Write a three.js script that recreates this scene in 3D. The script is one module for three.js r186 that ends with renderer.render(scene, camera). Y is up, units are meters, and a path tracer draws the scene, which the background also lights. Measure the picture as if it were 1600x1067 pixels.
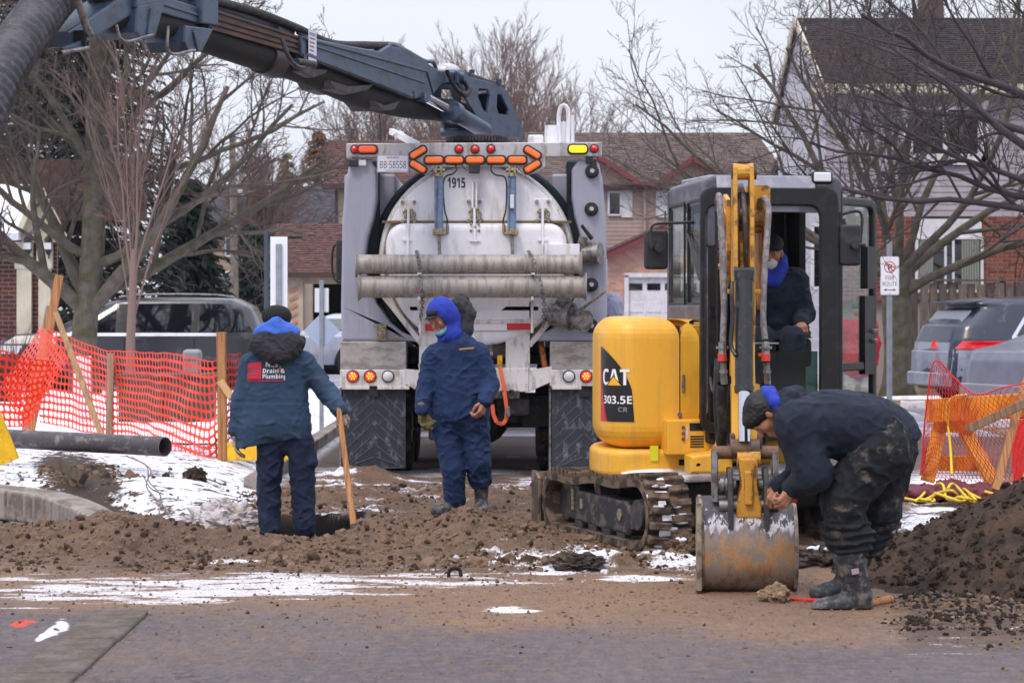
import * as THREE from 'three';
import { RoundedBoxGeometry } from 'three/addons/geometries/RoundedBoxGeometry.js';
import { mergeGeometries, toCreasedNormals } from 'three/addons/utils/BufferGeometryUtils.js';
import { ImprovedNoise } from 'three/addons/math/ImprovedNoise.js';

// ---------- camera, sky, sun, exposure ----------
const F = 3400, HZ = 484, EYE = 1.6;                    // focal length and horizon row of the 1600 x 1067 photograph, eye height in metres
const FAST = 0;
const scene = new THREE.Scene();
const camera = new THREE.PerspectiveCamera(2 * Math.atan(533.5 / F) * 180 / Math.PI, 1600 / 1067, 0.5, 900);
camera.setViewOffset(1600, 1067, 0, 49.5, 1600, 1067);  // shifted lens: verticals stay vertical
camera.position.set(0, EYE, 0);
camera.focus = 14.6; camera.userData.fStop = 5.6;
const renderer = new THREE.WebGLRenderer({ antialias: true });
renderer.toneMapping = THREE.LinearToneMapping;
renderer.toneMappingExposure = 1.06;
renderer.shadowMap.enabled = true;
{ // overcast sky
  const w = 512, h = 256, data = new Float32Array(w * h * 4), pn = new ImprovedNoise();
  for (let y = 0; y < h; y++) for (let x = 0; x < w; x++) {
    const e = ((y + .5) / h - .5) * Math.PI, a = x / w * Math.PI * 2, s = Math.max(0, Math.sin(e));
    let L = .95 + 1.35 * s * s;
    const cx = Math.cos(a) * Math.cos(e), cz = Math.sin(a) * Math.cos(e);
    L *= 1 + .1 * pn.noise(cx * 3 + 5, s * 9, cz * 3) + .07 * pn.noise(cx * 8, s * 26, cz * 8 + 3);
    const b = Math.min(1, s * 3), i = (y * w + x) * 4;
    data[i] = L * (.88 - .05 * b); data[i + 1] = L * (.912 - .03 * b); data[i + 2] = L * (1.0 + .02 * b); data[i + 3] = 1;
    if (e < -.06) { data[i] = .3; data[i + 1] = .29; data[i + 2] = .3; }
  }
  const t = new THREE.DataTexture(data, w, h, THREE.RGBAFormat, THREE.FloatType);
  t.mapping = THREE.EquirectangularReflectionMapping; t.magFilter = THREE.LinearFilter; t.needsUpdate = true;
  scene.background = t; scene.environment = t;
}
const sun = new THREE.DirectionalLight(0xffeed8, 1.5);
sun.position.set(-14, 40, 10); sun.target.position.set(0, 0, -16);
sun.castShadow = true; sun.shadow.radius = 28; sun.shadow.mapSize.set(2048, 2048);
Object.assign(sun.shadow.camera, { left: -30, right: 30, top: 40, bottom: -40, near: 1, far: 120 });
scene.add(sun, sun.target);
scene.fog = new THREE.FogExp2(0xdfe2ef, 0.00016);

// ---------- helpers ----------
const V3 = THREE.Vector3, R = (d) => d * Math.PI / 180;
const PX = (x, d) => (x - 800) * d / F, PY = (y, d) => EYE - (y - HZ) * d / F;
const at = (x, y, d) => new V3(PX(x, d), PY(y, d), -d);
const gd = (y) => EYE * F / (y - HZ);                    // depth of the ground seen at row y
const lerp = (a, b, t) => a + (b - a) * t, clamp = (x, a = 0, b = 1) => Math.min(b, Math.max(a, x));
const sst = (a, b, x) => { const t = clamp((x - a) / (b - a)); return t * t * (3 - 2 * t); };
function rng(seed) { let s = seed >>> 0; return () => { s = (s + 0x6d2b79f5) | 0; let t = Math.imul(s ^ (s >>> 15), 1 | s); t = (t + Math.imul(t ^ (t >>> 7), 61 | t)) ^ t; return ((t ^ (t >>> 14)) >>> 0) / 4294967296; }; }
const IN = new ImprovedNoise(), noise = (x, y, z = 0) => IN.noise(x + 31.7, y + 57.3, z + 11.1);
const fbm = (x, y, z = 0, o = 4) => { let s = 0, a = .5, f = 1; for (let i = 0; i < o; i++) { s += a * noise(x * f, y * f, z * f + i * 7); a *= .5; f *= 2.03; } return s; };

const used = {};
const numbered = (n) => { const k = used[n] = (used[n] ?? -1) + 1; return k ? n + '_' + String(k).padStart(3, '0') : n; };
function shade(o) { o.traverse((m) => { if (m.isMesh) { m.castShadow = true; m.receiveShadow = true; } }); return o; }
function tag(o, label, category, group) { o.userData.label = label; o.userData.category = category; if (group) o.userData.group = group; return o; }
function thing(name, label, category, pos = [0, 0, 0], ry = 0, group) {
  const o = new THREE.Group(); o.name = numbered(name); o.position.set(...(pos.isVector3 ? pos.toArray() : pos)); o.rotation.y = ry;
  scene.add(o); return tag(o, label, category, group);
}
function mesh(name, geo, mat, parent = scene) { const m = new THREE.Mesh(geo, mat); m.name = parent === scene ? numbered(name) : name; m.castShadow = m.receiveShadow = true; parent.add(m); return m; }
function struct(name, geo, mat, label) { const m = mesh(name, geo, mat); m.userData.kind = 'structure'; if (label) m.userData.label = label; return m; }
function stuff(o) { o.userData.kind = 'stuff'; return o; }
function copyThing(o, pos, ry, label) { const c = o.clone(); c.name = numbered(o.name.replace(/_\d+$/, '')); c.position.set(...pos); if (ry !== undefined) c.rotation.y = ry; if (label) c.userData = { ...c.userData, label }; scene.add(c); return c; }

// texture coordinates in metres, by the face's main axis
function boxUV(g0, sc = 1) {
  const g = g0.index ? g0.toNonIndexed() : g0; for (const k of Object.keys(g.attributes)) if (!['position', 'normal', 'color'].includes(k)) g.deleteAttribute(k);
  if (!g.attributes.normal) g.computeVertexNormals();
  const p = g.attributes.position.array, n = p.length / 9, uv = new Float32Array(n * 6);
  for (let i = 0; i < n; i++) {
    const o = i * 9, ux = p[o + 3] - p[o], uy = p[o + 4] - p[o + 1], uz = p[o + 5] - p[o + 2], vx = p[o + 6] - p[o], vy = p[o + 7] - p[o + 1], vz = p[o + 8] - p[o + 2];
    const nx = Math.abs(uy * vz - uz * vy), ny = Math.abs(uz * vx - ux * vz), nz = Math.abs(ux * vy - uy * vx);
    for (let k = 0; k < 3; k++) {
      const x = p[o + k * 3], y = p[o + k * 3 + 1], z = p[o + k * 3 + 2]; let a, b;
      if (nx >= ny && nx >= nz) { a = z; b = y; } else if (ny >= nz) { a = x; b = z; } else { a = x; b = y; }
      uv[i * 6 + k * 2] = a * sc; uv[i * 6 + k * 2 + 1] = b * sc;
    }
  }
  g.setAttribute('uv', new THREE.BufferAttribute(uv, 2)); return g;
}
const v3 = (a) => a.isVector3 ? a : new V3(...a);
// collects shapes, builds ONE named mesh
class MB {
  constructor() { this.g = []; }
  add(g, m) { if (m) g = g.clone().applyMatrix4(m); if (g.index) g = g.toNonIndexed(); for (const k of Object.keys(g.attributes)) if (!['position', 'normal'].includes(k)) g.deleteAttribute(k); this.g.push(g); return this; }
  box(w, h, d, x, y, z, rx = 0, ry = 0, rz = 0, r = .006) {
    const g = r > 0 && Math.min(w, h, d) > r * 2.2 ? new RoundedBoxGeometry(w, h, d, 1, r) : new THREE.BoxGeometry(w, h, d);
    return this.add(g, new THREE.Matrix4().compose(new V3(x, y, z), new THREE.Quaternion().setFromEuler(new THREE.Euler(rx, ry, rz)), new V3(1, 1, 1)));
  }
  cyl(a, b, r0, r1 = r0, n = 16, open = false) {
    a = v3(a); b = v3(b); const d = b.clone().sub(a), L = d.length(), g = new THREE.CylinderGeometry(r1, r0, L, n, 1, open);
    return this.add(g, new THREE.Matrix4().compose(a.clone().add(b).multiplyScalar(.5), new THREE.Quaternion().setFromUnitVectors(new V3(0, 1, 0), d.normalize()), new V3(1, 1, 1)));
  }
  bar(a, b, w, h, up = [0, 1, 0], r = .004) { // a box from a to b, w across and h along up
    a = v3(a); b = v3(b); const z = b.clone().sub(a), L = z.length(); z.normalize(); const x = new V3().crossVectors(v3(up), z).normalize(), y = new V3().crossVectors(z, x);
    const m = new THREE.Matrix4().makeBasis(x, y, z).setPosition(a.clone().add(b).multiplyScalar(.5));
    return this.add(r > 0 && Math.min(w, h, L) > r * 2.2 ? new RoundedBoxGeometry(w, h, L, 1, r) : new THREE.BoxGeometry(w, h, L), m);
  }
  tube(pts, r, seg = 24, rad = 8, closed = false) { return this.add(new THREE.TubeGeometry(new THREE.CatmullRomCurve3(pts.map(v3), closed, 'centripetal'), seg, r, rad, closed)); }
  ball(x, y, z, rx, ry = rx, rz = rx, n = 12) { return this.add(new THREE.SphereGeometry(1, n, Math.ceil(n * .7)), new THREE.Matrix4().compose(new V3(x, y, z), new THREE.Quaternion(), new V3(rx, ry, rz))); }
  lathe(prof, m, n = 24) { return this.add(new THREE.LatheGeometry(prof.map((p) => new THREE.Vector2(...p)), n), m); }
  ext(pts, depth, m, bevel = .006, holes = [], cs = 8) { // polygon in x, y pulled along z, centred
    const s = new THREE.Shape(pts.map((p) => new THREE.Vector2(...p))); for (const h of holes) s.holes.push(new THREE.Path(h.map((p) => new THREE.Vector2(...p))));
    const g = new THREE.ExtrudeGeometry(s, { depth: Math.max(.0005, depth - 2 * bevel), bevelEnabled: bevel > 0, bevelSize: bevel, bevelThickness: bevel, bevelSegments: 2, bevelOffset: -bevel, curveSegments: cs });
    g.translate(0, 0, -Math.max(.0005, depth - 2 * bevel) / 2); return this.add(g, m);
  }
  shape(s, depth, m, bevel = .006, bs = 2, cs = 16) { const g = new THREE.ExtrudeGeometry(s, { depth: depth - 2 * bevel, bevelEnabled: bevel > 0, bevelSize: bevel, bevelThickness: bevel, bevelOffset: -bevel, bevelSegments: bs, curveSegments: cs }); g.translate(0, 0, -(depth - 2 * bevel) / 2); return this.add(g, m); }
  each(k = 1) { this.k = k; return this; } // build every k shapes as a mesh of their own
  geo(sc = 1) { return boxUV(this.g.length > 1 ? mergeGeometries(this.g) : this.g[0], sc); }
  build(name, mat, parent = scene, shift) { const g = this.geo(); const s = shift ?? null; if (s) g.translate(-s.x, -s.y, -s.z); return mesh(name, g, mat, parent); }
}
function put(n, m, mat, par) { // a geometry, or an MB as one mesh or as several alike parts
  if (!m.geo) return mesh(n, m, mat, par); if (!m.k) return mesh(n, m.geo(), mat, par);
  let first; for (let i = 0; i < m.g.length; i += m.k) { const q = new MB(); q.g = m.g.slice(i, i + m.k); const o = mesh(n, q.geo(), mat, par); first ??= o; (first.siblings_ ??= []).push(o); } return first;
}
const T = (x, y, z, rx = 0, ry = 0, rz = 0) => new THREE.Matrix4().compose(new V3(x, y, z), new THREE.Quaternion().setFromEuler(new THREE.Euler(rx, ry, rz)), new V3(1, 1, 1));
const rrect = (w, h, r, x = 0, y = 0) => { const s = new THREE.Shape(); const a = x - w / 2, b = y - h / 2, c = x + w / 2, d = y + h / 2; s.moveTo(a + r, b); s.lineTo(c - r, b); s.quadraticCurveTo(c, b, c, b + r); s.lineTo(c, d - r); s.quadraticCurveTo(c, d, c - r, d); s.lineTo(a + r, d); s.quadraticCurveTo(a, d, a, d - r); s.lineTo(a, b + r); s.quadraticCurveTo(a, b, a + r, b); return s; };

// ---------- textures and materials ----------
const lin = (c) => { const k = new THREE.Color(c); return [k.r, k.g, k.b]; };
const toS = (c) => 255 * (c <= .0031308 ? c * 12.92 : 1.055 * Math.pow(c, 1 / 2.4) - .055);
const phash = (x, y, s) => { let h = Math.imul(x, 374761393) + Math.imul(y, 668265263) + Math.imul(s + 1, 1274126177) | 0; h = Math.imul(h ^ (h >>> 13), 1274126177); return (h ^ (h >>> 16)) & 7; }, GX = [1, -1, 0, 0, .7, -.7, .7, -.7], GY = [0, 0, 1, -1, .7, .7, -.7, -.7];
function pnoise(x, y, px, py, s) { // gradient noise that repeats after px, py
  const X = Math.floor(x), Y = Math.floor(y), fx = x - X, fy = y - Y, x0 = X % px, x1 = (X + 1) % px, y0 = Y % py, y1 = (Y + 1) % py, u = fx * fx * fx * (fx * (fx * 6 - 15) + 10), v = fy * fy * fy * (fy * (fy * 6 - 15) + 10);
  const a = phash(x0, y0, s), b = phash(x1, y0, s), c = phash(x0, y1, s), d = phash(x1, y1, s);
  return lerp(lerp(GX[a] * fx + GY[a] * fy, GX[b] * (fx - 1) + GY[b] * fy, u), lerp(GX[c] * fx + GY[c] * (fy - 1), GX[d] * (fx - 1) + GY[d] * (fy - 1), u), v) * 1.3;
}
// periodic noise texture: fn(u, v, P) with P(fx, fy, seed) tileable noise in -1..1
function tile(n, fn, srgb = true) {
  const data = new Uint8Array(n * n * 4);
  for (let y = 0; y < n; y++) for (let x = 0; x < n; x++) {
    const u = x / n, v = y / n;
    const P = (fx, fy, s = 0) => pnoise(u * fx, v * fy, fx, fy, s) * 1.25;
    const c = fn(u, v, P), i = (y * n + x) * 4;
    for (let k = 0; k < 3; k++) data[i + k] = srgb ? toS(clamp(c[k])) : 255 * clamp(c[k]);
    data[i + 3] = 255;
  }
  const t = new THREE.DataTexture(data, n, n); t.wrapS = t.wrapT = THREE.RepeatWrapping; t.magFilter = THREE.LinearFilter; if (srgb) t.colorSpace = THREE.SRGBColorSpace; t.needsUpdate = true; return t;
}
const rep = (t, x, y = x) => { const c = t.clone(); c.repeat.set(x, y); c.needsUpdate = true; return c; };
const g3 = (v) => [v, v, v];
const TX = {
  blot: tile(256, (u, v, P) => g3(.5 + .3 * P(4, 4) + .2 * P(9, 9, 3) + .13 * P(21, 21, 5) + .1 * P(60, 60, 8)), false),
  grain: tile(256, (u, v, P) => g3(.5 + .3 * P(64, 64) + .25 * P(120, 120, 3) + .15 * P(20, 20, 6)), false),
  weave: tile(128, (u, v, P) => g3(.5 + .25 * Math.sin(u * 6.2832 * 32) * Math.sin(v * 6.2832 * 32) + .3 * P(30, 30)), false),
};
TX.vary = tile(256, (u, v, P) => g3(clamp(.72 + .25 * P(5, 5) + .18 * P(14, 14, 3) + .16 * P(50, 50, 5))), true);
TX.vary2 = tile(256, (u, v, P) => g3(clamp(.88 + .12 * P(4, 4) + .08 * P(15, 9, 3) + .05 * P(60, 60, 5))), true);
// a base colour with dirt of another colour in blotches or streaks
function dirty(base, dirt, amt = .4, o = {}) {
  const a = lin(base), b = lin(dirt), sx = o.sx ?? 5, sy = o.sy ?? 5, sd = o.seed ?? 1, var_ = o.v ?? .12;
  return tile(o.n ?? 256, (u, v, P) => {
    const m = .5 + .9 * P(sx, sy, sd) + .45 * P(sx * 2.9 | 0, sy * 2.9 | 0, sd + 4) + .3 * P(sx * 8, sy * 8, sd + 9), k = sst(1 - amt - .28, 1 - amt + .42, m), w = 1 + var_ * (P(7, 7, sd + 2) + P(40, 40, sd + 3) * .7);
    return [0, 1, 2].map((i) => lerp(a[i], b[i], k * (o.max ?? .85)) * w);
  });
}
const MAT = (name, p) => { const m = p.phys ? new THREE.MeshPhysicalMaterial() : new THREE.MeshStandardMaterial(); delete p.phys; for (const k in p) { if (k === 'color' || k === 'emissive' || k === 'attenuationColor' || k === 'sheenColor') m[k].set(p[k]); else m[k] = p[k]; } m.name = name; return m; };
const BR = (t, s, sc, r = .01) => ({ bumpMap: rep(t, s), bumpScale: sc });
// ---------- smooth bodies: distance fields meshed with surface nets ----------
const sub = (a, b) => [a[0] - b[0], a[1] - b[1], a[2] - b[2]], dot = (a, b) => a[0] * b[0] + a[1] * b[1] + a[2] * b[2], addv = (a, b, k = 1) => [a[0] + b[0] * k, a[1] + b[1] * k, a[2] + b[2] * k];
const nrm = (a) => { const l = Math.hypot(...a) || 1; return [a[0] / l, a[1] / l, a[2] / l]; }, crs = (a, b) => [a[1] * b[2] - a[2] * b[1], a[2] * b[0] - a[0] * b[2], a[0] * b[1] - a[1] * b[0]];
const mixv = (a, b, t) => [lerp(a[0], b[0], t), lerp(a[1], b[1], t), lerp(a[2], b[2], t)];
class Field {
  constructor(c = .012) { this.c = c; this.ops = []; this.lo = [1e9, 1e9, 1e9]; this.hi = [-1e9, -1e9, -1e9]; }
  grow(p, r) { for (let i = 0; i < 3; i++) { this.lo[i] = Math.min(this.lo[i], p[i] - r); this.hi[i] = Math.max(this.hi[i], p[i] + r); } }
  // tapered capsule; flat = [direction, factor]: factor > 1 makes it thinner along that direction
  cap(a, b, ra, rb = ra, k = .03, flat) {
    const R_ = Math.max(ra, rb) * (flat && flat[1] < 1 ? 1 / flat[1] : 1); this.grow(a, R_ + .03); this.grow(b, R_ + .03);
    const ab = sub(b, a), L2 = dot(ab, ab) || 1e-9, fd = flat && nrm(flat[0]), ff = flat ? flat[1] - 1 : 0;
    this.ops.push({ a, b, r: R_, k, add: true, d: (x, y, z) => {
      let px = x - a[0], py = y - a[1], pz = z - a[2]; let t = clamp((px * ab[0] + py * ab[1] + pz * ab[2]) / L2);
      px -= ab[0] * t; py -= ab[1] * t; pz -= ab[2] * t;
      if (fd) { const q = (px * fd[0] + py * fd[1] + pz * fd[2]) * ff; px += fd[0] * q; py += fd[1] * q; pz += fd[2] * q; }
      return Math.sqrt(px * px + py * py + pz * pz) - lerp(ra, rb, t);
    } }); return this;
  }
  // ellipsoid with axes u, v, w
  ell(c, r, k = .03, u = [1, 0, 0], v = [0, 1, 0]) {
    u = nrm(u); const w = nrm(crs(u, v)); v = crs(w, u); const R_ = Math.max(...r), mn = Math.min(...r); this.grow(c, R_ + .03);
    this.ops.push({ a: c, b: c, r: R_, k, add: true, d: (x, y, z) => { const p = [x - c[0], y - c[1], z - c[2]]; const q = Math.hypot(dot(p, u) / r[0], dot(p, v) / r[1], dot(p, w) / r[2]); return (q - 1) * lerp(mn, R_, .25); } }); return this;
  }
  carve(a, b, ra, rb = ra, k = .01) { const n = this.ops.length; this.cap(a, b, ra, rb, k); this.ops[n].add = false; return this; }
  cut(p, n, k = .004) { n = nrm(n); this.ops.push({ cut: (x, y, z) => (x - p[0]) * n[0] + (y - p[1]) * n[1] + (z - p[2]) * n[2], k }); return this; } // keeps the side that n points away from
  folds(fn) { this.ops.push({ fold: fn }); return this; }
  geo() {
    const { c, lo, hi } = this, n = [0, 1, 2].map((i) => Math.ceil((hi[i] - lo[i]) / c) + 3), o = lo.map((v) => v - c * 1.3), [nx, ny, nz] = n, f = new Float32Array(nx * ny * nz).fill(.2);
    const each = (l, h, fn) => {
      const a = [0, 1, 2].map((i) => Math.max(0, Math.floor((l[i] - o[i]) / c))), b = [0, 1, 2].map((i) => Math.min(n[i] - 1, Math.ceil((h[i] - o[i]) / c)));
      for (let z = a[2]; z <= b[2]; z++) for (let y = a[1]; y <= b[1]; y++) for (let x = a[0], i = (z * ny + y) * nx + a[0]; x <= b[0]; x++, i++) f[i] = fn(f[i], o[0] + x * c, o[1] + y * c, o[2] + z * c);
    };
    for (const p of this.ops) {
      if (p.d) {
        const m = p.r + p.k + 4 * c, l = [0, 1, 2].map((i) => Math.min(p.a[i], p.b[i]) - m), h = [0, 1, 2].map((i) => Math.max(p.a[i], p.b[i]) + m), k = p.k;
        each(l, h, p.add ? (v, x, y, z) => { const d = p.d(x, y, z), t = Math.max(k - Math.abs(v - d), 0) / k; return Math.min(v, d) - t * t * k * .25; } : (v, x, y, z) => Math.max(v, -p.d(x, y, z)));
      } else if (p.cut) each(lo, hi, (v, x, y, z) => Math.max(v, p.cut(x, y, z)));
      else each(lo, hi, (v, x, y, z) => Math.abs(v) < .05 ? v + p.fold(x, y, z) : v);
    }
    const id = new Int32Array(nx * ny * nz).fill(-1), pos = [], idx = [], sx = 1, sy = nx, sz = nx * ny, off = [0, sx, sy, sx + sy, sz, sz + sx, sz + sy, sz + sx + sy], E = [[0, 1], [2, 3], [4, 5], [6, 7], [0, 2], [1, 3], [4, 6], [5, 7], [0, 4], [1, 5], [2, 6], [3, 7]];
    for (let z = 0; z < nz - 1; z++) for (let y = 0; y < ny - 1; y++) for (let x = 0; x < nx - 1; x++) {
      const i = z * sz + y * sy + x; let m = 0; for (let k = 0; k < 8; k++) if (f[i + off[k]] < 0) m |= 1 << k;
      if (m === 0 || m === 255) continue;
      let px = 0, py = 0, pz = 0, q = 0;
      for (const [a, b] of E) { const A = f[i + off[a]], B = f[i + off[b]]; if ((A < 0) === (B < 0)) continue; const t = A / (A - B); px += lerp(a & 1, b & 1, t); py += lerp((a >> 1) & 1, (b >> 1) & 1, t); pz += lerp(a >> 2, b >> 2, t); q++; }
      id[i] = pos.length / 3; pos.push(o[0] + (x + px / q) * c, o[1] + (y + py / q) * c, o[2] + (z + pz / q) * c);
    }
    const quad = (a, b, c_, d, flip) => { if (a < 0 || b < 0 || c_ < 0 || d < 0) return; flip ? idx.push(a, c_, b, a, d, c_) : idx.push(a, b, c_, a, c_, d); };
    for (let z = 1; z < nz - 1; z++) for (let y = 1; y < ny - 1; y++) for (let x = 1; x < nx - 1; x++) {
      const i = z * sz + y * sy + x, s = f[i] < 0;
      if (s !== (f[i + sx] < 0)) quad(id[i - sy - sz], id[i - sz], id[i], id[i - sy], !s);
      if (s !== (f[i + sy] < 0)) quad(id[i - sx - sz], id[i - sx], id[i], id[i - sz], !s);
      if (s !== (f[i + sz] < 0)) quad(id[i - sx - sy], id[i - sy], id[i], id[i - sx], !s);
    }
    const g = new THREE.BufferGeometry(); g.setAttribute('position', new THREE.Float32BufferAttribute(pos, 3)); g.setIndex(idx); g.computeVertexNormals(); return g;
  }
}
// five-fingered hand: origin at the wrist, fwd = towards the fingers, palm = the way the palm faces, thumb on side (+1 / -1 along fwd x palm)
function addHand(f, w, fwd, palm, side, curl = .6, s = 1, thumbIn = .5) {
  fwd = nrm(fwd); palm = nrm(addv(palm, fwd, -dot(palm, fwd))); const lat = nrm(crs(fwd, palm)).map((v) => v * side);
  const P = (a, b, c) => [0, 1, 2].map((i) => w[i] + (fwd[i] * a + lat[i] * b + palm[i] * c) * s);
  f.cap(P(0, 0, 0), P(.03, 0, 0), .024 * s, .027 * s, .015 * s).cap(P(.035, .018, 0), P(.085, .027, 0), .017 * s, .014 * s, .012 * s).cap(P(.035, -.012, 0), P(.083, -.02, 0), .017 * s, .013 * s, .012 * s).cap(P(.04, .004, 0), P(.088, .003, 0), .016 * s, .013 * s, .012 * s);
  [[.03, .043, 1], [.0105, .047, 1.08], [-.009, .044, 1], [-.027, .034, .8]].forEach(([b, l, q], i) => {
    const c1 = curl * (.9 + i * .07), c2 = c1 + curl * 1.2, c3 = c2 + curl * .9, r = [.0098, .0098, .0094, .0084][i] * s; let p = [.088 - Math.abs(b - .008) * .25, b, 0];
    for (const [ang, len, k] of [[c1, l, 1], [c2, l * .62, .93], [c3, l * .5, .84]]) { const e = [p[0] + Math.cos(ang) * len, p[1] + b * .06, p[2] + Math.sin(ang) * len]; f.cap(P(...p), P(...e), r * k * 1.04, r * k * .95, .003 * s); p = e; }
  });
  let p = [.022, .03, .006]; for (const [x, y, z, r] of [[.052, .052 - .012 * thumbIn, .022 + .01 * thumbIn, .0125], [.078, .056 - .03 * thumbIn, .034 + .02 * thumbIn, .0108], [.098, .052 - .04 * thumbIn, .04 + .028 * thumbIn, .0095]]) { f.cap(P(...p), P(x, y, z), r * 1.08 * s, r * s, .006 * s); p = [x, y, z]; }
}
// cloth creases: sharp ridges across the limb, slanting ones, and fine rumples
const ridge = (n) => { const q = Math.max(0, 1 - Math.abs(n) * 3.2); return q * q; };
const creases = (amp, fx = 7, fy = 15, seed = 0) => (x, y, z) => {
  const w = .05 * noise(x * 5, y * 5, z * 5 + seed), n1 = noise((x + w) * fx, (y + w) * fy + seed, z * fx), n2 = noise((x + y) * 8 + seed + w * 9, (y - x) * 5, z * 8), n3 = noise((x - y) * 9 + seed, (y + x) * 6 + w * 9, z * 9 + 4), n4 = noise(x * 27, y * 34, z * 27 + seed);
  const k = .45 + 1.3 * Math.abs(noise(x * 3.2 + seed, y * 3.2, z * 3.2)); return -amp * k * (ridge(n1) * 1.1 + ridge(n2) * .9 + ridge(n3) * .8 - .75 + n4 * .3 + .9 * noise(x * 4, y * 5, z * 4 + seed));
};
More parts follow.
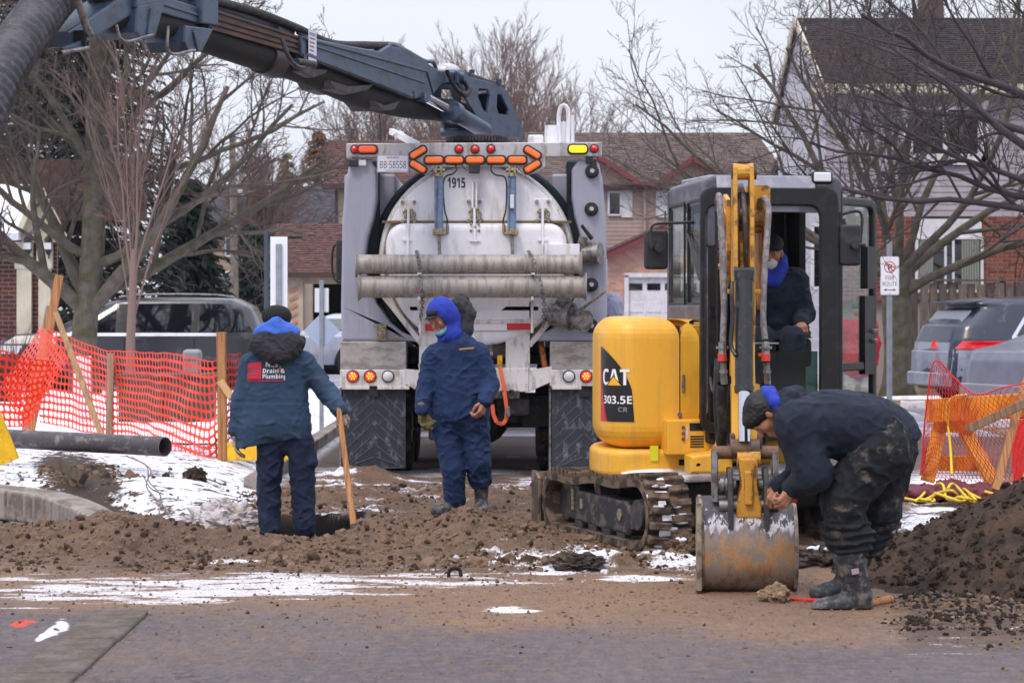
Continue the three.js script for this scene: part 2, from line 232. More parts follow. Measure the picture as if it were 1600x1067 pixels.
// ---------- shared materials ----------
const bump = (m, t, s, k) => { m.bumpMap = rep(t, s); m.bumpScale = k; return m; };
const K = {
  alu: bump(MAT('aluminium', { map: rep(dirty('#bdbbc0', '#978c82', .24, { v: .05, seed: 4, sx: 14, sy: 4 }), .8), roughness: .48, metalness: .35 }), TX.grain, 6, .0006),
  white: bump(MAT('white_paint', { map: rep(dirty('#e3e2ea', '#b5a99b', .1, { v: .03, seed: 6, max: .5, sx: 16, sy: 3 }), .6), roughness: .42 }), TX.blot, 2, .002),
  offwhite: MAT('dirty_white_paint', { map: rep(dirty('#d4d0d1', '#8f8271', .22, { v: .05, seed: 8, max: .6, sx: 15, sy: 5 }), 1.1), roughness: .55 }),
  panel: bump(MAT('grey_panel', { map: rep(dirty('#9a9cad', '#8a8a97', .22, { v: .03, seed: 10, sx: 18, sy: 3, max: .5 }), .5, .25), roughness: .5 }), TX.blot, 1, .002),
  boom: bump(MAT('blue_grey_paint', { map: rep(dirty('#425268', '#353b45', .28, { v: .06, seed: 12, sx: 5, sy: 14 }), .8), roughness: .42, metalness: .1 }), TX.blot, 3, .0015),
  cyl: MAT('cylinder_paint', { map: rep(dirty('#6e80a0', '#596478', .25, { seed: 13 }), 2), roughness: .4 }),
  rustbar: MAT('rusty_steel', { map: rep(dirty('#563a30', '#2e282a', .45, { sx: 3, sy: 12, seed: 14 }), 1.5), roughness: .7 }),
  black: bump(MAT('black_rubber', { color: '#0b0b0d', roughness: .8 }), TX.grain, 8, .001),
  blackplastic: MAT('black_plastic', { map: rep(dirty('#202126', '#4b4747', .2, { seed: 16, max: .5 }), 1.5), roughness: .55 }),
  hose: MAT('rubber_hose', { map: rep(dirty('#1c1b1d', '#4e4741', .3, { seed: 17, max: .6 }), 3), roughness: .7 }),
  tyre: bump(MAT('tyre_rubber', { map: rep(dirty('#131315', '#4c433d', .35, { seed: 18, max: .7 }), 2), roughness: .9 }), TX.grain, 5, .003),
  bellows: MAT('bellows_fabric', { color: '#16232c', roughness: .65 }),
  steel: MAT('worn_steel', { map: rep(dirty('#8d8a8a', '#5b5048', .4, { seed: 20 }), 3), roughness: .45, metalness: .6 }),
  galv: bump(MAT('galvanised_steel', { color: '#9aa0a9', map: rep(TX.vary2, 2), roughness: .5, metalness: .4 }), TX.grain, 6, .0005),
  chrome: MAT('polished_rod', { color: '#d4d6de', roughness: .12, metalness: 1 }),
  darksteel: bump(MAT('dark_steel', { map: rep(dirty('#3a3a40', '#5c4e44', .38, { seed: 22 }), 2.2), roughness: .6, metalness: .3 }), TX.blot, 5, .002),
  chassis: MAT('chassis_black', { map: rep(dirty('#121214', '#342d29', .3, { seed: 23 }), 1.4), roughness: .8 }),
  zinc: MAT('zinc_bolt', { map: rep(dirty('#a79b7f', '#6b5c46', .4, { seed: 24 }), 8), roughness: .5, metalness: .5 }),
  yellow: bump(MAT('yellow_paint', { map: rep(dirty('#eeb136', '#d9a54a', .25, { v: .03, seed: 26, sx: 16, sy: 2, max: .6 }), 1.1, .6), roughness: .38 }), TX.blot, 2, .0015),
  yellowworn: bump(MAT('worn_yellow_paint', { map: rep(dirty('#cd9436', '#5f432c', .34, { v: .1, seed: 27, sx: 6, sy: 6, max: .85 }), 1.6), roughness: .5 }), TX.grain, 4, .001),
  cabgrey: MAT('cab_grey_paint', { map: rep(dirty('#4d4e58', '#777683', .35, { seed: 28, max: .7 }), 1), roughness: .42 }),
  cabroof: MAT('cab_roof', { map: rep(dirty('#8b8b9a', '#a5a2ad', .4, { seed: 29 }), 1.1), roughness: .5 }),
  cabblack: MAT('cab_black', { map: rep(dirty('#0d0e11', '#2c2c32', .2, { seed: 30, max: .6 }), 1.2), roughness: .4 }),
  glass: MAT('glass', { phys: 1, color: '#e9f2ef', roughness: .03, transmission: 1, thickness: 0, ior: 1.45 }),
  greenglass: MAT('tinted_glass', { phys: 1, color: '#7fa39c', roughness: .06, transmission: 1, thickness: 0 }),
  darkglass: MAT('dark_glass', { phys: 1, color: '#0c1016', roughness: .05, clearcoat: 1, clearcoatRoughness: .03 }),
  redlamp: MAT('red_lens', { phys: 1, color: '#c40d1c', roughness: .15, clearcoat: 1, emissive: '#ff0818', emissiveIntensity: .16 }),
  orangelamp: MAT('orange_lens', { phys: 1, color: '#e86a06', roughness: .2, clearcoat: 1, emissive: '#ff6a00', emissiveIntensity: .22 }),
  clearlamp: MAT('clear_lens', { phys: 1, color: '#cfd2d6', roughness: .1, clearcoat: 1 }),
  wood: bump(MAT('pine_lumber', { map: rep(dirty('#b98457', '#8d5c38', .35, { sx: 22, sy: 2, seed: 33 }), 3, .7), roughness: .8 }), TX.grain, 6, .002),
  greywood: bump(MAT('grey_lumber', { map: rep(dirty('#a98c76', '#7c6656', .4, { sx: 20, sy: 2, seed: 34 }), 3, .6), roughness: .85 }), TX.grain, 6, .002),
  net: MAT('orange_plastic', { phys: 1, color: '#ee3a14', roughness: .45, transmission: .18, thickness: 0 }),
  barricade: bump(MAT('orange_board', { map: rep(dirty('#ef9d1e', '#b9762c', .25, { seed: 36, sx: 9, sy: 3 }), 1.2), roughness: .55 }), TX.grain, 5, .0012),
  yboard: bump(MAT('yellow_board', { map: rep(dirty('#e8b412', '#a67f1c', .22, { seed: 37 }), 1.2), roughness: .55 }), TX.grain, 5, .0012),
  rope: MAT('yellow_rope', { color: '#e4c33a', roughness: .7 }),
  concrete: bump(MAT('concrete', { map: rep(dirty('#8f8681', '#6b5d53', .4, { seed: 39, v: .2 }), .8), roughness: .9 }), TX.grain, 3, .004),
  snow: bump(MAT('snow', { map: rep(dirty('#eeeef6', '#b5a79d', .1, { seed: 41, v: .05, max: .5 }), .7), roughness: .75 }), TX.blot, 2, .02),
  mud: bump(MAT('mud', { map: rep(dirty('#654e3d', '#423224', .4, { seed: 43, v: .25 }), .9), roughness: .95 }), TX.grain, 3, .012),
  darkmud: bump(MAT('dark_soil', { map: rep(dirty('#4b382b', '#2f231b', .45, { seed: 45, v: .3 }), .9), roughness: .95 }), TX.grain, 3, .014),
  asphaltchunk: bump(MAT('asphalt_chunk', { map: rep(dirty('#5c4d44', '#35302e', .5, { seed: 47, v: .3 }), 2), roughness: .95 }), TX.grain, 5, .01),
  bark: bump(MAT('maple_bark', { map: rep(dirty('#6b625c', '#57583c', .42, { seed: 49, v: .25, sx: 6, sy: 4 }), 1.1), roughness: .95 }), TX.grain, 2, .02),
  twig: MAT('twig_bark', { color: '#5a4e4c', roughness: .9 }),
  pinktwig: MAT('pale_twig_bark', { color: '#7a645e', roughness: .9 }),
  darktwig: MAT('dark_twig_bark', { color: '#463f43', roughness: .9 }),
  needle: MAT('dark_needles', { phys: 1, color: '#27322b', roughness: .8 }),
  brownneedle: MAT('brown_needles', { color: '#75553f', roughness: .85 }),
  skin: MAT('skin', { color: '#a8745c', roughness: .55 }),
  boot: MAT('rubber_boot', { map: rep(dirty('#33363b', '#7a7470', .33, { seed: 53, max: .7 }), 4), roughness: .5 }),
  glove: bump(MAT('work_glove', { map: rep(dirty('#b7a69a', '#75675c', .35, { seed: 54 }), 5), roughness: .9 }), TX.weave, 12, .002),
  oliveglove: bump(MAT('olive_glove', { map: rep(dirty('#6d6440', '#3d3a27', .4, { seed: 55 }), 6), roughness: .9 }), TX.weave, 12, .002),
};
const cloth = (name, c, d, amt, seed, max = .6) => bump(MAT(name, { phys: 1, map: rep(dirty(c, d, amt, { seed, v: .1, max, sx: 5, sy: 7 }), 1.4), roughness: .85, sheen: .1, sheenColor: '#8090b0', sheenRoughness: .6 }), TX.weave, 10, .0016);
Object.assign(K, {
  coverall: cloth('coverall_cloth', '#102a54', '#1d365c', .25, 61, .5), jacket: cloth('parka_cloth', '#2e4560', '#3d4d60', .25, 62, .5), jackethood: cloth('dark_hood_cloth', '#2d2c32', '#3d3b40', .3, 63),
  trousers: cloth('navy_trousers', '#15213e', '#283650', .3, 64), navy: cloth('navy_jacket', '#0b1629', '#142033', .3, 65), muddytrousers: cloth('muddy_trousers', '#0f141d', '#75695d', -.13, 66, .7),
  bluehood: cloth('blue_hoodie', '#2038a6', '#1a2e88', .2, 67), lightblue: cloth('light_blue_hoodie', '#4672d6', '#3a5fb8', .2, 68), knit: cloth('black_knit', '#17191c', '#24272b', .3, 69), hair: MAT('black_hair', { color: '#070709', roughness: .6 }),
  mask: MAT('paper_mask', { color: '#7fb4c9', roughness: .8 }), whitemask: MAT('white_mask', { color: '#d8d3cf', roughness: .8 }), red: cloth('red_coat', '#c01634', '#8e1028', .2, 70), green: cloth('green_jacket', '#123832', '#1b4a40', .2, 71), greyhood: cloth('grey_hoodie', '#9a9db4', '#83869c', .2, 72), cream: cloth('pale_trousers', '#b5aaa6', '#8d8480', .3, 73),
});
// ---------- the ground ----------
const SX0 = -8, SX1 = 8, SD0 = 8.4, SD1 = 27.5;
const MOUNDS = [[30, 14.7, 832, .6, .4], [120, 14.6, 818, .5, .45], [205, 14.6, 804, .45, .5], [320, 14.5, 832, .5, .4], [400, 14.7, 836, .4, .35], [470, 14.8, 838, .4, .3], [585, 14.95, 812, .26, .4], [645, 15.1, 818, .35, .4], [725, 15.0, 797, .34, .5], [800, 14.6, 834, .35, .4], [880, 13.9, 862, .35, .3], [960, 13.6, 868, .35, .3], [1040, 13.7, 866, .3, .3], [700, 18.6, 760, .9, .4], [560, 18.4, 764, .6, .4], [840, 18.2, 768, .5, .4], [560, 20.2, 733, .5, .35], [1500, 13.6, 868, .5, .5]]
  .map(([x, d, y, rx, rz]) => ({ x: PX(x, d), z: -d, h: Math.max(.03, PY(y, d)), rx, rz }));
const pitDist = (x, z) => { const j = .05 * noise(x * 5, z * 5, 2); const lx = PX(384, 16.3), rx = PX(560, 16.5); return Math.min(x - lx + j, rx - x + j, z + 16.98 + j * .4, -15.35 - z + j); }, inPit = (x, z) => sst(0, .07, pitDist(x, z));
function mudness(x, z) { const d = -z, py = HZ + EYE * F / d, px = 800 + x * F / d; return { d, py, px }; }
function siteHeight(x, z) {
  let s = 0; for (const m of MOUNDS) { const q = ((x - m.x) / m.rx) ** 2 + ((z - m.z) / m.rz) ** 2; if (q < 6) s += (m.h * Math.exp(-q)) ** 3; }
  const mound = Math.cbrt(s), { py, px } = mudness(x, z);
  const loose = sst(.01, .06, mound) + .75 * sst(905, 870, py) * sst(735, 775, py) * sst(420, 480, px + 60 * noise(x, z)) * sst(1500, 1380, px);
  const rough = Math.min(1, loose);
  let h = mound + rough * (.07 * fbm(x * 2.6, z * 2.6, 1, 5) + .075 * (.3 - Math.abs(noise(x * 5, z * 5, 3))) * sst(-.4, .3, noise(x * 1.6, z * 1.6, 12)) + .05 * (Math.abs(noise(x * 12, z * 12, 4)) - .25) + .026 * noise(x * 24, z * 24, 5));
  h += .006 * fbm(x * 1.3, z * 1.3, 9, 3) + .004 * sst(1000, 900, py) * noise(x * 16, z * 9, 7);
  const verge = sst(-2.05, -3.0, x) * sst(-16.9, -18.6, z); // snowy bank left of the kerb
  h += verge * (.2 + .06 * fbm(x * 1.5, z * 1.5, 3, 4) + .012 * noise(x * 9, z * 9, 3));
  h -= .34 * Math.exp(-(((x + 3.5) / .55) ** 2 + ((z + 17.2) / .45) ** 2)) * 1; // trench beside the kerb
  h -= .3 * Math.exp(-(((x + 2.45) / .26) ** 2 + ((z + 16.35) / .28) ** 2));
  h -= .07 * Math.exp(-(((x - PX(455, 15)) / .5) ** 2 + ((z + 15.1) / .3) ** 2));
  const rsoil = sst(1390, 1470, px) * sst(1040, 960, py) * sst(740, 790, py);
  h += rsoil * (.05 * (fbm(x * 3, z * 3, 12, 5) + .3) + .014 * noise(x * 22, z * 22, 8));
  const p = inPit(x, z); if (p > 0) h = lerp(h, z < -16.25 + .06 * noise(x * 6, 0) ? -.95 + .12 * fbm(x * 4, z * 4, 5, 3) : -.2 + .03 * noise(x * 14, z * 14, 2), p);
  const edge = sst(0, .6, Math.min(x - SX0, SX1 - x)) * sst(0, .5, Math.min(SD1 + z, -SD0 - z)); return h * edge;
}
const siteAt = (x, z) => siteHeight(x, z);
const gPos = (px, d, dy = 0) => { const x = PX(px, d); return new V3(x, siteHeight(x, -d) + dy, -d); };
{
  const nx = FAST ? 200 : 430, nz = FAST ? 240 : 520, pos = new Float32Array((nx + 1) * (nz + 1) * 3), uv = new Float32Array((nx + 1) * (nz + 1) * 2), idx = [];
  for (let j = 0, k = 0; j <= nz; j++) { const d = SD0 * Math.pow(SD1 / SD0, j / nz); for (let i = 0; i <= nx; i++, k++) { const x = lerp(SX0, SX1, i / nx); pos[k * 3] = x; pos[k * 3 + 1] = siteHeight(x, -d); pos[k * 3 + 2] = -d; uv[k * 2] = i / nx; uv[k * 2 + 1] = (d - SD0) / (SD1 - SD0); if (i < nx && j < nz) { const a = k, b = k + 1, c = k + nx + 1; idx.push(a, b, c + 1, a, c + 1, c); } } }
  const g = new THREE.BufferGeometry(); g.setAttribute('position', new THREE.BufferAttribute(pos, 3)); g.setAttribute('uv', new THREE.BufferAttribute(uv, 2)); g.setIndex(idx); g.computeVertexNormals();
  const N = FAST ? 512 : 2048, data = new Uint8Array(N * N * 4);
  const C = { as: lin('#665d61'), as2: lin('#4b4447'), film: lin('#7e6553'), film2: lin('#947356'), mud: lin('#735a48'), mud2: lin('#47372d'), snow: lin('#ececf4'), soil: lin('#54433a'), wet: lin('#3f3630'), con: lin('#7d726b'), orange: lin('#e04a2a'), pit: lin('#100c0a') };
  const mix = (a, b, t) => { for (let i = 0; i < 3; i++) a[i] += (b[i] - a[i]) * t; };
  for (let j = 0, o = 0; j < N; j++) {
    const d = lerp(SD0, SD1, (j + .5) / N), z = -d, py = HZ + EYE * F / d;
    for (let i = 0; i < N; i++, o += 4) {
      const x = lerp(SX0, SX1, (i + .5) / N), px = 800 + x * F / d; if (px < -120 || px > 1720) { const k = clamp(.55 + 1.2 * fbm(x * 1.1, z * 1.1, 0, 2)), w = 1 + .25 * noise(x * 64, z * 40, 21); for (let q = 0; q < 3; q++) data[o + q] = toS(clamp(lerp(C.as[q], C.film[q], k) * w)); data[o + 3] = 255; continue; }
      const n1 = fbm(x * 1.1, z * 1.1, 0, 3), n2 = fbm(x * 4, z * 9, 4, 4), n3 = noise(x * 40, z * 40, 2), n4 = noise(x * 95, z * 95, 6), n5 = noise(x * 14, z * 14, 8), n6 = noise(x * 64, z * 13, 21), n7 = noise(x * 21, z * 4.5, 22);
      const c = [...C.as]; mix(c, C.as2, clamp(.35 + n2 * .6 + n4 * .8 + n1 * .6)); if (n4 > .42) mix(c, C.film2, .35); let b = .5 + .25 * n4 + .15 * n3;
      const crack = Math.abs(noise(x * .8 + .3 * n2, z * .55 + .2 * n5, 14)); if (crack < .006 && px < 700) { mix(c, C.wet, .75); b -= .4; }
      // brown film of mud on the asphalt
      const filmEdge = 965 + 34 * sst(600, 1300, px) - 22 * sst(500, 100, px) + 34 * n1 + 14 * n2;
      const swath = clamp(noise(x * .5 + z * .35, z * .12, 20) * 2.2); 
      let film = sst(filmEdge + 26, filmEdge - 26, py) * (.86 + .25 * n2) + .6 * swath * sst(1100, 1000, py) * sst(-.4, .5, n2) + .22 * sst(-.1, .6, n5 + n2 * .5);
      mix(c, C.film, clamp(film)); mix(c, C.film2, clamp(film * (.3 + n1) * .8)); if (film > .5) { mix(c, C.mud2, clamp(.28 * n3 + .35 * n2 + .15 * n4)); b += n3 * .2 * film; }
      // loose mud
      const mudE = 896 + 12 * n1 + 10 * n2 + 6 * n5 - 14 * sst(250, 0, px), mud = sst(mudE + 5, mudE - 6, py) * sst(1130, 1080, px + 30 * n2);
      if (mud > 0) { mix(c, C.mud, mud); mix(c, C.mud2, mud * clamp(.28 + n2 * .8 + n5 * .5 + n3 * .3)); b = lerp(b, .5 + .3 * n3 + .25 * n5, mud); }
      // snow: scraped streaks in front of the mound, and dusting
      const sn = fbm(x * 1.7, z * 6.5, 30, 5) + .16 * noise(x * 7, z * 40, 31) + .1 * n4;
      const P1 = Math.exp(-(((px - 300) / 330) ** 4 + ((py - (921 - (px - 200) * .018)) / 24) ** 4)), P2 = Math.exp(-(((px - 640) / 210) ** 2 + ((py - 908) / 17) ** 2));
      let s = sst(.5, .86, Math.max(P1 * .98, P2 * .85) + sn * 1.6 + .2 * n2 + .14 * n6 - .05) * .74 * sst(.03, .2, Math.max(P1, P2));
      const blobs = [[795, 953, 40, 5, .9], [925, 878, 50, 15, .8], [990, 905, 60, 5, .8], [800, 880, 70, 12, .55], [860, 893, 50, 8, .62], [1050, 880, 60, 16, .66], [1480, 985, 110, 34, .3], [1560, 970, 80, 20, .3], [660, 738, 200, 8, .7], [520, 752, 60, 12, .55], [870, 752, 60, 10, .8], [560, 800, 70, 12, .45], [690, 770, 200, 20, .38], [1330, 868, 60, 16, .6], [1450, 812, 60, 30, .6], [1480, 760, 90, 22, .85], [360, 880, 60, 8, .5]];
      for (const [bx, by, rx, ry, w] of blobs) { const q = ((px - bx) / rx) ** 2 + ((py - by) / ry) ** 2; if (q < 4) s = Math.max(s, sst(.4, .6, w * Math.exp(-q * .6) + sn * .75 + .12 * n4)); }
      for (const [ax, ay, bx, by, w] of [[92, 1038, 152, 994, 15], [58, 1000, 96, 978, 9]]) { const t = clamp(((px - ax) * (bx - ax) + (py - ay) * (by - ay)) / ((bx - ax) ** 2 + (by - ay) ** 2)), q = Math.hypot(px - lerp(ax, bx, t), (py - lerp(ay, by, t)) * 1.2) / (w * (.45 + .75 * t)); s = Math.max(s, sst(1.1, .75, q + n2 * .5 + n5 * .35 + n3 * .15)); }
      s *= clamp(.95 + n3 * .4 + n5 * .35);
      // behind: wet asphalt under the truck, snowy verge, soil on the right
      if (py < 748) { const k = sst(748, 738, py + 6 * n2); mix(c, C.as2, k * .8); mix(c, C.wet, k * clamp(.25 + n1)); mix(c, C.mud, k * clamp(n2 * 1.4 + .1)); s = Math.max(s * .6, sst(.25, .5, sn + .1 * n1 - .06) * .75 * k); }
      const verge = sst(-2.0, -2.25, x + .12 * n2 + .05 * n5) * sst(-16.3, -17.0, z + .5 * n1 + .2 * n2 + .35 * sst(-3.0, -2.2, x)); 
      if (verge > 0) { mix(c, C.mud2, verge); s = Math.max(s, verge * sst(-.36, -.06, n2 * 1.1 + .3 * n5 + .25 * n3 - .25 * sst(-17.9, -16.8, z))); const stain = sst(.22, .5, fbm(x * 2, z * 2, 50, 3)); if (stain > 0) { s *= 1 - .25 * stain; mix(c, lin('#b5766b'), stain * verge * .7); } }
      const cut = sst(1.15, .85, Math.hypot((px - 118 - (py - 770) * .9) / 62, (py - 772) / 34) + .4 * n2 + .4 * n5 + .25 * n3); if (cut > 0 && z < -15.8) { s *= 1 - cut; mix(c, C.wet, cut * .9); mix(c, C.mud2, cut * clamp(.2 + n5)); }
      const rs = sst(1385, 1440, px + 30 * n2) * sst(1032, 985, py + 20 * n2 + 10 * n5) * sst(742, 770, py); if (rs > 0) { mix(c, C.soil, rs * .9); mix(c, C.wet, rs * clamp(.2 + n2 + n5 * .5)); b = lerp(b, .5 + .35 * n3 + .2 * n4, rs); }
      if (s > 0) { mix(c, C.snow, clamp(s)); b = lerp(b, .62 + .12 * n3 + .15 * n2, s); }
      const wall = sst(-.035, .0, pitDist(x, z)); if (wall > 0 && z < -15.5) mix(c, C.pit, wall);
      const om = Math.hypot((px - 35 - (py - 974) * -1.4) / 15, (py - 974) / 5); if (om < 1.2 && n5 > -.25) mix(c, C.orange, .85);
      for (let q = 0; q < 3; q++) data[o + q] = toS(clamp(c[q] * (1 + .2 * n4 + .12 * n3 + (.1 * n5 + .22 * n6 + .1 * n7) * (1 - .75 * s)))); data[o + 3] = 255;
    }
  }
  const mk = (a, srgb) => { const t = new THREE.DataTexture(a, N, N); t.magFilter = THREE.LinearFilter; if (srgb) t.colorSpace = THREE.SRGBColorSpace; t.needsUpdate = true; return t; };
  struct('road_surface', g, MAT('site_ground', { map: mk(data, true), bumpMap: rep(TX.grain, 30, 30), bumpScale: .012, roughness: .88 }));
}
// wide ground round the site, with a gap for it
{
  const s = new THREE.Shape([[-260, -300], [260, -300], [260, 20], [-260, 20]].map((p) => new THREE.Vector2(p[0], p[1])));
  s.holes.push(new THREE.Path([[SX0 + .1, -SD1 + .15], [SX1 - .1, -SD1 + .15], [SX1 - .1, -SD0 - .1], [SX0 + .1, -SD0 - .1]].map((p) => new THREE.Vector2(p[0], p[1]))));
  const g = boxUV(new THREE.ShapeGeometry(s).rotateX(Math.PI / 2)); 
  struct('ground', g.translate(0, -.012, 0), bump(MAT('frozen_ground', { map: rep(dirty('#8b8078', '#c9c6cc', .35, { n: 512, seed: 75, v: .15 }), .12), roughness: .95 }), TX.grain, 1, .01));
  const sheet = (name, pts, y, mat) => struct(name, boxUV(new THREE.ShapeGeometry(new THREE.Shape(pts.map((p) => new THREE.Vector2(...p)))).rotateX(Math.PI / 2)).translate(0, y, 0), mat);
  const far = bump(MAT('far_asphalt', { map: rep(dirty('#8a8590', '#c8c6d0', .26, { n: 512, seed: 76, v: .1, sx: 3, sy: 9 }), .13), roughness: .85 }), TX.grain, 2, .004);
  sheet('street', [[-2.2, -27.3], [6.2, -27.3], [6.2, -130], [-2.2, -130]], -.004, far);
  sheet('driveway', [[-60, -37.6], [-2.3, -37.6], [-2.3, -58], [-60, -58]], -.006, far);
  sheet('side_road', [[6.3, -30], [40, -30], [40, -35.5], [6.3, -35.5]], -.006, bump(MAT('lane_asphalt', { map: rep(dirty('#77717c', '#99939d', .4, { n: 512, seed: 77, v: .12 }), .2), roughness: .85 }), TX.grain, 2, .004));
  const grass = bump(MAT('winter_grass', { map: rep(dirty('#8a7354', '#b9ad9a', .3, { n: 512, seed: 78, v: .35, sx: 9, sy: 9 }), .5), roughness: .95 }), TX.grain, 2, .03);
  sheet('grass_strip', [[6.3, -24], [40, -24], [40, -29.7], [6.3, -29.7]], -.003, grass);
  sheet('grass_verge', [[6.3, -36], [60, -36], [60, -52], [6.3, -52]], -.003, grass);
  // snow lawn left of the kerb, bumpy
  const lawn = new THREE.PlaneGeometry(16, 15.5, 120, 110).rotateX(-Math.PI / 2).translate(-10.35, 0, -30.3), p = lawn.attributes.position;
  for (let i = 0; i < p.count; i++) { const x = p.getX(i), z = p.getZ(i), e = sst(0, .8, Math.min(-2.35 - x, 38.05 + z, x + 18.3)); p.setY(i, -.02 + e * (.24 + .08 * fbm(x * .7, z * .7, 2, 4) + .02 * noise(x * 4, z * 4))); }
  lawn.computeVertexNormals(); struct('snow_lawn', boxUV(lawn), K.snow);
  const curb = new MB(); for (let z = -19; z > -60; z -= 2.01) curb.box(.16, .2, 1.99, -2.27, .04, z - 1, 0, 0, 0, .02); struct('kerb', curb.geo(), K.concrete);
  const c2 = new MB(); for (let x = 6.4; x < 30; x += 2.01) { c2.box(1.99, .16, .15, x + 1, .02, -35.8, 0, 0, 0, .02); c2.box(1.99, .16, .15, x + 1, .02, -29.85, 0, 0, 0, .02); } struct('kerb', c2.geo(), bump(MAT('snowy_kerb', { map: rep(dirty('#d9d6dc', '#968c88', .3, { seed: 79 }), .9), roughness: .9 }), TX.grain, 2, .004));
  const r = rng(5), sb = new MB(); for (let i = 0; i < 26; i++) { const x = 6.6 + r() * 14, z = -36 - r() * 4; sb.ball(x, 0, z, .3 + r() * .6, .05 + r() * .05, .15 + r() * .2, 10); } stuff(mesh('snow_patches', sb.geo(), K.snow));
}
// concrete slab, kerb piece and gutter on the left
{
  const w = thing('concrete_sidewalk', 'snow-dusted concrete sidewalk slab ending at the trench on the far left', 'sidewalk', [-5.2, .05, -19.8]);
  const m = new MB(); m.ext([[.55, 2.6], [.05, -2.3], [-4, -2.3], [-4, 2.6]].map(([x, y]) => [x, y]), .22, T(0, .03, 0, -Math.PI / 2), .012); mesh('slab', m.geo(), K.concrete, w);
  const s = new MB(); s.ball(-.6, .14, -1.4, .8, .02, .6, 14); s.ball(-1.4, .14, .3, .9, .025, .5, 14); s.ball(-.25, .14, -.2, .3, .015, .4, 14); mesh('snow_cover', s.geo(), K.snow, w);
  const k = thing('concrete_kerb', 'broken curved concrete kerb piece beside the dirt mound on the far left', 'kerb', gPos(60, 16, 0));
  const pts = [[-40, 764, 17.4], [20, 770, 17.1], [80, 780, 16.6], [130, 797, 16.1], [178, 826, 15.5]].map(([x, y, d]) => at(x, y + 16, d).sub(k.position)), b = new MB(), cv = new THREE.CatmullRomCurve3(pts);
  for (let i = 0; i < 16; i++) { const a = cv.getPoint(i / 16), e = cv.getPoint((i + 1.04) / 16); b.bar(a, e, .34 - i * .006, .24, [0, 1, 0], .03); } mesh('kerb_body', b.geo(), K.concrete, k);
  const gt = new MB(); for (let i = 0; i < 3; i++) { const a = at(-30 + i * 62, 1105 - i * 50, 1), z0 = 8.5 + i * .98; gt.box(.3, .06, .97, -2.03 - i * .012, -.012 + i * .001, -z0 - .5, 0, R(1), 0, .015); } struct('gutter_strip', gt.geo(), bump(MAT('gutter_concrete', { map: rep(dirty('#635953', '#53473f', .5, { seed: 80, v: .25, sx: 9, sy: 9 }), 1), roughness: .9 }), TX.grain, 3, .004));
}
// loose clods on the mud: too many to count
const rockGeo = (seed, k = .3, det = 1) => { const g = new THREE.IcosahedronGeometry(1, det), p = g.attributes.position; for (let i = 0; i < p.count; i++) { const v = new V3().fromBufferAttribute(p, i), s = 1 + k * noise(v.x * 1.6 + seed * 9, v.y * 1.6, v.z * 1.6) + k * .6 * noise(v.x * 4, v.y * 4 + seed, v.z * 4) + (det > 3 ? k * .22 * noise(v.x * 11, v.y * 11 + seed, v.z * 11) + k * .12 * noise(v.x * 26, v.y * 26, v.z * 26 + seed) : 0); p.setXYZ(i, v.x * s, v.y * s * .8, v.z * s); } g.computeVertexNormals(); return boxUV(g, .1); };
{
  const r = rng(21), lists = [[], [], [], []], m = new THREE.Matrix4(), q = new THREE.Quaternion(), e = new THREE.Euler();
  const put = (x, z, s, k) => { const y = siteHeight(x, z); e.set(r() * 6, r() * 6, r() * 6); lists[k].push(m.compose(new V3(x, y + s * .15, z), q.setFromEuler(e), new V3(s * (.7 + r() * .6), s * (.7 + r() * .6), s * (.7 + r() * .6))).clone()); };
  for (let i = 0; i < (FAST ? 12000 : 34000); i++) {
    const d = 13.0 + r() * 6.5, px = -60 + r() * 1180, x = PX(px, d), z = -d, py = HZ + EYE * F / d; if (pitDist(x, z) > -.02) continue; const inCut = Math.hypot((px - 118 - (py - 770) * .9) / 66, (py - 772) / 36) < 1; if (x < -2.3 && d > 16.2 && !inCut && r() > .12) continue; if (px > 480 && d > 15.6 && r() > .45) continue;
    const w = sst(900, 884, py) * clamp(.55 + fbm(x * 1.6, z * 1.6, 7, 3) * 1.3); if (r() > w) continue; put(x, z, .004 + .018 * Math.pow(r(), 3) + (r() < .012 ? .012 + .03 * r() : 0), r() < .3 ? 0 : 1);
  }
  for (let i = 0; i < 5500; i++) { const d = 9.4 + r() * 4.2, px = r() * 1600; if (r() > sst(9.4, 12.4, d + 1.5 * fbm(px * .004, d, 3, 3)) + .12) continue; put(PX(px, d), -d, .0025 + .009 * Math.pow(r(), 4), r() < .93 ? 1 : 0); }
  for (let i = 0; i < 7500; i++) { const d = 10 + r() * 5.5, px = 1360 + r() * 300 - (d < 12.2 ? 0 : 0), x = PX(px, d); if (r() > .9) continue; const fe = fbm(x * 1.5, d * 1.5, 5, 3); if (r() > sst(1385, 1460, px + fe * 130) * sst(10.2, 11.1, d + fe * 1.2)) continue; put(x, -d, .004 + .017 * Math.pow(r(), 2.8), r() < .3 ? 1 : 2); }
  for (let i = 0; i < 120; i++) { const d = 12.6 + r() * 1.6, px = 700 + r() * 420; put(PX(px, d), -d, .006 + .016 * r() * r(), r() < .5 ? 3 : 0); }
  [['mud_clods', K.mud], ['mud_crumbs', MAT('mud_pale', { color: '#77604f', roughness: .95 })], ['soil_clods', K.darkmud], ['snow_crumbs', K.snow]].forEach(([n, mat], k) => { const im = new THREE.InstancedMesh(rockGeo(k + 1, .55), mat, lists[k].length); lists[k].forEach((mm, i) => im.setMatrixAt(i, mm)); im.name = n; im.castShadow = im.receiveShadow = true; scene.add(stuff(im)); });
}
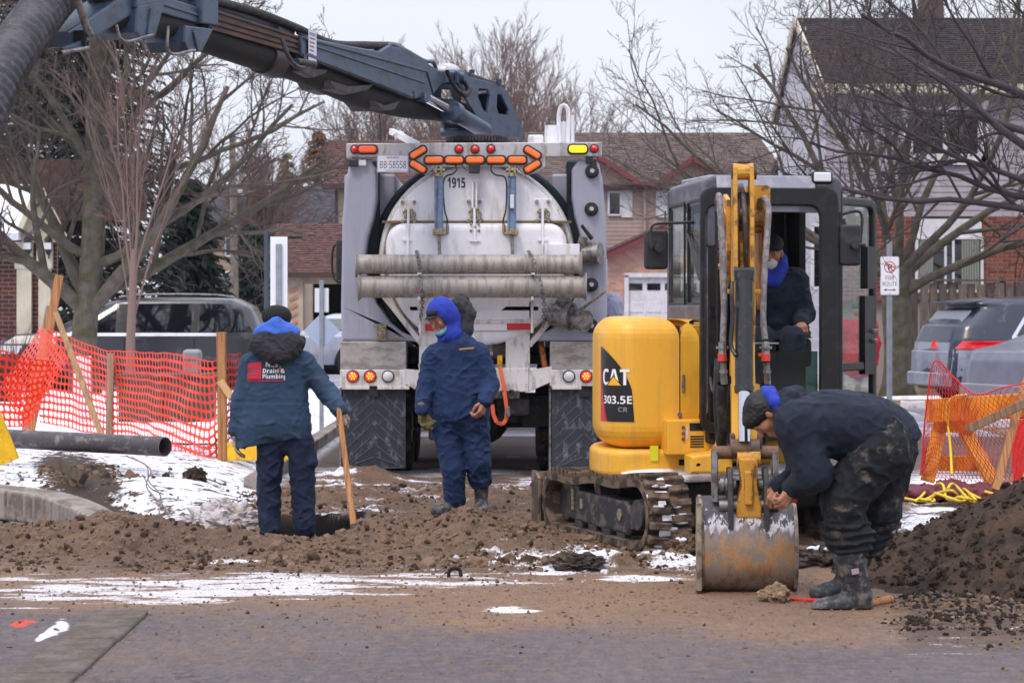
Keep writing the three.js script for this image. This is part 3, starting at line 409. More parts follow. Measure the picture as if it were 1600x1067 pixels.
// dark soil heap on the right
{
  const c = new V3(PX(1640, 13), 0, -13.1), g = new THREE.PlaneGeometry(3.6, 3.2, 150, 130).rotateX(-Math.PI / 2), p = g.attributes.position;
  for (let i = 0; i < p.count; i++) { const x = p.getX(i), z = p.getZ(i), n = fbm(x * 1.4 + 4, z * 1.4, 3, 3); const q = Math.hypot(x / 1.28, z / 1.2) + n * .22; const h = .66 * Math.pow(clamp(1 - q), 1.15) * (1 + .15 * n) + sst(1.12, .85, q) * (.05 * fbm(x * 5, z * 5, 6, 4) + .03 * Math.abs(noise(x * 13, z * 13, 2)) + .012 * noise(x * 30, z * 30)); p.setY(i, h - .03 * sst(.95, 1.15, q)); }
  g.computeVertexNormals(); const o = thing('soil_heap', 'tall heap of dark loose soil at the right edge of the road', 'soil heap', c); mesh('soil', boxUV(g), K.darkmud, o);
  const r = rng(31), ms = []; for (let i = 0; i < 6000; i++) { const k = Math.floor(r() * p.count), s = .005 + .02 * Math.pow(r(), 2.8); if (p.getY(k) < .02) continue; ms.push(new THREE.Matrix4().compose(new V3(p.getX(k) + (r() - .5) * .03, p.getY(k) + s * .2, p.getZ(k) + (r() - .5) * .03), new THREE.Quaternion().setFromEuler(new THREE.Euler(r() * 6, r() * 6, 0)), new V3(s, s, s))); }
  const im = new THREE.InstancedMesh(rockGeo(7, .55), K.darkmud, ms.length); ms.forEach((m, i) => im.setMatrixAt(i, m)); im.name = 'clods'; o.add(stuff(im));
}
// ---------- hydrovac truck ----------
const canvasTex = (w, h, draw) => { const c = document.createElement('canvas'); c.width = w; c.height = h; draw(c.getContext('2d'), w, h); const t = new THREE.CanvasTexture(c); t.colorSpace = THREE.SRGBColorSpace; return t; };
const decal = (name, w, h, tex, m4, parent, mat = {}) => { const g = new THREE.PlaneGeometry(w, h); g.applyMatrix4(m4); return mesh(name, g, MAT(name, { map: tex, roughness: .5, ...mat }), parent); };
{
  const D = 20.86, truck = thing('vacuum_truck', 'white and grey vacuum truck seen from behind with a raised boom and flashing lamps', 'truck', [PX(740, D), 0, -D]);
  const G = truck.position, L = (x, y, z = 0) => { const d = D - z; return [PX(x, d) - G.x, PY(y, d), z]; }, S = 163, U = (p) => p / S;
  const bx = (m, x0, y0, x1, y1, z0, z1, r = .006) => { const a = L(x0, y0), b = L(x1, y1); return m.box(Math.abs(b[0] - a[0]), Math.abs(a[1] - b[1]), Math.abs(z1 - z0), (a[0] + b[0]) / 2, (a[1] + b[1]) / 2, (z0 + z1) / 2, 0, 0, 0, r); };
  const poly = (pts) => pts.map(([x, y]) => L(x, y).slice(0, 2));
  const part = (n, m, mat, par = truck) => put(n, m, mat, par);
  // chassis and axles
  let m = new MB(); for (const s of [-1, 1]) m.box(.09, .28, 9.6, s * .42, .95, -4.9); m.box(2.3, .1, 4.6, 0, 1.12, -2.7); m.box(.9, .25, .5, .05, .72, -.9).cyl([-1.1, .5, -.95], [1.1, .5, -.95], .08).cyl([-1.1, .5, -2.3], [1.1, .5, -2.3], .08).ball(.1, .52, -.95, .24, .26, .26).box(1.6, .08, .5, 0, .6, -3.2).cyl([-.6, .75, -.6], [-.6, .75, -3], .16).cyl([.75, .72, -.5], [.75, .72, -1.6], .14).box(.3, .3, .7, .62, .62, -.6).box(.25, .5, .3, .35, .75, -.5);
  part('chassis', m, K.chassis);
  const tyre = () => { const t = new MB(); t.lathe([[.28, -.13], [.44, -.14], [.5, -.12], [.515, -.09], [.515, .09], [.5, .12], [.44, .14], [.28, .13]], T(0, 0, 0, 0, 0, Math.PI / 2), 40); for (let i = 0; i < 44; i++) for (const k of [-1, 0, 1]) { const a = (i + (k ? .5 : 0)) / 44 * 6.2832; t.box(.07, .03, .055, k * .085, Math.cos(a) * .517, Math.sin(a) * .517, a, 0, 0, 0); } return t.geo(); };
  const tg = tyre(), rg = new MB().cyl([-.12, 0, 0], [.12, 0, 0], .28, .28, 24).cyl([-.14, 0, 0], [.14, 0, 0], .12).geo();
  for (const z of [-.95, -2.3, -8]) for (const s of [-1, 1]) for (const q of z === -8 ? [0] : [0, 1]) { const w = mesh('wheel', rg, K.steel, truck); w.position.set(s * (1.1 - q * .34), .51, z); mesh('tyre', tg, K.tyre, w); }
  // tank with its two-piece rear door
  const cy = L(745, 405)[1], cx = L(745, 405)[0];
  const tank = part('tank', new MB().cyl([cx, cy, -.12], [cx, cy, -5.6], .9, .9, 56), K.white);
  const ring = new MB(); ring.add(new THREE.TorusGeometry(.915, .022, 10, 72), T(cx, cy, -.05)); ring.add(new THREE.TorusGeometry(.93, .02, 8, 72), T(cx, cy, -.12)); part('tank_rim', ring, K.offwhite, tank);
  m = new MB(); { const s = new THREE.Shape(); const ys = L(0, 346)[1] - cy; const a0 = Math.asin(ys / .9); s.absarc(0, 0, .9, a0, Math.PI - a0, false); m.shape(s, .06, T(cx, cy, -.02), .012, 2, 40); } part('upper_door', m, K.white, tank);
  m = new MB(); { const s = new THREE.Shape(), x0 = L(603, 0)[0] - cx, x1 = L(886, 0)[0] - cx, y1 = L(0, 349)[1] - cy; s.moveTo(x0 + .2, y1); s.lineTo(x1 - .2, y1); s.quadraticCurveTo(x1, y1, x1, y1 - .24); s.quadraticCurveTo(x1 - .02, -.55, .42, -.74); s.quadraticCurveTo(0, -.92, -.42, -.74); s.quadraticCurveTo(x0 + .02, -.55, x0, y1 - .24); s.quadraticCurveTo(x0, y1, x0 + .2, y1); m.shape(s, .2, T(cx, cy, .02), .07, 4, 12); }
  part('lower_door', m, K.white, tank);
  m = new MB(); { const s = new THREE.Shape(); s.absarc(0, 0, .895, 0, Math.PI * 2); m.shape(s, .04, T(cx, cy, -.06), .005, 1, 48); } part('door_seal', m, K.zinc, tank);
  bx(m = new MB(), 597, 345, 893, 348.5, -.02, .03, .002); part('seam_strip', m, MAT('brown_seal', { color: '#6e5a3e', roughness: .7 }), tank);
  m = new MB(); bx(m, 661, 492, 690, 510, -.03, .08); bx(m, 790, 475, 800, 515, -.03, .06); bx(m, 806, 475, 816, 515, -.03, .06); part('lower_hinge', m.each(1), K.zinc, tank);
  // door clamps: plate, bolts, lever
  for (const [x, y] of [[638, 326], [741, 325], [848, 325]]) {
    const c = new MB(); bx(c, x - 14, y - 14, x + 14, y + 20, .008, .022, .003); const k = part('door_clamp', c, K.white, tank);
    const b = new MB(); for (const [u, v] of [[-9, -10], [9, -10], [-9, 20], [9, 20]]) b.cyl(L(x + u, y + v, .02), L(x + u, y + v, .06), U(3.2), U(2.6), 10); bx(b, x - 6, y + 1, x - 2, y + 16, .02, .09); bx(b, x + 3, y + 1, x + 7, y + 16, .02, .09); b.cyl(L(x - 9, y + 6, .06), L(x + 9, y + 6, .06), U(2.5), U(2.5), 8).tube([L(x + 6, y + 2, .05), L(x + 11, y + 8, .08), L(x + 10, y + 16, .05), L(x + 14, y + 20, .03)], .006, 10, 5); part('clamp_bolt', b.each(1), K.zinc, k);
  }
  m = new MB(); m.cyl(L(638, 322, .1), L(637, 398, .15), .013, .013, 8).cyl(L(848, 322, .1), L(848, 398, .15), .013, .013, 8); bx(m, 630, 374, 644, 377, .1, .14, 0); bx(m, 840, 374, 856, 377, .1, .14, 0); bx(m, 737, 282, 740, 326, .04, .1); bx(m, 743, 282, 746, 326, .04, .1); bx(m, 736, 281, 747, 285, .04, .1); m.cyl(L(741, 325, .1), L(742, 378, .14), .014, .014, 8); bx(m, 734, 375, 750, 378, .1, .14, 0); part('clamp_lever', m.each(1), K.white, tank);
  m = new MB(); for (const [u, v] of [[-6, -5], [6, -5], [-6, 5], [6, 5], [0, 0]]) m.ball(...L(742 + u, 355 + v, .125), .014); part('lever_boss', m.each(1), K.zinc, tank);
  // bellows behind the panels and side cabinets
  m = new MB(); for (let i = 0; i < 4; i++) m.add(new THREE.TorusGeometry(.995 - i * .03, .035, 10, 60), T(cx, cy, -.3 - i * .11)); m.cyl([cx, cy, -.35], [cx, cy, -.95], 1.03, 1.03, 50, true); part('bellows', m, K.bellows);
  const lp = [[546, 256], [552, 250], [578, 250], [588, 264], [588, 310], [583, 340], [574, 372], [570, 402], [574, 440], [588, 475], [610, 505], [638, 526], [656, 531], [656, 533], [534, 533], [533, 480], [535, 350], [540, 285]];
  for (const f of [0, 1]) { const q = f ? lp.map(([x, y]) => [1482 - x, y]).reverse() : lp; const e = part('rear_panel', new MB().ext(poly(q), .34, T(0, 0, -.12), .028), K.panel); const xm = f ? 1.0 : -1.02; part('side_cabinet', new MB().box(.5, 1.75, 4.4, xm, 2.05, -2.55, 0, 0, 0, .03), K.panel); part('panel_cheek', new MB().box(.16, 1.7, .5, f ? .98 : -1.0, 2.2, -.5, 0, 0, 0, .02), K.bellows, e); }
  const nutGeo = (() => { const g = new MB(); g.cyl([0, 0, 0], [0, 0, .07], U(10), U(8), 6).cyl([0, 0, .0], [0, 0, .025], U(11), U(11), 12); return g.geo(); })(), nutIn = new MB().cyl([0, 0, .07], [0, 0, .11], U(4), U(3), 10).geo();
  for (const [x, y] of [[925, 268], [924, 327], [924, 445], [924, 509]]) { const n = mesh('hose_cap', nutGeo, K.blackplastic, truck); n.position.set(...L(x, y, .05)); n.rotation.z = .3; mesh('cap_stud', nutIn, K.alu, n); }
  // light beam with its lamps
  const beam = part('light_beam', new MB().ext(poly([[542, 225], [940, 223], [940, 245], [852, 246], [852, 262], [840, 270], [821, 274], [806, 262], [680, 262], [668, 274], [640, 268], [640, 246], [542, 247]]), .12, T(0, 0, .03), .008), K.alu);
  bx(m = new MB(), 590, 246, 700, 252, -.1, .02); bx(m, 550, 240, 560, 262, -.08, .02); bx(m, 918, 240, 932, 262, -.08, .02); part('beam_bracket', m.each(1), K.offwhite, beam);
  const oval = (x, y, w, h, a, mat) => { const p = L(x, y, .09), q = part('marker_lamp', new MB().shape(rrect(U(w + 4), U(h + 4), U(h + 3.8) / 2), .03, T(p[0], p[1], .1, 0, 0, a), .008), K.blackplastic, beam); part('lens', new MB().shape(rrect(U(w - 1.5), U(h - 1.5), U(h - 1.6) / 2), .05, T(p[0], p[1], .105, 0, 0, a), .014, 3), mat, q); };
  const lampRed = K.redlamp.clone(); lampRed.name = 'red_marker_lens';
  const yl = MAT('lit_yellow_lens', { phys: 1, color: '#ffd21a', roughness: .2, emissive: '#ffe020', emissiveIntensity: .95 }), rdo = MAT('amber_red_lens', { phys: 1, color: '#e0500f', roughness: .2, clearcoat: 1, emissive: '#ff4a10', emissiveIntensity: .25 });
  oval(574, 233.5, 29, 12, 0, rdo); oval(903, 233, 29, 13, 0, yl); for (const x of [678, 709.5, 742, 775, 808]) oval(x, 250, 29, 11.5, 0, K.orangelamp);
  for (const [x, y, a] of [[653, 238.5, .55], [653, 260.5, -.55], [832, 238.5, -.55], [832, 260.5, .55]]) oval(x, y, 28, 11, a, K.orangelamp);
  const round = (x, y, r, mat, par, z = .1, bez = K.blackplastic) => { const p = L(x, y, z), q = part('round_lamp', new MB().cyl([p[0], p[1], z - .02], [p[0], p[1], z + .012], U(r + 2.2), U(r + 1.6), 24), bez, par); return part('lens', new MB().lathe([[0, .022], [U(r) * .6, .018], [U(r), .004], [U(r), -.02]].map(([a, b]) => [Math.max(a, 1e-4), b]).reverse(), T(p[0], p[1], z + .012, Math.PI / 2), 20), mat, q); };
  for (const [x, y] of [[554, 233], [717, 233], [742, 233], [767, 232.5], [928.5, 232]]) round(x, y, 5.4, K.redlamp, beam, .1);
  bx(m = new MB(), 546, 251, 559, 261, .02, .13); part('work_lamp', m.each(1), K.blackplastic); bx(m = new MB(), 561, 251, 573, 260, .0, .1); part('work_lamp', m.each(1), K.clearlamp); bx(m = new MB(), 915, 243, 926, 256, -.02, .08); bx(m, 924, 250, 932, 262, -.02, .08); part('work_lamp', m.each(1), K.blackplastic);
  bx(m = new MB(), 733, 258, 750, 272, .08, .2); part('rear_camera', m, K.blackplastic, beam);
  m = new MB(); m.tube([L(712, 258, .1), L(713, 266, .13), L(706, 272, .12), L(697, 275, .1), L(693, 284, .08), L(695, 330, .08), L(699, 345, .1), L(698, 362, .12)], .008, 30, 6).tube([L(768, 258, .1), L(767, 266, .13), L(774, 273, .12), L(788, 276, .1), L(791, 284, .08), L(790, 330, .08), L(786, 345, .1), L(787, 362, .12)], .008, 30, 6).tube([L(722, 258, .1), L(728, 265, .12), L(735, 266, .14)], .004, 10, 5); part('hydraulic_line', m.each(1), K.hose);
  // door cylinders
  for (const x of [686, 800]) { const c = part('door_cylinder', new MB().cyl(L(x, 276, .14), L(x, 360, .17), U(6.6), U(6.6), 20).cyl(L(x - 5.5, 278, .2), L(x - 5.5, 358, .2), .012, .012, 6), K.cyl); part('rod', new MB().cyl(L(x, 360, .17), L(x + .7, 400, .2), U(2.6), U(2.6), 14), K.steel, c); const e = new MB(); bx(e, x - 9, 359, x + 9, 368, .1, .24); bx(e, x - 7, 273, x + 7, 278, .09, .2); bx(e, x - 6, 262, x - 2, 276, .1, .2); bx(e, x + 2, 262, x + 6, 276, .1, .2); e.cyl(L(x - 9, 266, .15), L(x + 9, 266, .15), U(3), U(3), 10); for (const s of [-1, 1]) e.cyl(L(x + s * 6, 364, .22), L(x + s * 6, 364, .27), U(2.4), U(2.4), 8); part('end_block', e, K.zinc, c); }
  for (const [x, s] of [[699, 1], [787, -1]]) { m = new MB(); m.cyl(L(x, 350, .13), L(x, 364, .13), .014, .014, 8).cyl(L(x, 364, .13), L(x - s * 8, 366, .15), .01, .01, 8); part('hose_fitting', m, K.zinc); }
  bx(m = new MB(), 797, 306, 803, 327, .2, .24, .002); part('cylinder_label', m, K.clearlamp);
  // aluminium suction tubes on the door, chained
  const tubeGeo = (x0, x1, y0, y1, fl) => { const a = L(x0, (y0 + y1) / 2, .42), b = L(x1, (y0 + y1) / 2, .42), r = U(y1 - y0) / 2, t = new MB(); t.cyl(a, b, r, r, 36, true).cyl([a[0] + .02, a[1], a[2]], [b[0] - .02, b[1], b[2]], r - .008, r - .008, 24, true); for (const e of fl) t.lathe([[r, -.03], [r + .008, -.01], [r + U(5), .006], [r + U(5), .016], [r - .006, .016]], T(e > 0 ? b[0] - .012 : a[0] + .012, a[1], a[2], 0, 0, e > 0 ? -Math.PI / 2 : Math.PI / 2), 30); for (let i = 0; i < 3; i++) { const x = lerp(a[0], b[0], .25 + i * .25); t.cyl([x, a[1], a[2]], [x + .006, a[1], a[2]], r + .002, r + .002, 32, true); } return t; };
  const scuffed = bump(MAT('scuffed_aluminium', { map: rep(dirty('#a29c98', '#837a72', .4, { seed: 90, sx: 30, sy: 3, v: .06 }), .7, 1.2), roughness: .55, metalness: .25 }), TX.grain, 4, .001);
  part('suction_tube', tubeGeo(556, 909, 398, 428, [-1, 1]), scuffed); part('suction_tube', tubeGeo(560, 916, 431, 465, [-1, 1]), scuffed);
  m = new MB(); for (const x of [660, 833]) { bx(m, x - 4, 425, x, 520, .2, .3); bx(m, x - 4, 464, x, 470, .2, .56); bx(m, x - 4, 428, x + 2, 431, .25, .6); } part('tube_bracket', m.each(3), K.offwhite);
  for (const pts of [[[651, 392, .25], [653, 404, .6], [657, 425, .56], [659, 448, .62], [660, 470, .5], [657, 500, .4]], [[826, 392, .25], [832, 405, .58], [838, 418, .58], [842, 430, .6], [846, 450, .62], [850, 470, .5], [849, 512, .3]]]) { const cv = new THREE.CatmullRomCurve3(pts.map((p) => v3(L(...p)))), c = new MB(), n = 30, tg2 = new THREE.TorusGeometry(.016, .0055, 5, 8).scale(1, 1.5, 1); for (let i = 0; i < n; i++) { const p = cv.getPointAt((i + .5) / n), t = cv.getTangentAt((i + .5) / n); c.add(tg2, new THREE.Matrix4().compose(p, new THREE.Quaternion().setFromUnitVectors(new V3(0, 1, 0), t).multiply(new THREE.Quaternion().setFromEuler(new THREE.Euler(0, i % 2 ? 1.57 : 0, 0))), new V3(1, 1, 1))); } part('chain', c, K.steel); }
  // under-ride frame
  m = new MB(); bx(m, 640, 478, 842, 486, .0, .12); bx(m, 655, 498, 840, 506, .02, .14); bx(m, 660, 490, 668, 520, .02, .12); bx(m, 826, 470, 834, 520, .02, .12); m.bar(L(600, 462, -.05), L(662, 540, .05), .06, .05).bar(L(892, 462, -.05), L(826, 540, .05), .06, .05); bx(m, 790, 517, 828, 578, -.02, .08, .012); bx(m, 655, 517, 690, 578, -.02, .08, .012); bx(m, 766, 575, 826, 612, 0, .1, .012); bx(m, 655, 575, 715, 612, 0, .1, .012); m.ext(poly([[826, 578], [862, 572], [862, 596], [826, 612]]), .06, T(0, 0, .05)).ext(poly([[655, 578], [632, 576], [632, 598], [655, 612]]), .06, T(0, 0, .05)); part('rear_frame', m.each(1), K.offwhite);
  m = new MB(); bx(m, 665, 506, 685, 517, .145, .155, .001); bx(m, 792, 505, 832, 515, .145, .155, .001); part('reflective_tape', m.each(1), MAT('red_tape', { color: '#c8202c', roughness: .35 })); bx(m = new MB(), 685, 506, 792, 516, .143, .153, .001); part('reflective_tape', m.each(1), MAT('white_tape', { color: '#e6dfe2', roughness: .35 }));
  m = new MB(); bx(m, 770, 522, 792, 560, -.1, 0); bx(m, 770, 610, 812, 622, .02, .14, .01); m.add(new THREE.TorusGeometry(U(6), U(1.6), 8, 20), T(...L(799, 616, .15))).add(new THREE.TorusGeometry(U(5), U(1.4), 8, 20), T(...L(786, 616, .15))); bx(m, 790, 622, 828, 650, -.4, -.1, .03); bx(m, 668, 640, 700, 690, -.5, -.2, .03); part('tow_hitch', m.each(1), K.darksteel);
  part('valve_tag', bx(new MB(), 777, 555, 785, 572, .02, .06), K.yboard);
  m = new MB(); { const w = (pts) => { for (let i = 0; i < pts.length - 1; i++) m.bar(L(...pts[i]), L(...pts[i + 1]), .005, U(6), [1, .1, .2], 0); }; w([[781, 573, .1], [783, 584, .13], [786, 600, .15], [789, 618, .16], [792, 640, .15], [791, 655, .14], [785, 663, .14], [776, 660, .14], [771, 648, .14], [769, 632, .14]]); } part('tie_strap', m, MAT('orange_strap', { color: '#e2643e', roughness: .8 })); part('strap_hook', bx(new MB(), 790, 634, 797, 650, .14, .18), K.steel, truck);
  // fenders, lamps, mud flaps
  const ribMat = MAT('dusty_rubber', { color: '#565963', roughness: .7 });
  for (const f of [0, 1]) {
    const X = (x) => f ? 1460 - x : x, [x0, x1] = f ? [859, 932] : [532, 635];
    m = new MB(); bx(m, x0, 533, x1, 577, -.35, .05, .01); part('fender_box', m, MAT('brushed_steel', { map: rep(dirty('#b3aeab', '#8f8780', .4, { seed: 92, sx: 3, sy: 9 }), .8), roughness: .42, metalness: .5 }));
    const bar = part('lamp_bar', new MB().ext(poly([[x0, 577], [x1 + (f ? 0 : 0), 577], [x1, 603], [x0, 603]]), .1, T(0, 0, .04), .01), K.offwhite); bx(m = new MB(), x0 + 3, 602, f ? 908 : 578, 608, -.02, .1); if (!f) bx(m, 590, 602, 640, 608, -.02, .1); part('lip', m, K.offwhite, bar);
    for (const [x, k] of f ? [[889, 1], [916, 0]] : [[551, 0], [578, 0], [606, 1]]) {
      if (k) { round(x, 588, 8.2, K.clearlamp, bar, .095); continue; }
      const ln = round(x, 588, 8.2, MAT('tail_lens', { phys: 1, color: '#e0281a', roughness: .2, clearcoat: 1, emissive: '#ff2a10', emissiveIntensity: .55 }), bar, .095), p = L(x, 588, .13), dd = new MB(); for (let q = 0; q < 7; q++) { const a = q / 6 * 6.2832; dd.ball(p[0] + (q < 6 ? Math.cos(a) * U(4) : 0), p[1] + (q < 6 ? Math.sin(a) * U(4) : 0), .125, U(1.7), U(1.7), .012, 8); } part('diode', dd, MAT('lit_diode_lamp', { color: '#ffb040', emissive: '#ff9a30', emissiveIntensity: 1.3 }), ln.parent);
    }
    const fx0 = f ? 862 : 536, fx1 = f ? 934 : 634, flap = part('mud_flap', bx(new MB(), fx0, 605, fx1, 732, .0, .022, .006), bump(MAT('mud_flap_rubber', { map: rep(dirty('#2b2e37', '#7d7f8c', .06, { seed: 94 + f, sx: 14, sy: 9, max: .6 }), 1.1, .8), roughness: .65 }), TX.blot, 3, .003));
    m = new MB(); const mid = f ? 913 : 586; for (let i = 0; i < 8; i++) for (const s of [-1, 1]) { const y = 606 + i * 18, q = Math.min(46, s < 0 ? mid - fx0 - 3 : fx1 - mid - 3); if (q > 4) m.bar(L(mid + s * 2, y, .024), L(mid + s * q, Math.min(730, y + q * .9), .024), .007, .01, [0, 0, 1], 0); } part('chevron_ribs', m, ribMat, flap);
    bx(m = new MB(), f ? 905 : 576, 598, f ? 921 : 592, 620, .02, .05); part('flap_clip', m, K.blackplastic, flap);
    bx(m = new MB(), f ? 858 : 530, 606, f ? 861 : 533, 745, -.5, .0, 0); part('flap_stay', m, K.steel, flap);
  }
  // valves and fittings
  const val = (x, y, s, n) => { const v = new MB(); v.cyl(L(x - 22 * s, y, .12), L(x + 2 * s, y + 2 * s, .2), U(17 * s), U(17 * s), 20).cyl(L(x + 2 * s, y + 2 * s, .2), L(x + 9 * s, y + 3 * s, .22), U(22 * s), U(22 * s), 20).cyl(L(x + 10 * s, y + 6 * s, .2), L(x + 26 * s, y + 8 * s, .28), U(15 * s), U(14 * s), 18).cyl(L(x - 2 * s, y - 12 * s, .18), L(x - 2 * s, y - 24 * s, .2), U(10 * s), U(12 * s), 14).cyl(L(x + 27 * s, y + 9 * s, .28), L(x + 31 * s, y + 10 * s, .3), U(17 * s), U(17 * s), 16); for (let i = 0; i < 6; i++) { const a = i; v.ball(...L(x + 6 * s + Math.cos(a) * 19 * s, y + 4 * s + Math.sin(a) * 19 * s, .25), U(2.6 * s)); } const o = part(n, v, K.steel); return o; };
  const v1 = val(885, 492, 1, 'outlet_valve'); part('valve_handle', new MB().cyl(L(902, 488, .2), L(946, 455, .32), .016, .012, 8), K.zinc, v1);
  m = new MB(); m.cyl(L(904, 398, .1), L(932, 396, .16), U(13), U(14), 18).cyl(L(930, 396, .16), L(938, 396, .18), U(17), U(17), 18).cyl(L(908, 388, .14), L(912, 370, .16), U(7), U(7), 12); bx(m, 905, 378, 925, 386, .08, .14); bx(m, 912, 406, 924, 414, .08, .14); const v2 = part('side_valve', m, K.steel); part('valve_handle', new MB().cyl(L(925, 373, .2), L(909, 352, .25), .022, .016, 8), K.blackplastic, v2);
  m = new MB(); bx(m, 590, 506, 604, 532, .04, .08); m.cyl(L(597, 517, .06), L(595, 519, .2), U(7.5), U(7), 14).cyl(L(584, 508, .1), L(598, 512, .1), .014, .014, 8); m.cyl(L(618, 526, .05), L(618, 526, .12), U(4.5), U(4.5), 10); part('drain_fitting', m.each(1), K.zinc);
  bx(m = new MB(), 524, 376, 531, 443, -.25, -.1, .02); m.tube([L(533, 380, -.1), L(522, 384, -.12), L(522, 436, -.12), L(533, 440, -.1)], .012, 20, 6); part('side_mirror', m, K.blackplastic);
  m = new MB(); bx(m, 850, 382, 905, 400, .1, .2); part('tube_cradle', m, K.white);
  m = new MB(); m.tube([L(845, 535, -.1), L(850, 565, 0), L(858, 600, -.1)], .03, 14, 8); part('orange_hose', m, MAT('orange_hose', { map: rep(dirty('#b5642d', '#4d3a2c', .4, { seed: 96 }), 4), roughness: .6 }));
  // writing
  decal('licence_plate', U(49), U(27), canvasTex(256, 140, (c, w, h) => { c.fillStyle = '#d9d8e2'; c.fillRect(0, 0, w, h); c.strokeStyle = '#8e8ea6'; c.lineWidth = 5; c.strokeRect(4, 4, w - 8, h - 8); c.fillStyle = '#4c5672'; c.font = 'bold 22px sans-serif'; c.textAlign = 'center'; c.fillText('ONTARIO', w / 2, 30); c.fillStyle = '#3c4054'; c.font = '76px sans-serif'; c.save(); c.translate(w / 2, 108); c.scale(.68, 1.05); c.fillText('BB·58558', 0, 0); c.restore(); c.font = '13px sans-serif'; c.fillText('YOURS TO DISCOVER', w / 2, 128); }), T(...L(613.5, 255.5, .11)), beam).material.roughness = .5;
  decal('fleet_number', U(36), U(20), canvasTex(256, 140, (c, w, h) => { c.clearRect(0, 0, w, h); c.fillStyle = '#17171b'; c.font = 'bold 150px sans-serif'; c.textAlign = 'center'; c.save(); c.translate(w / 2, 126); c.scale(.62, 1); c.fillText('1915', 0, 0); c.restore(); }), T(...L(713, 285, .0165)), tank, { transparent: true });
  // cab ahead of the tank (mostly hidden)
  m = new MB(); m.box(2.4, 1.6, 2.1, 0, 1.9, -8.3, 0, 0, 0, .1).box(2.3, .7, 1.2, 0, 1.15, -9.7, 0, 0, 0, .08); const cab = part('cab', m, K.white); part('cab_window', new MB().box(2.42, .6, 1.1, 0, 2.25, -8.4, 0, 0, 0, .05), K.darkglass, cab);
  // roof gear
  m = new MB(); m.tube([L(874, 222, -1.2), L(874, 175, -1.2), L(879, 164, -1.2), L(886, 168, -1.2), L(888, 222, -1.2)], .022, 30, 8).tube([L(895, 222, -1), L(895, 180, -1)], .018, 6, 8).tube([L(881, 222, -1.5), L(881, 190, -1.5)], .03, 6, 8); part('exhaust_pipe', m.each(1), K.white);
  m = new MB(); bx(m, 826, 196, 852, 226, -1.4, -1.1, .02); bx(m, 836, 214, 908, 226, -1.3, -.9, .02); m.cyl(L(862, 226, -1.2), L(862, 196, -1.2), .08, .07, 14).bar(L(611, 205, -.6), L(652, 226, -.2), .05, .06).bar(L(630, 207, -.6), L(618, 217, -.5), .03, .03); m.tube([L(612, 212, -.5), L(622, 206, -.5), L(636, 214, -.4)], .014, 10, 6); part('roof_fitting', m.each(1), K.white);
  m = new MB(); m.cyl(L(593, 175, -1.5), L(594, 228, -1.5), .006, .006, 5); part('whip_antenna', m, K.blackplastic);
  m = new MB(); m.cyl(L(745, 224, -1.15), L(745, 213, -1.15), U(46), U(44), 48).cyl(L(745, 232, -1.15), L(745, 224, -1.15), U(40), U(40), 30); for (let i = 0; i < 60; i++) { const a = i / 60 * 6.2832, c = L(745, 219, -1.15); m.box(.03, .05, .02, c[0] + Math.cos(a) * U(49), c[1], -1.15 + Math.sin(a) * U(49), 0, -a, 0, 0); } bx(m, 694, 206, 704, 220, -1.0, -.8); part('turntable', m, K.darksteel);

  // ----- boom: swung to the left and towards the camera -----
  const A = at(690, 120, 22), B = at(95, 60, 13.6), dx = B.x - A.x, dz = B.z - A.z, dl = Math.hypot(dx, dz), ux = dx / dl, uz = dz / dl;
  const boom = new THREE.Group(); boom.name = 'boom'; truck.add(boom); boom.position.set(A.x - G.x, A.y, A.z - G.z); boom.rotation.y = Math.atan2(-uz, ux);
  const Q = (x, y) => { const a = (x - 800) / F, t = (-A.x * -uz + A.z * -ux) / 1; const nx = -uz, nz = ux, s = (nx * A.x + nz * A.z) / (nx * a - nz); return [(s * a - A.x) * ux + (-s - A.z) * uz, EYE + (HZ - y) / F * s - A.y]; };
  const W = (x, y, w = 0) => [...Q(x, y), -w], bp = (pts) => pts.map(([x, y]) => Q(x, y)), bpart = (n, mm, mat) => put(n, mm, mat, boom);
  // sides of the turret
  const hs = [[682, 112], [694, 119], [745, 131], [763, 142], [771, 165], [790, 208], [788, 216], [734, 213], [728, 206], [692, 147], [683, 130]], hole1 = [[717, 139], [732, 140], [735, 150], [731, 178], [724, 172], [716, 152]], hole2 = [[747, 148], [754, 148], [765, 172], [764, 181], [749, 178], [746, 168]];
  m = new MB(); for (const w of [-.2, .2]) m.ext(bp(hs), .03, T(0, 0, w), .006, [bp(hole1).reverse(), bp(hole2).reverse()]); m.bar(W(740, 214), W(788, 214), .4, .03, [0, 1, 0]).bar(W(763, 145), W(787, 207), .38, .02).cyl(W(689, 121, -.26), W(689, 121, .26), .075, .075, 20).cyl(W(724, 207, -.24), W(724, 207, .24), .05, .05, 14); bpart('turret', m.each(1), K.boom);
  m = new MB(); m.ball(...W(706, 112, -.05), .16, .09, .14, 16); bpart('swivel_cover', m, K.alu);
  m = new MB(); m.bar(W(690, 113, .05), W(762, 138, .05), .3, .05); m.cyl(W(705, 115, .22), W(705, 110, .22), .03, .03, 10).cyl(W(748, 135, .22), W(748, 125, .22), .03, .03, 10); bpart('turret_top', m.each(1), K.darksteel);
  // main box and its inner sections
  const ob = [[439, 56], [505, 70], [565, 81], [580, 72], [606, 76], [659, 110], [690, 113], [692, 126], [664, 132], [650, 149], [619, 155], [560, 133], [441, 89]];
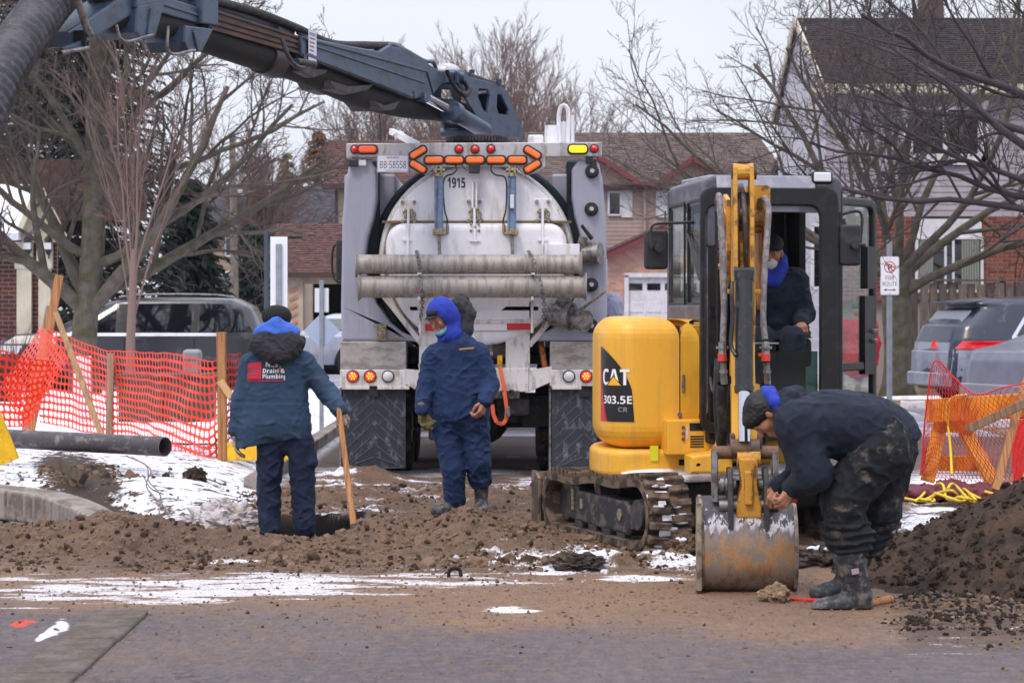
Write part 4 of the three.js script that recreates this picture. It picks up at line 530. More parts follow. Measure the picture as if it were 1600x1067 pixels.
  m = new MB(); m.ext(bp(ob), .34, T(0, 0, 0), .012); for (const w of [.178, -.178]) { m.bar(W(446, 86, w), W(616, 150, w), .02, .03).bar(W(442, 60, w), W(640, 112, w), .015, .02).bar(W(460, 73, w), W(636, 130, w), .012, .015); m.bar(W(640, 112, w), W(650, 146, w), .015, .03); } bpart('outer_boom', m, K.boom);
  m = new MB(); for (const w of [.15, -.15]) { m.tube([W(582, 82, w), W(583, 72, w), W(604, 77, w), W(640, 96, w), W(655, 99, w), W(658, 110, w)], .022, 30, 6); for (const x of [604, 622, 640]) m.cyl(W(x, 78 + (x - 604) * .5, w), W(x, 90 + (x - 604) * .5, w), .018, .018, 6); m.tube([W(586, 90, w), W(656, 117, w)], .02, 8, 6); } bpart('guard_rail', m.each(5), K.boom);
  m = new MB(); m.ext(bp([[300, 14], [445, 60], [445, 85], [300, 46]]), .26, T(0, 0, 0), .01); for (const w of [.135, -.135]) for (const [a, b] of [[16, 60], [27, 68], [36, 76], [45, 84]]) m.bar(W(302, a, w), W(444, b, w), .016, .022); bpart('inner_boom', m, K.rustbar);
  m = new MB(); m.ext(bp([[180, -22], [305, 17], [305, 42], [180, 8]]), .22, T(0, 0, 0), .01); for (const w of [.115, -.115]) m.bar(W(182, -8, w), W(304, 30, w), .016, .02); bpart('inner_boom', m, K.boom);
  m = new MB(); m.cyl(W(634, 153, .2), W(676, 174, .2), .05, .05, 16); bpart('lift_rod', m, K.chrome); m = new MB(); m.cyl(W(674, 173, .2), W(728, 204, .2), .085, .085, 20).cyl(W(672, 172, .2), W(681, 177, .2), .11, .11, 20).cyl(W(634, 152, -.2), W(634, 152, .2), .05, .05, 12).cyl(W(619, 148, -.19), W(619, 148, .19), .035, .035, 12); bpart('lift_cylinder', m, K.boom);
  // suction hose under the boom in saddles
  m = new MB(); m.tube([W(290, 46), W(350, 68), W(415, 90), W(440, 97), W(480, 112), W(520, 130), W(560, 147), W(600, 158), W(640, 166), W(690, 172), W(735, 186), W(750, 210)], .118, 70, 14); bpart('suction_hose', m, K.black);
  m = new MB(); for (const q of [[[436, 97], [462, 108], [486, 110], [480, 116], [462, 122], [440, 112]], [[488, 126], [520, 136], [560, 132], [548, 142], [520, 148], [496, 140]], [[560, 158], [578, 166], [600, 158], [592, 172], [574, 174]]]) m.ext(bp(q), .3, T(0, 0, 0), .008); bpart('hose_saddle', m.each(1), K.darksteel);
  m = new MB(); m.tube([W(280, -8, .06), W(380, 18, .08), W(440, 42, .1), W(500, 68, .1), W(560, 71, .1), W(603, 73, .1), W(612, 78, .1)], .035, 50, 8).tube([W(240, -20, -.05), W(400, 28, -.05), W(470, 60, -.05), W(610, 84, -.05)], .03, 40, 8).tube([W(664, 112, .22), W(670, 135, .26), W(684, 148, .28), W(692, 140, .26), W(688, 128, .25)], .022, 30, 6).tube([W(668, 112, .2), W(676, 138, .24), W(690, 150, .26), W(697, 140, .26)], .022, 30, 6); bpart('hydraulic_hoses', m.each(1), K.hose);
  m = new MB(); m.cyl(W(300, -2, .0), W(442, 46, .0), .055, .055, 14).cyl(W(420, 42, 0), W(446, 50, 0), .08, .08, 14).tube([W(446, 52, .1), W(478, 66, .14), W(552, 80, .14)], .014, 20, 6); bpart('extension_cylinder', m, K.boom);
  m = new MB(); for (const q of [[[285, -8], [311, -4], [311, 42], [285, 37]], [[258, 40], [303, 46], [285, 82], [263, 82], [257, 66]], [[182, 8], [226, 2], [222, 18], [211, 58], [188, 62], [179, 52]], [[180, -30], [226, -18], [226, 6], [180, 12]]]) m.ext(bp(q), .3, T(0, 0, 0), .014); m.bar(W(270, 48, .155), W(277, 78, .155), .02, .05).bar(W(203, 16, .155), W(197, 56, .155), .02, .05); bpart('sleeve_bracket', m.each(1), K.boom);
  m = new MB(); m.tube([W(402, 60, .2), W(404, 92, .25), W(420, 106, .25), W(440, 100, .2), W(442, 86, .18)], .018, 30, 6).cyl(W(408, 88, .0), W(428, 96, 0), .135, .135, 20).cyl(W(425, 97, .2), W(447, 102, .24), .03, .03, 8); bpart('hose_collar', m, K.darksteel);
  m = new MB(); m.ext(bp([[80, 50], [92, 42], [158, 0], [196, -30], [232, -14], [206, 10], [113, 66], [104, 74], [88, 74]]), .22, T(0, 0, 0), .015); m.bar(W(60, 82, .15), W(92, 70, .15), .03, .05); bpart('tip_arm', m, K.boom); bpart('tip_opening', new MB().box(.03, .1, .08, ...W(90, 61, .15)), K.chassis);
  m = new MB(); m.tube([W(136, 40, .2), W(138, 62, .22), W(190, 56, .22)], .01, 14, 6).tube([W(66, -12, .2), W(78, 14, .2), W(88, 44, .2), W(94, 56, .2)], .028, 20, 6).tube([W(219, 42, .2), W(219, 80, .2), W(262, 80, .2)], .012, 12, 6).tube([W(46, 84, .2), W(90, 76, .2)], .014, 8, 6); bpart('stay_wire', m.each(1), K.steel);
  m = new MB(); m.tube([W(300, 50), W(262, 40), W(225, 34), W(190, 28), W(160, 10), W(170, -40)], .1, 40, 14); bpart('suction_hose', m, K.black);
  // corrugated drop hose
  { const cv = new THREE.CatmullRomCurve3([[250, -75], [160, -58], [92, -14], [50, 38], [20, 80], [-8, 128], [-34, 190], [-60, 290], [-80, 420], [-90, 600]].map((p) => v3(W(...p)))), len = cv.getLength(), n = 300, rad = 18, fr = cv.computeFrenetFrames(n), ps = [], ix = []; for (let i = 0; i <= n; i++) { const c = cv.getPointAt(i / n), r = .142 + .009 * Math.cos(i * len / n * 6.2832 / .062); for (let j = 0; j <= rad; j++) { const a = j / rad * 6.2832; const p = c.clone().addScaledVector(fr.normals[i], Math.cos(a) * r).addScaledVector(fr.binormals[i], Math.sin(a) * r); ps.push(p.x, p.y, p.z); if (i < n && j < rad) { const q = i * (rad + 1) + j; ix.push(q, q + rad + 1, q + 1, q + 1, q + rad + 1, q + rad + 2); } } } const g = new THREE.BufferGeometry(); g.setAttribute('position', new THREE.Float32BufferAttribute(ps, 3)); g.setIndex(ix); g.computeVertexNormals(); mesh('drop_hose', boxUV(g), MAT('corrugated_hose', { map: rep(dirty('#3a3a40', '#57535a', .35, { seed: 98 }), 2), roughness: .6 }), boom); }
  m = new MB(); { const q0 = W(602, 158, .2), q1 = W(624, 158, .2); for (let i = 0; i < 14; i++) { const t = i / 13, x = lerp(q0[0], q1[0], t), y = q0[1] - .3 * Math.sin(t * 3.14); m.add(new THREE.TorusGeometry(.022, .006, 5, 8), T(x, y, .2, 0, i % 2 ? 1.57 : 0, .3)); } } bpart('safety_chain', m, K.steel);
  decal('warning_label', .2, .26, canvasTex(128, 160, (c, w, h) => { c.fillStyle = '#d5d3dc'; c.fillRect(0, 0, w, h); c.fillStyle = '#7a3a46'; for (let i = 0; i < 5; i++) c.fillRect(16, 40 + i * 20, 90 - (i * 37) % 30, 7); c.fillStyle = '#8e8fae'; c.fillRect(16, 14, 96, 16); }), T(...W(454, 73, .186), 0, Math.PI, 0), boom);
}
// ---------- mini excavator ----------
const frame = (S, th) => { // a turned frame standing at S: pixel -> local point on the plane local z = lz, or on the plane local x = lx
  const c = Math.cos(th), s = Math.sin(th);
  const loc = (k, a, py) => { const x = k * a - S.x, z = -k - S.z; return [x * c - z * s, EYE + (HZ - py) / F * k, x * s + z * c]; };
  const f = (px, py, lz = 0) => { const a = (px - 800) / F; return loc((lz + S.x * s + S.z * c) / (a * s - c), a, py); };
  f.x = (px, py, lx = 0) => { const a = (px - 800) / F; return loc((lx + S.x * c - S.z * s) / (a * c + s), a, py); };
  f.box = (m, x0, y0, x1, y1, z0, z1, r = .006) => { const a = f(x0, y0, z1), b = f(x1, y1, z1); return m.box(Math.abs(b[0] - a[0]), Math.abs(a[1] - b[1]), Math.abs(z1 - z0), (a[0] + b[0]) / 2, (a[1] + b[1]) / 2, (z0 + z1) / 2, 0, 0, 0, r); };
  f.poly = (pts, lz) => pts.map(([x, y]) => f(x, y, lz).slice(0, 2));
  f.m = new THREE.Matrix4().makeRotationY(th); return f;
};
{
  const S = new V3(1.42, 0, -15.33), ex = thing('mini_excavator', 'yellow tracked mini excavator with its muddy bucket resting on the ground', 'excavator', S);
  const part = (n, m, mat, par = ex, fr) => { const o = put(n, m, mat, par); if (fr && par === ex) for (const q of o.siblings_ ?? [o]) q.applyMatrix4(fr.m); return o; };
  // undercarriage, turned 18 degrees
  const uc = frame(S, R(18)), LEN = 2.12, RB = .205, RFt = .235, y0 = .03;
  const path = (t) => { // closed belt path: [z, y, tangent angle]
    const a = [-LEN / 2 + RB, RB + y0 - .03], b = [LEN / 2 - RFt, RFt + y0 - .01], straight = Math.hypot(b[0] - a[0], b[1] - a[1]), l1 = straight, l2 = Math.PI * RFt, l3 = straight, l4 = Math.PI * RB, tot = l1 + l2 + l3 + l4; let s = ((t % 1) + 1) % 1 * tot;
    if (s < l1) { const k = s / l1, sag = .022 * Math.sin(k * Math.PI * 2) ** 2; return [lerp(a[0], b[0], k), lerp(a[1] + RB, b[1] + RFt, k) - sag, Math.atan2(b[1] + RFt - a[1] - RB, b[0] - a[0])]; } s -= l1;
    if (s < l2) { const q = Math.PI / 2 - s / RFt; return [b[0] + Math.cos(q) * RFt, b[1] + Math.sin(q) * RFt, q - Math.PI / 2]; } s -= l2;
    if (s < l3) { const k = s / l3; return [lerp(b[0], a[0], k), lerp(b[1] - RFt, a[1] - RB, k), Math.PI + Math.atan2(b[1] - RFt - a[1] + RB, b[0] - a[0])]; } s -= l3;
    const q = -Math.PI / 2 - s / RB; return [a[0] + Math.cos(q) * RB, a[1] + Math.sin(q) * RB, q - Math.PI / 2];
  };
  const beltGeo = (() => { const n = 120, ps = [], ix = [], pr = [[-.15, -.05], [-.15, 0], [.15, 0], [.15, -.05]]; for (let i = 0; i <= n; i++) { const [z, y, a] = path(i / n); for (const [x, o] of pr) ps.push(x, y + Math.cos(a) * o, z - Math.sin(a) * o); if (i < n) for (let k = 0; k < 4; k++) { const q = i * 4 + k, w = i * 4 + (k + 1) % 4; ix.push(q, w, w + 4, q, w + 4, q + 4); } } const g = new THREE.BufferGeometry(); g.setAttribute('position', new THREE.Float32BufferAttribute(ps, 3)); g.setIndex(ix); return boxUV(toCreasedNormals(g.toNonIndexed(), .7)); })();
  const mudRubber = bump(MAT('muddy_track_rubber', { map: rep(dirty('#37302b', '#7d6755', .55, { seed: 101, v: .2, sx: 4, sy: 4 }), 2.2), roughness: .9 }), TX.grain, 5, .005), muddier = bump(MAT('mud_caked_rubber', { map: rep(dirty('#5a4a3e', '#86705f', .55, { seed: 102, v: .25 }), 2.4), roughness: .95 }), TX.grain, 5, .008);
  const lugA = new MB().ext([[-.145, -.028], [-.145, .018], [-.01, .03], [.0, -.018]], .045, T(0, 0, 0, Math.PI / 2), .008).geo(), lugB = new MB().ext([[.145, -.028], [.145, .018], [.01, .03], [.0, -.018]].reverse(), .045, T(0, 0, 0, Math.PI / 2), .008).geo();
  const r = rng(41);
  for (const sd of [-1, 1]) {
    const belt = mesh('crawler_track', beltGeo, mudRubber, ex); belt.applyMatrix4(new THREE.Matrix4().makeTranslation(sd * .76, 0, 0).premultiply(uc.m));
    for (let i = 0; i < 52; i++) for (const k of [0, 1]) { const [z, y, a] = path((i + k * .5) / 52); const l = mesh('track_lug', k ? lugB : lugA, r() < .55 ? muddier : mudRubber, belt); l.position.set(0, y + Math.cos(a) * .018, z - Math.sin(a) * .018); l.rotation.x = -a; }
    if (true) { const sn = new MB(); for (let i = 0; i < 9; i++) { const t = .36 + .12 * r(), [z, y, a] = path(t); sn.ball(-.1 + r() * .2, y + Math.cos(a) * .014, z - Math.sin(a) * .014, .03 + r() * .03, .014, .02 + r() * .02, 8); } for (let i = 0; i < 26; i++) { const t = .4 + .13 * r(), [z, y, a] = path(t); sn.box(.04 + r() * .05, .02, .025 + r() * .03, (r() - .5) * .24, y + Math.cos(a) * .012, z - Math.sin(a) * .012, -a, 0, 0, .004); } part('packed_snow', sn, K.snow, belt); }
    const fm = new MB(); fm.ext([[-.62, .08], [-.66, .2], [-.6, .335], [-.42, .345], [-.4, .3], [.52, .3], [.6, .27], [.62, .12], [.56, .07], [-.4, .075]], .13, T(sd * .76 + sd * .04, .02, 0, 0, -Math.PI / 2), .02); fm.ext([[-.6, .06], [.5, .06], [.5, .26], [-.6, .26]], .2, T(sd * .72, 0, 0, 0, -Math.PI / 2), .02);
    const tf = part('track_frame', fm, bump(MAT('frame_black', { map: rep(dirty('#25262b', '#6d6660', .3, { seed: 103 + sd, max: .7 }), 1.3), roughness: .6 }), TX.blot, 3, .003), ex, uc);
    const wh = new MB(); wh.cyl([sd * .66, RFt + .02, LEN / 2 - RFt], [sd * .8, RFt + .02, LEN / 2 - RFt], RFt - .065, RFt - .07, 28).cyl([sd * .8, RFt + .02, LEN / 2 - RFt], [sd * .9, RFt + .02, LEN / 2 - RFt], .11, .1, 24).cyl([sd * .66, RB, -LEN / 2 + RB], [sd * .8, RB, -LEN / 2 + RB], RB - .065, RB - .07, 28); for (let i = 0; i < 4; i++) wh.cyl([sd * .68, .085, -.42 + i * .28], [sd * .86, .085, -.42 + i * .28], .075, .075, 18); wh.cyl([sd * .7, .345, -.05], [sd * .85, .345, -.05], .05, .05, 14).box(.1, .06, .1, sd * .8, .31, -.05); part('track_wheel', wh.each(1), K.darksteel, ex, uc);
    const dt = new MB(); dt.cyl([sd * .82, .22, .42], [sd * .872, .22, .42], .045, .04, 16); dt.box(.012, .07, .05, sd * .868, .23, -.33, 0, 0, 0, .002).box(.02, .16, .02, sd * .872, .25, -.5, 0, 0, 0, .004); part('frame_fitting', dt.each(1), K.zinc, ex, uc);
    if (sd < 0) part('hose_guard', new MB().box(.08, .09, .3, -.8, .36, -.82, .2, 0, 0, .03).box(.1, .1, .16, -.8, .34, -.7, .1, 0, 0, .03), muddier, ex, uc);
  }
  let m = new MB().box(1.2, .22, .9, 0, .33, 0, 0, 0, 0, .04).cyl([0, .4, 0], [0, .5, 0], .42, .42, 36); part('carbody', m, K.chassis, ex, uc);
  m = new MB(); m.box(1.1, .05, .42, .05, .475, .35, .04, 0, .02, .02).ball(-.5, .49, .3, .35, .04, .22, 12).ball(.1, .49, .42, .5, .03, .2, 12); part('snow_layer', m.each(1), K.snow, ex, uc);
  // dozer blade behind
  m = new MB(); m.ext([[-1.42, -.02], [-1.36, .0], [-1.33, .2], [-1.37, .38], [-1.42, .38], [-1.4, .2]], 1.72, T(0, 0, 0, 0, -Math.PI / 2), .006); for (const s of [-1, 1]) m.ext([[-1.44, -.03], [-1.28, .0], [-1.28, .34], [-1.36, .39], [-1.44, .39]], .025, T(s * .86, 0, 0, 0, -Math.PI / 2), .004).bar([s * .3, .2, -1.35], [s * .3, .25, -.5], .1, .12); part('dozer_blade', m, bump(MAT('blade_steel', { map: rep(dirty('#4b443f', '#8b7666', .45, { seed: 106, v: .15 }), 1.3), roughness: .75 }), TX.blot, 4, .004), ex, uc);
  m = new MB().box(.16, .3, .02, -.72, .18, -1.275, 0, 0, 0, .004); part('blade_box', m, K.cabblack, ex, uc);
  { const d = decal('lift_point_label', .09, .19, canvasTex(64, 128, (c) => { c.fillStyle = '#dfe8e2'; c.fillRect(0, 0, 64, 128); c.strokeStyle = '#1d8c4e'; c.lineWidth = 8; c.beginPath(); c.arc(32, 36, 15, 0, 7); c.stroke(); c.fillStyle = '#1d8c4e'; c.fillRect(28, 52, 8, 26); c.strokeRect(20, 84, 24, 30); }), T(-.73, .2, -1.262), ex); d.applyMatrix4(uc.m); }
  // house, turned 7 degrees
  const up = frame(S, R(7)), shp = (fn) => { const s = new THREE.Shape(); fn(s); return s; }, lay = (m, s, ya, yb, bev, seg = 4) => { const g = new THREE.ExtrudeGeometry(s, { depth: yb - ya - 2 * bev, bevelEnabled: true, bevelSize: bev, bevelThickness: bev, bevelOffset: -bev, bevelSegments: seg, curveSegments: 14 }); g.rotateX(-Math.PI / 2); g.translate(0, ya + bev, 0); return m.add(g); };
  const sideS = shp((s) => { s.moveTo(-.345, -.5); s.lineTo(-.6, -.5); s.bezierCurveTo(-.76, -.5, -.84, -.42, -.855, -.22); s.bezierCurveTo(-.88, .1, -.8, .45, -.62, .64); s.lineTo(-.345, .8); s.lineTo(-.345, -.5); });
  const engS = shp((s) => { s.moveTo(-.2, -.47); s.lineTo(-.335, -.49); s.lineTo(-.335, .8); s.bezierCurveTo(-.1, .92, .2, .9, .45, .76); s.lineTo(.7, .55); s.lineTo(-.2, .55); s.lineTo(-.2, -.47); });
  const bodyGeo = (s, a, b) => { const m = new MB(); lay(m, s, a, b, .15, 7); return m; };
  const side = part('side_cover', bodyGeo(sideS, .655, 1.555), K.yellow, ex, up), eng = part('engine_cover', bodyGeo(engS, .75, 1.535), K.yellow, ex, up);
  m = new MB(); lay(m, shp((s) => { s.moveTo(-.16, -.52); s.lineTo(-.62, -.52); s.bezierCurveTo(-.8, -.52, -.865, -.42, -.88, -.22); s.bezierCurveTo(-.9, .1, -.82, .48, -.63, .67); s.bezierCurveTo(-.3, 1.0, .3, 1.0, .63, .67); s.lineTo(.8, .4); s.lineTo(-.16, .4); s.lineTo(-.16, -.52); }), .46, .65, .04, 4); part('counterweight', m, K.yellow, ex, up);
  m = new MB(); { const q = up(1062, 648, .5); m.cyl([q[0], q[1], .46], [q[0], q[1], .512], .018, .016, 16); for (const y of [.8, 1.38]) m.box(.03, .07, .03, -.8, y, .2, 0, .6, 0, .008); m.box(.02, .12, .03, -.315, 1.1, .485, 0, 0, 0, .006); } part('cover_latch', m.each(1), K.steel, ex, up);
  part('seam', new MB().box(.012, .78, 1.2, -.34, 1.1, -.14, 0, 0, 0, 0), K.cabblack, ex, up);
  // emblem panel, wrapped round the front corner of the side cover
  { const t = canvasTex(256, 512, (c, w, h) => { c.clearRect(0, 0, w, h); c.fillStyle = '#17171b'; c.beginPath(); c.moveTo(0, 10); c.bezierCurveTo(90, 30, 190, 120, 235, 300); c.lineTo(248, h); c.lineTo(0, h); c.fill(); c.fillStyle = '#c8202c'; c.beginPath(); c.moveTo(0, 10); c.lineTo(0, h); c.lineTo(80, h); c.bezierCurveTo(30, 380, 8, 200, 8, 10); c.fill(); c.fillStyle = '#f2f0f2'; c.font = 'bold 130px sans-serif'; c.textAlign = 'center'; c.save(); c.translate(128, 268); c.scale(.82, 1.15); c.fillText('CAT', 0, 0); c.restore(); c.fillStyle = '#17171b'; c.beginPath(); c.moveTo(126, 205); c.lineTo(70, 276); c.lineTo(190, 276); c.fill(); c.fillStyle = '#f5b51c'; c.beginPath(); c.moveTo(130, 212); c.lineTo(84, 270); c.lineTo(176, 270); c.fill(); c.fillStyle = '#f2f0f2'; c.font = 'bold 74px sans-serif'; c.save(); c.translate(142, 392); c.scale(.86, 1); c.fillText('303.5E', 0, 0); c.restore(); c.font = 'bold 44px sans-serif'; c.fillStyle = '#8c8c96'; c.fillText('CR', 184, 446); });
    const pts = sideS.getSpacedPoints(400).map((p) => [p.x, -p.y]), cum = [0]; for (let i = 1; i < pts.length; i++) cum.push(cum[i - 1] + Math.hypot(pts[i][0] - pts[i - 1][0], pts[i][1] - pts[i - 1][1]));
    const curve = (s) => { let i = cum.findIndex((v) => v >= s); i = Math.max(1, i); const k = (s - cum[i - 1]) / (cum[i] - cum[i - 1]); const p = [lerp(pts[i - 1][0], pts[i][0], k), lerp(pts[i - 1][1], pts[i][1], k)], tx = pts[i][0] - pts[i - 1][0], tz = pts[i][1] - pts[i - 1][1], l = Math.hypot(tx, tz); return { p, n: [-(-tz) / l, -tx / l] }; };
    const s0 = .3, s1 = .62, n = 24, ps = [], uv = [], ix = []; for (let i = 0; i <= n; i++) { const q = curve(lerp(s0, s1, i / n)); let [a, b] = q.n; if (a * (q.p[0] + .4) + b * q.p[1] < 0) { a = -a; b = -b; } for (let j = 0; j <= 1; j++) { ps.push(q.p[0] + a * .005, j ? 1.36 : .84, q.p[1] + b * .005); uv.push(1 - i / n, j); } if (i < n) { const k = i * 2; ix.push(k, k + 1, k + 2, k + 1, k + 3, k + 2); } }
    const g = new THREE.BufferGeometry(); g.setAttribute('position', new THREE.Float32BufferAttribute(ps, 3)); g.setAttribute('uv', new THREE.Float32BufferAttribute(uv, 2)); g.setIndex(ix); g.computeVertexNormals(); const d = mesh('emblem_panel', g, MAT('emblem_print', { map: t, transparent: true, roughness: .35 }), side); }
  const vb = part('valve_box', up.box(new MB(), 1043, 656, 1116, 711, .4, .66, .012), K.yellow, ex, up);
  m = new MB(); for (let i = 0; i < 5; i++) up.box(m, 1079, 681 + i * 4, 1100, 683 + i * 4, .655, .664, 0); up.box(m, 1078, 661, 1106, 673, .655, .664, .002); up.box(m, 1113, 664, 1117, 686, .655, .67, .002); part('vent_grille', m.each(1), K.cabblack, vb); m = new MB(); for (let i = 0; i < 3; i++) { const p = up(1068, 668 + i * 9, .66); m.cyl(p, [p[0], p[1], p[2] + .012], .012, .012, 10); } part('warning_knob', m.each(1), MAT('brown_knob', { color: '#7c4a28', roughness: .5 }), vb); up.box(m = new MB(), 1072, 667, 1076, 686, .655, .663, 0); part('label_strip', m, K.clearlamp, vb);
  part('caution_label', up.box(new MB(), 1017, 697, 1029, 720, .5, .531, 0), MAT('yellow_label', { color: '#d8e02a', roughness: .5 }), ex, up);
  m = new MB(); up.box(m, 1034, 704, 1080, 738, .2, .45, .01); up.box(m, 1048, 600, 1130, 660, -.1, .3, .01); m.cyl(up(1060, 722, .5), up(1078, 722, .5), .03, .03, 12); part('lower_deck', m.each(1), K.chassis, ex, up);
  m = new MB(); { const s = new THREE.Shape(up.poly([[1074, 738], [1074, 712], [1086, 709], [1112, 706], [1122, 694], [1124, 640], [1120, 612], [1132, 606], [1140, 640], [1140, 738]], .8).map((p) => new THREE.Vector2(...p))); const h1 = new THREE.Path(up.poly([[1078, 724], [1082, 717], [1092, 718], [1095, 724], [1091, 731], [1080, 732]], .8).map((p) => new THREE.Vector2(...p))), h2 = new THREE.Path(up.poly([[1104, 725], [1108, 720], [1118, 721], [1121, 726], [1117, 731], [1107, 731]], .8).map((p) => new THREE.Vector2(...p))); s.holes.push(h1, h2); m.shape(s, .22, T(0, 0, .8), .02, 3); } part('swing_casting', m, K.yellow, ex, up);
  // cab
  const XL = -.19, XR = .72, ZF = .72, ZB = -.6;
  const cab = part('cab_frame', (() => { const c = new MB(); const post = (x, z, w, d, ya, yb) => c.box(w, yb - ya, d, x, (ya + yb) / 2, z, 0, 0, 0, .02); post(XL + .03, ZF - .05, .08, .1, .7, 2.45); post(XR - .03, ZF - .06, .1, .13, .7, 2.42); post(XL + .03, ZB + .04, .07, .08, .7, 2.45); post(XR - .04, ZB + .05, .09, .1, .7, 2.45); post(XL + .03, -.02, .04, .05, 1.5, 2.4); c.box(XR - XL, .06, .1, (XL + XR) / 2, .75, ZF - .05, 0, 0, 0, .01).box(.05, .5, ZF - ZB, XL + .03, 1.0, (ZF + ZB) / 2, 0, 0, 0, .01).box(.05, .1, ZF - ZB, XL + .03, 1.58, (ZF + ZB) / 2, 0, 0, 0, .01).box(XR - XL, .6, .05, (XL + XR) / 2, 1.0, ZB + .03, 0, 0, 0, .01).box(XR - XL, .05, ZF - ZB, (XL + XR) / 2, .78, .06, 0, 0, 0, .01).box(.42, 1.7, .05, XR - .24, 1.6, ZB + .05, 0, 0, 0, .01).box(.05, 1.7, .42, XR - .03, 1.6, ZB + .22, 0, 0, 0, .01); return c.each(1); })(), K.cabblack, ex, up);
  m = new MB(); m.box(.05, .1, ZF - ZB, XL + .02, 2.36, (ZF + ZB) / 2, 0, 0, 0, .02).box(XR - XL, .2, .16, (XL + XR) / 2, 2.36, ZF - .07, 0, 0, 0, .075).box(XR - XL, .14, .1, (XL + XR) / 2, 2.38, ZB + .05, 0, 0, 0, .03).box(.06, .14, ZF - ZB, XR - .03, 2.38, (ZF + ZB) / 2, 0, 0, 0, .02).box(.065, .36, .07, XL + .015, 2.2, ZF - .02, 0, 0, 0, .02).box(.06, 1.5, .03, XL + .01, 1.65, ZF - .02, 0, 0, 0, .01).box(.06, 1.6, .04, XL + .005, 1.66, ZB + .02, 0, 0, 0, .01).box(.07, .12, ZF - ZB - .1, XL + .005, 1.575, .06, 0, 0, 0, .02); part('cab_trim', m.each(1), K.cabgrey, ex, up);
  m = new MB(); m.shape(rrect(XR - XL + .03, .2, .075, (XL + XR) / 2, 2.405), ZF - ZB + .04, T(0, 0, (ZF + ZB) / 2 - .02), .03, 3, 10); const roof = part('cab_roof', m, K.cabgrey, ex, up); part('roof_hatch', new MB().box(.7, .04, .9, .19, 2.505, .1, .02, 0, 0, .015).box(.68, .09, .025, .2, 2.455, ZF + .012, -.3, 0, 0, .01).each(1), K.cabroof, roof);
  m = new MB(); up.box(m, 1270, 267, 1303, 287, .62, .76, .02); part('work_light', m, K.cabblack, roof); up.box(m = new MB(), 1273, 269, 1300, 284, .75, .772, .01); part('lens', m, MAT('lamp_glass', { phys: 1, color: '#d9dbe6', roughness: .15, clearcoat: 1 }), roof);
  part('side_window', new MB().box(.008, .76, .5, XL, 2.0, .36, 0, 0, 0, 0).box(.008, .76, .52, XL, 2.0, -.3, 0, 0, 0, 0), K.glass, ex, up);
  m = new MB(); for (const [z0, z1] of [[.1, .63], [-.57, -.02]]) { m.box(.014, .02, z1 - z0, XL - .012, 2.35, (z0 + z1) / 2, 0, 0, 0, .004).box(.014, .02, z1 - z0, XL - .012, 1.64, (z0 + z1) / 2, 0, 0, 0, .004); for (const z of [z0, z1]) m.box(.014, .72, .02, XL - .012, 2.0, z, 0, 0, 0, .004); } m.ext([[.08, 2.16], [.62, 1.9], [.62, 1.8], [.5, 1.8]], .01, T(XL - .02, 0, 0, 0, -Math.PI / 2), .002); part('window_seal', m.each(1), K.cabblack, ex, up);
  part('front_glass', new MB().box(XR - XL - .24, .4, .008, (XL + XR) / 2 - .03, 1.12, ZF - .04, 0, 0, 0, 0), K.greenglass, ex, up);
  { const s = rrect(.95, 1.66, .1, .225, 1.6); s.holes.push(rrect(.79, 1.46, .09, .178, 1.57)); part('windscreen_frame', new MB().shape(s, .05, T(0, 0, ZF + .005), .012), K.cabblack, ex, up); }
  part('roof_glass', new MB().box(.3, .2, .006, -.02, 2.2, ZB + .05, 0, 0, 0, 0), K.glass, ex, up);
  // seat and controls
  m = new MB(); m.box(.48, .12, .46, .3, 1.2, -.12, 0, 0, 0, .05).box(.46, .7, .12, .3, 1.55, -.38, -.1, 0, 0, .05).box(.3, .2, .1, .3, 1.98, -.42, -.1, 0, 0, .05).box(.4, .35, .4, .3, .98, -.12, 0, 0, 0, .03); part('seat', m, K.cabblack, ex, up);
  for (const sx of [-.03, .6]) { m = new MB(); m.box(.14, .2, .4, sx, 1.3, -.02, 0, 0, 0, .03).lathe([[.07, 0], [.06, .02], [.065, .04], [.05, .06], [.055, .08], [.03, .11], [.02, .12]], T(sx, 1.4, .16), 14).cyl([sx, 1.5, .16], [sx, 1.6, .17], .02, .024, 10).ball(sx, 1.63, .17, .028, .035, .026); part('control_console', m, K.blackplastic, ex, up); }
  m = new MB(); m.cyl([.24, .8, .5], [.22, 1.36, .56], .008, .008, 8).cyl([.12, 1.37, .56], [.33, 1.37, .56], .009, .009, 8); part('travel_lever', m, K.steel, ex, up);
  part('red_hammer', new MB().bar([.27, 2.28, .2], [.33, 2.16, .2], .025, .03), K.redlamp, ex, up);
  // mirrors
  m = new MB(); { const p = up(1025, 390, .55); m.shape(rrect(.165, .27, .035), .06, T(p[0], p[1], p[2], 0, .12), .02, 3); m.cyl([p[0] + .01, p[1] + .01, p[2] + .02], [p[0] + .01, p[1] + .01, p[2] + .07], .03, .03, 12); const q = up(1085, 347, .6); m.tube([q, up(1060, 348, .62), up(1022, 351, .63), up(1018, 356, .63), up(1018, 388, .63)], .009, 24, 8); m.tube([up(1040, 330, .3), up(1040, 355, .45), up(1048, 358, .5)], .006, 10, 6); } part('cab_mirror', m, K.blackplastic, ex, up);
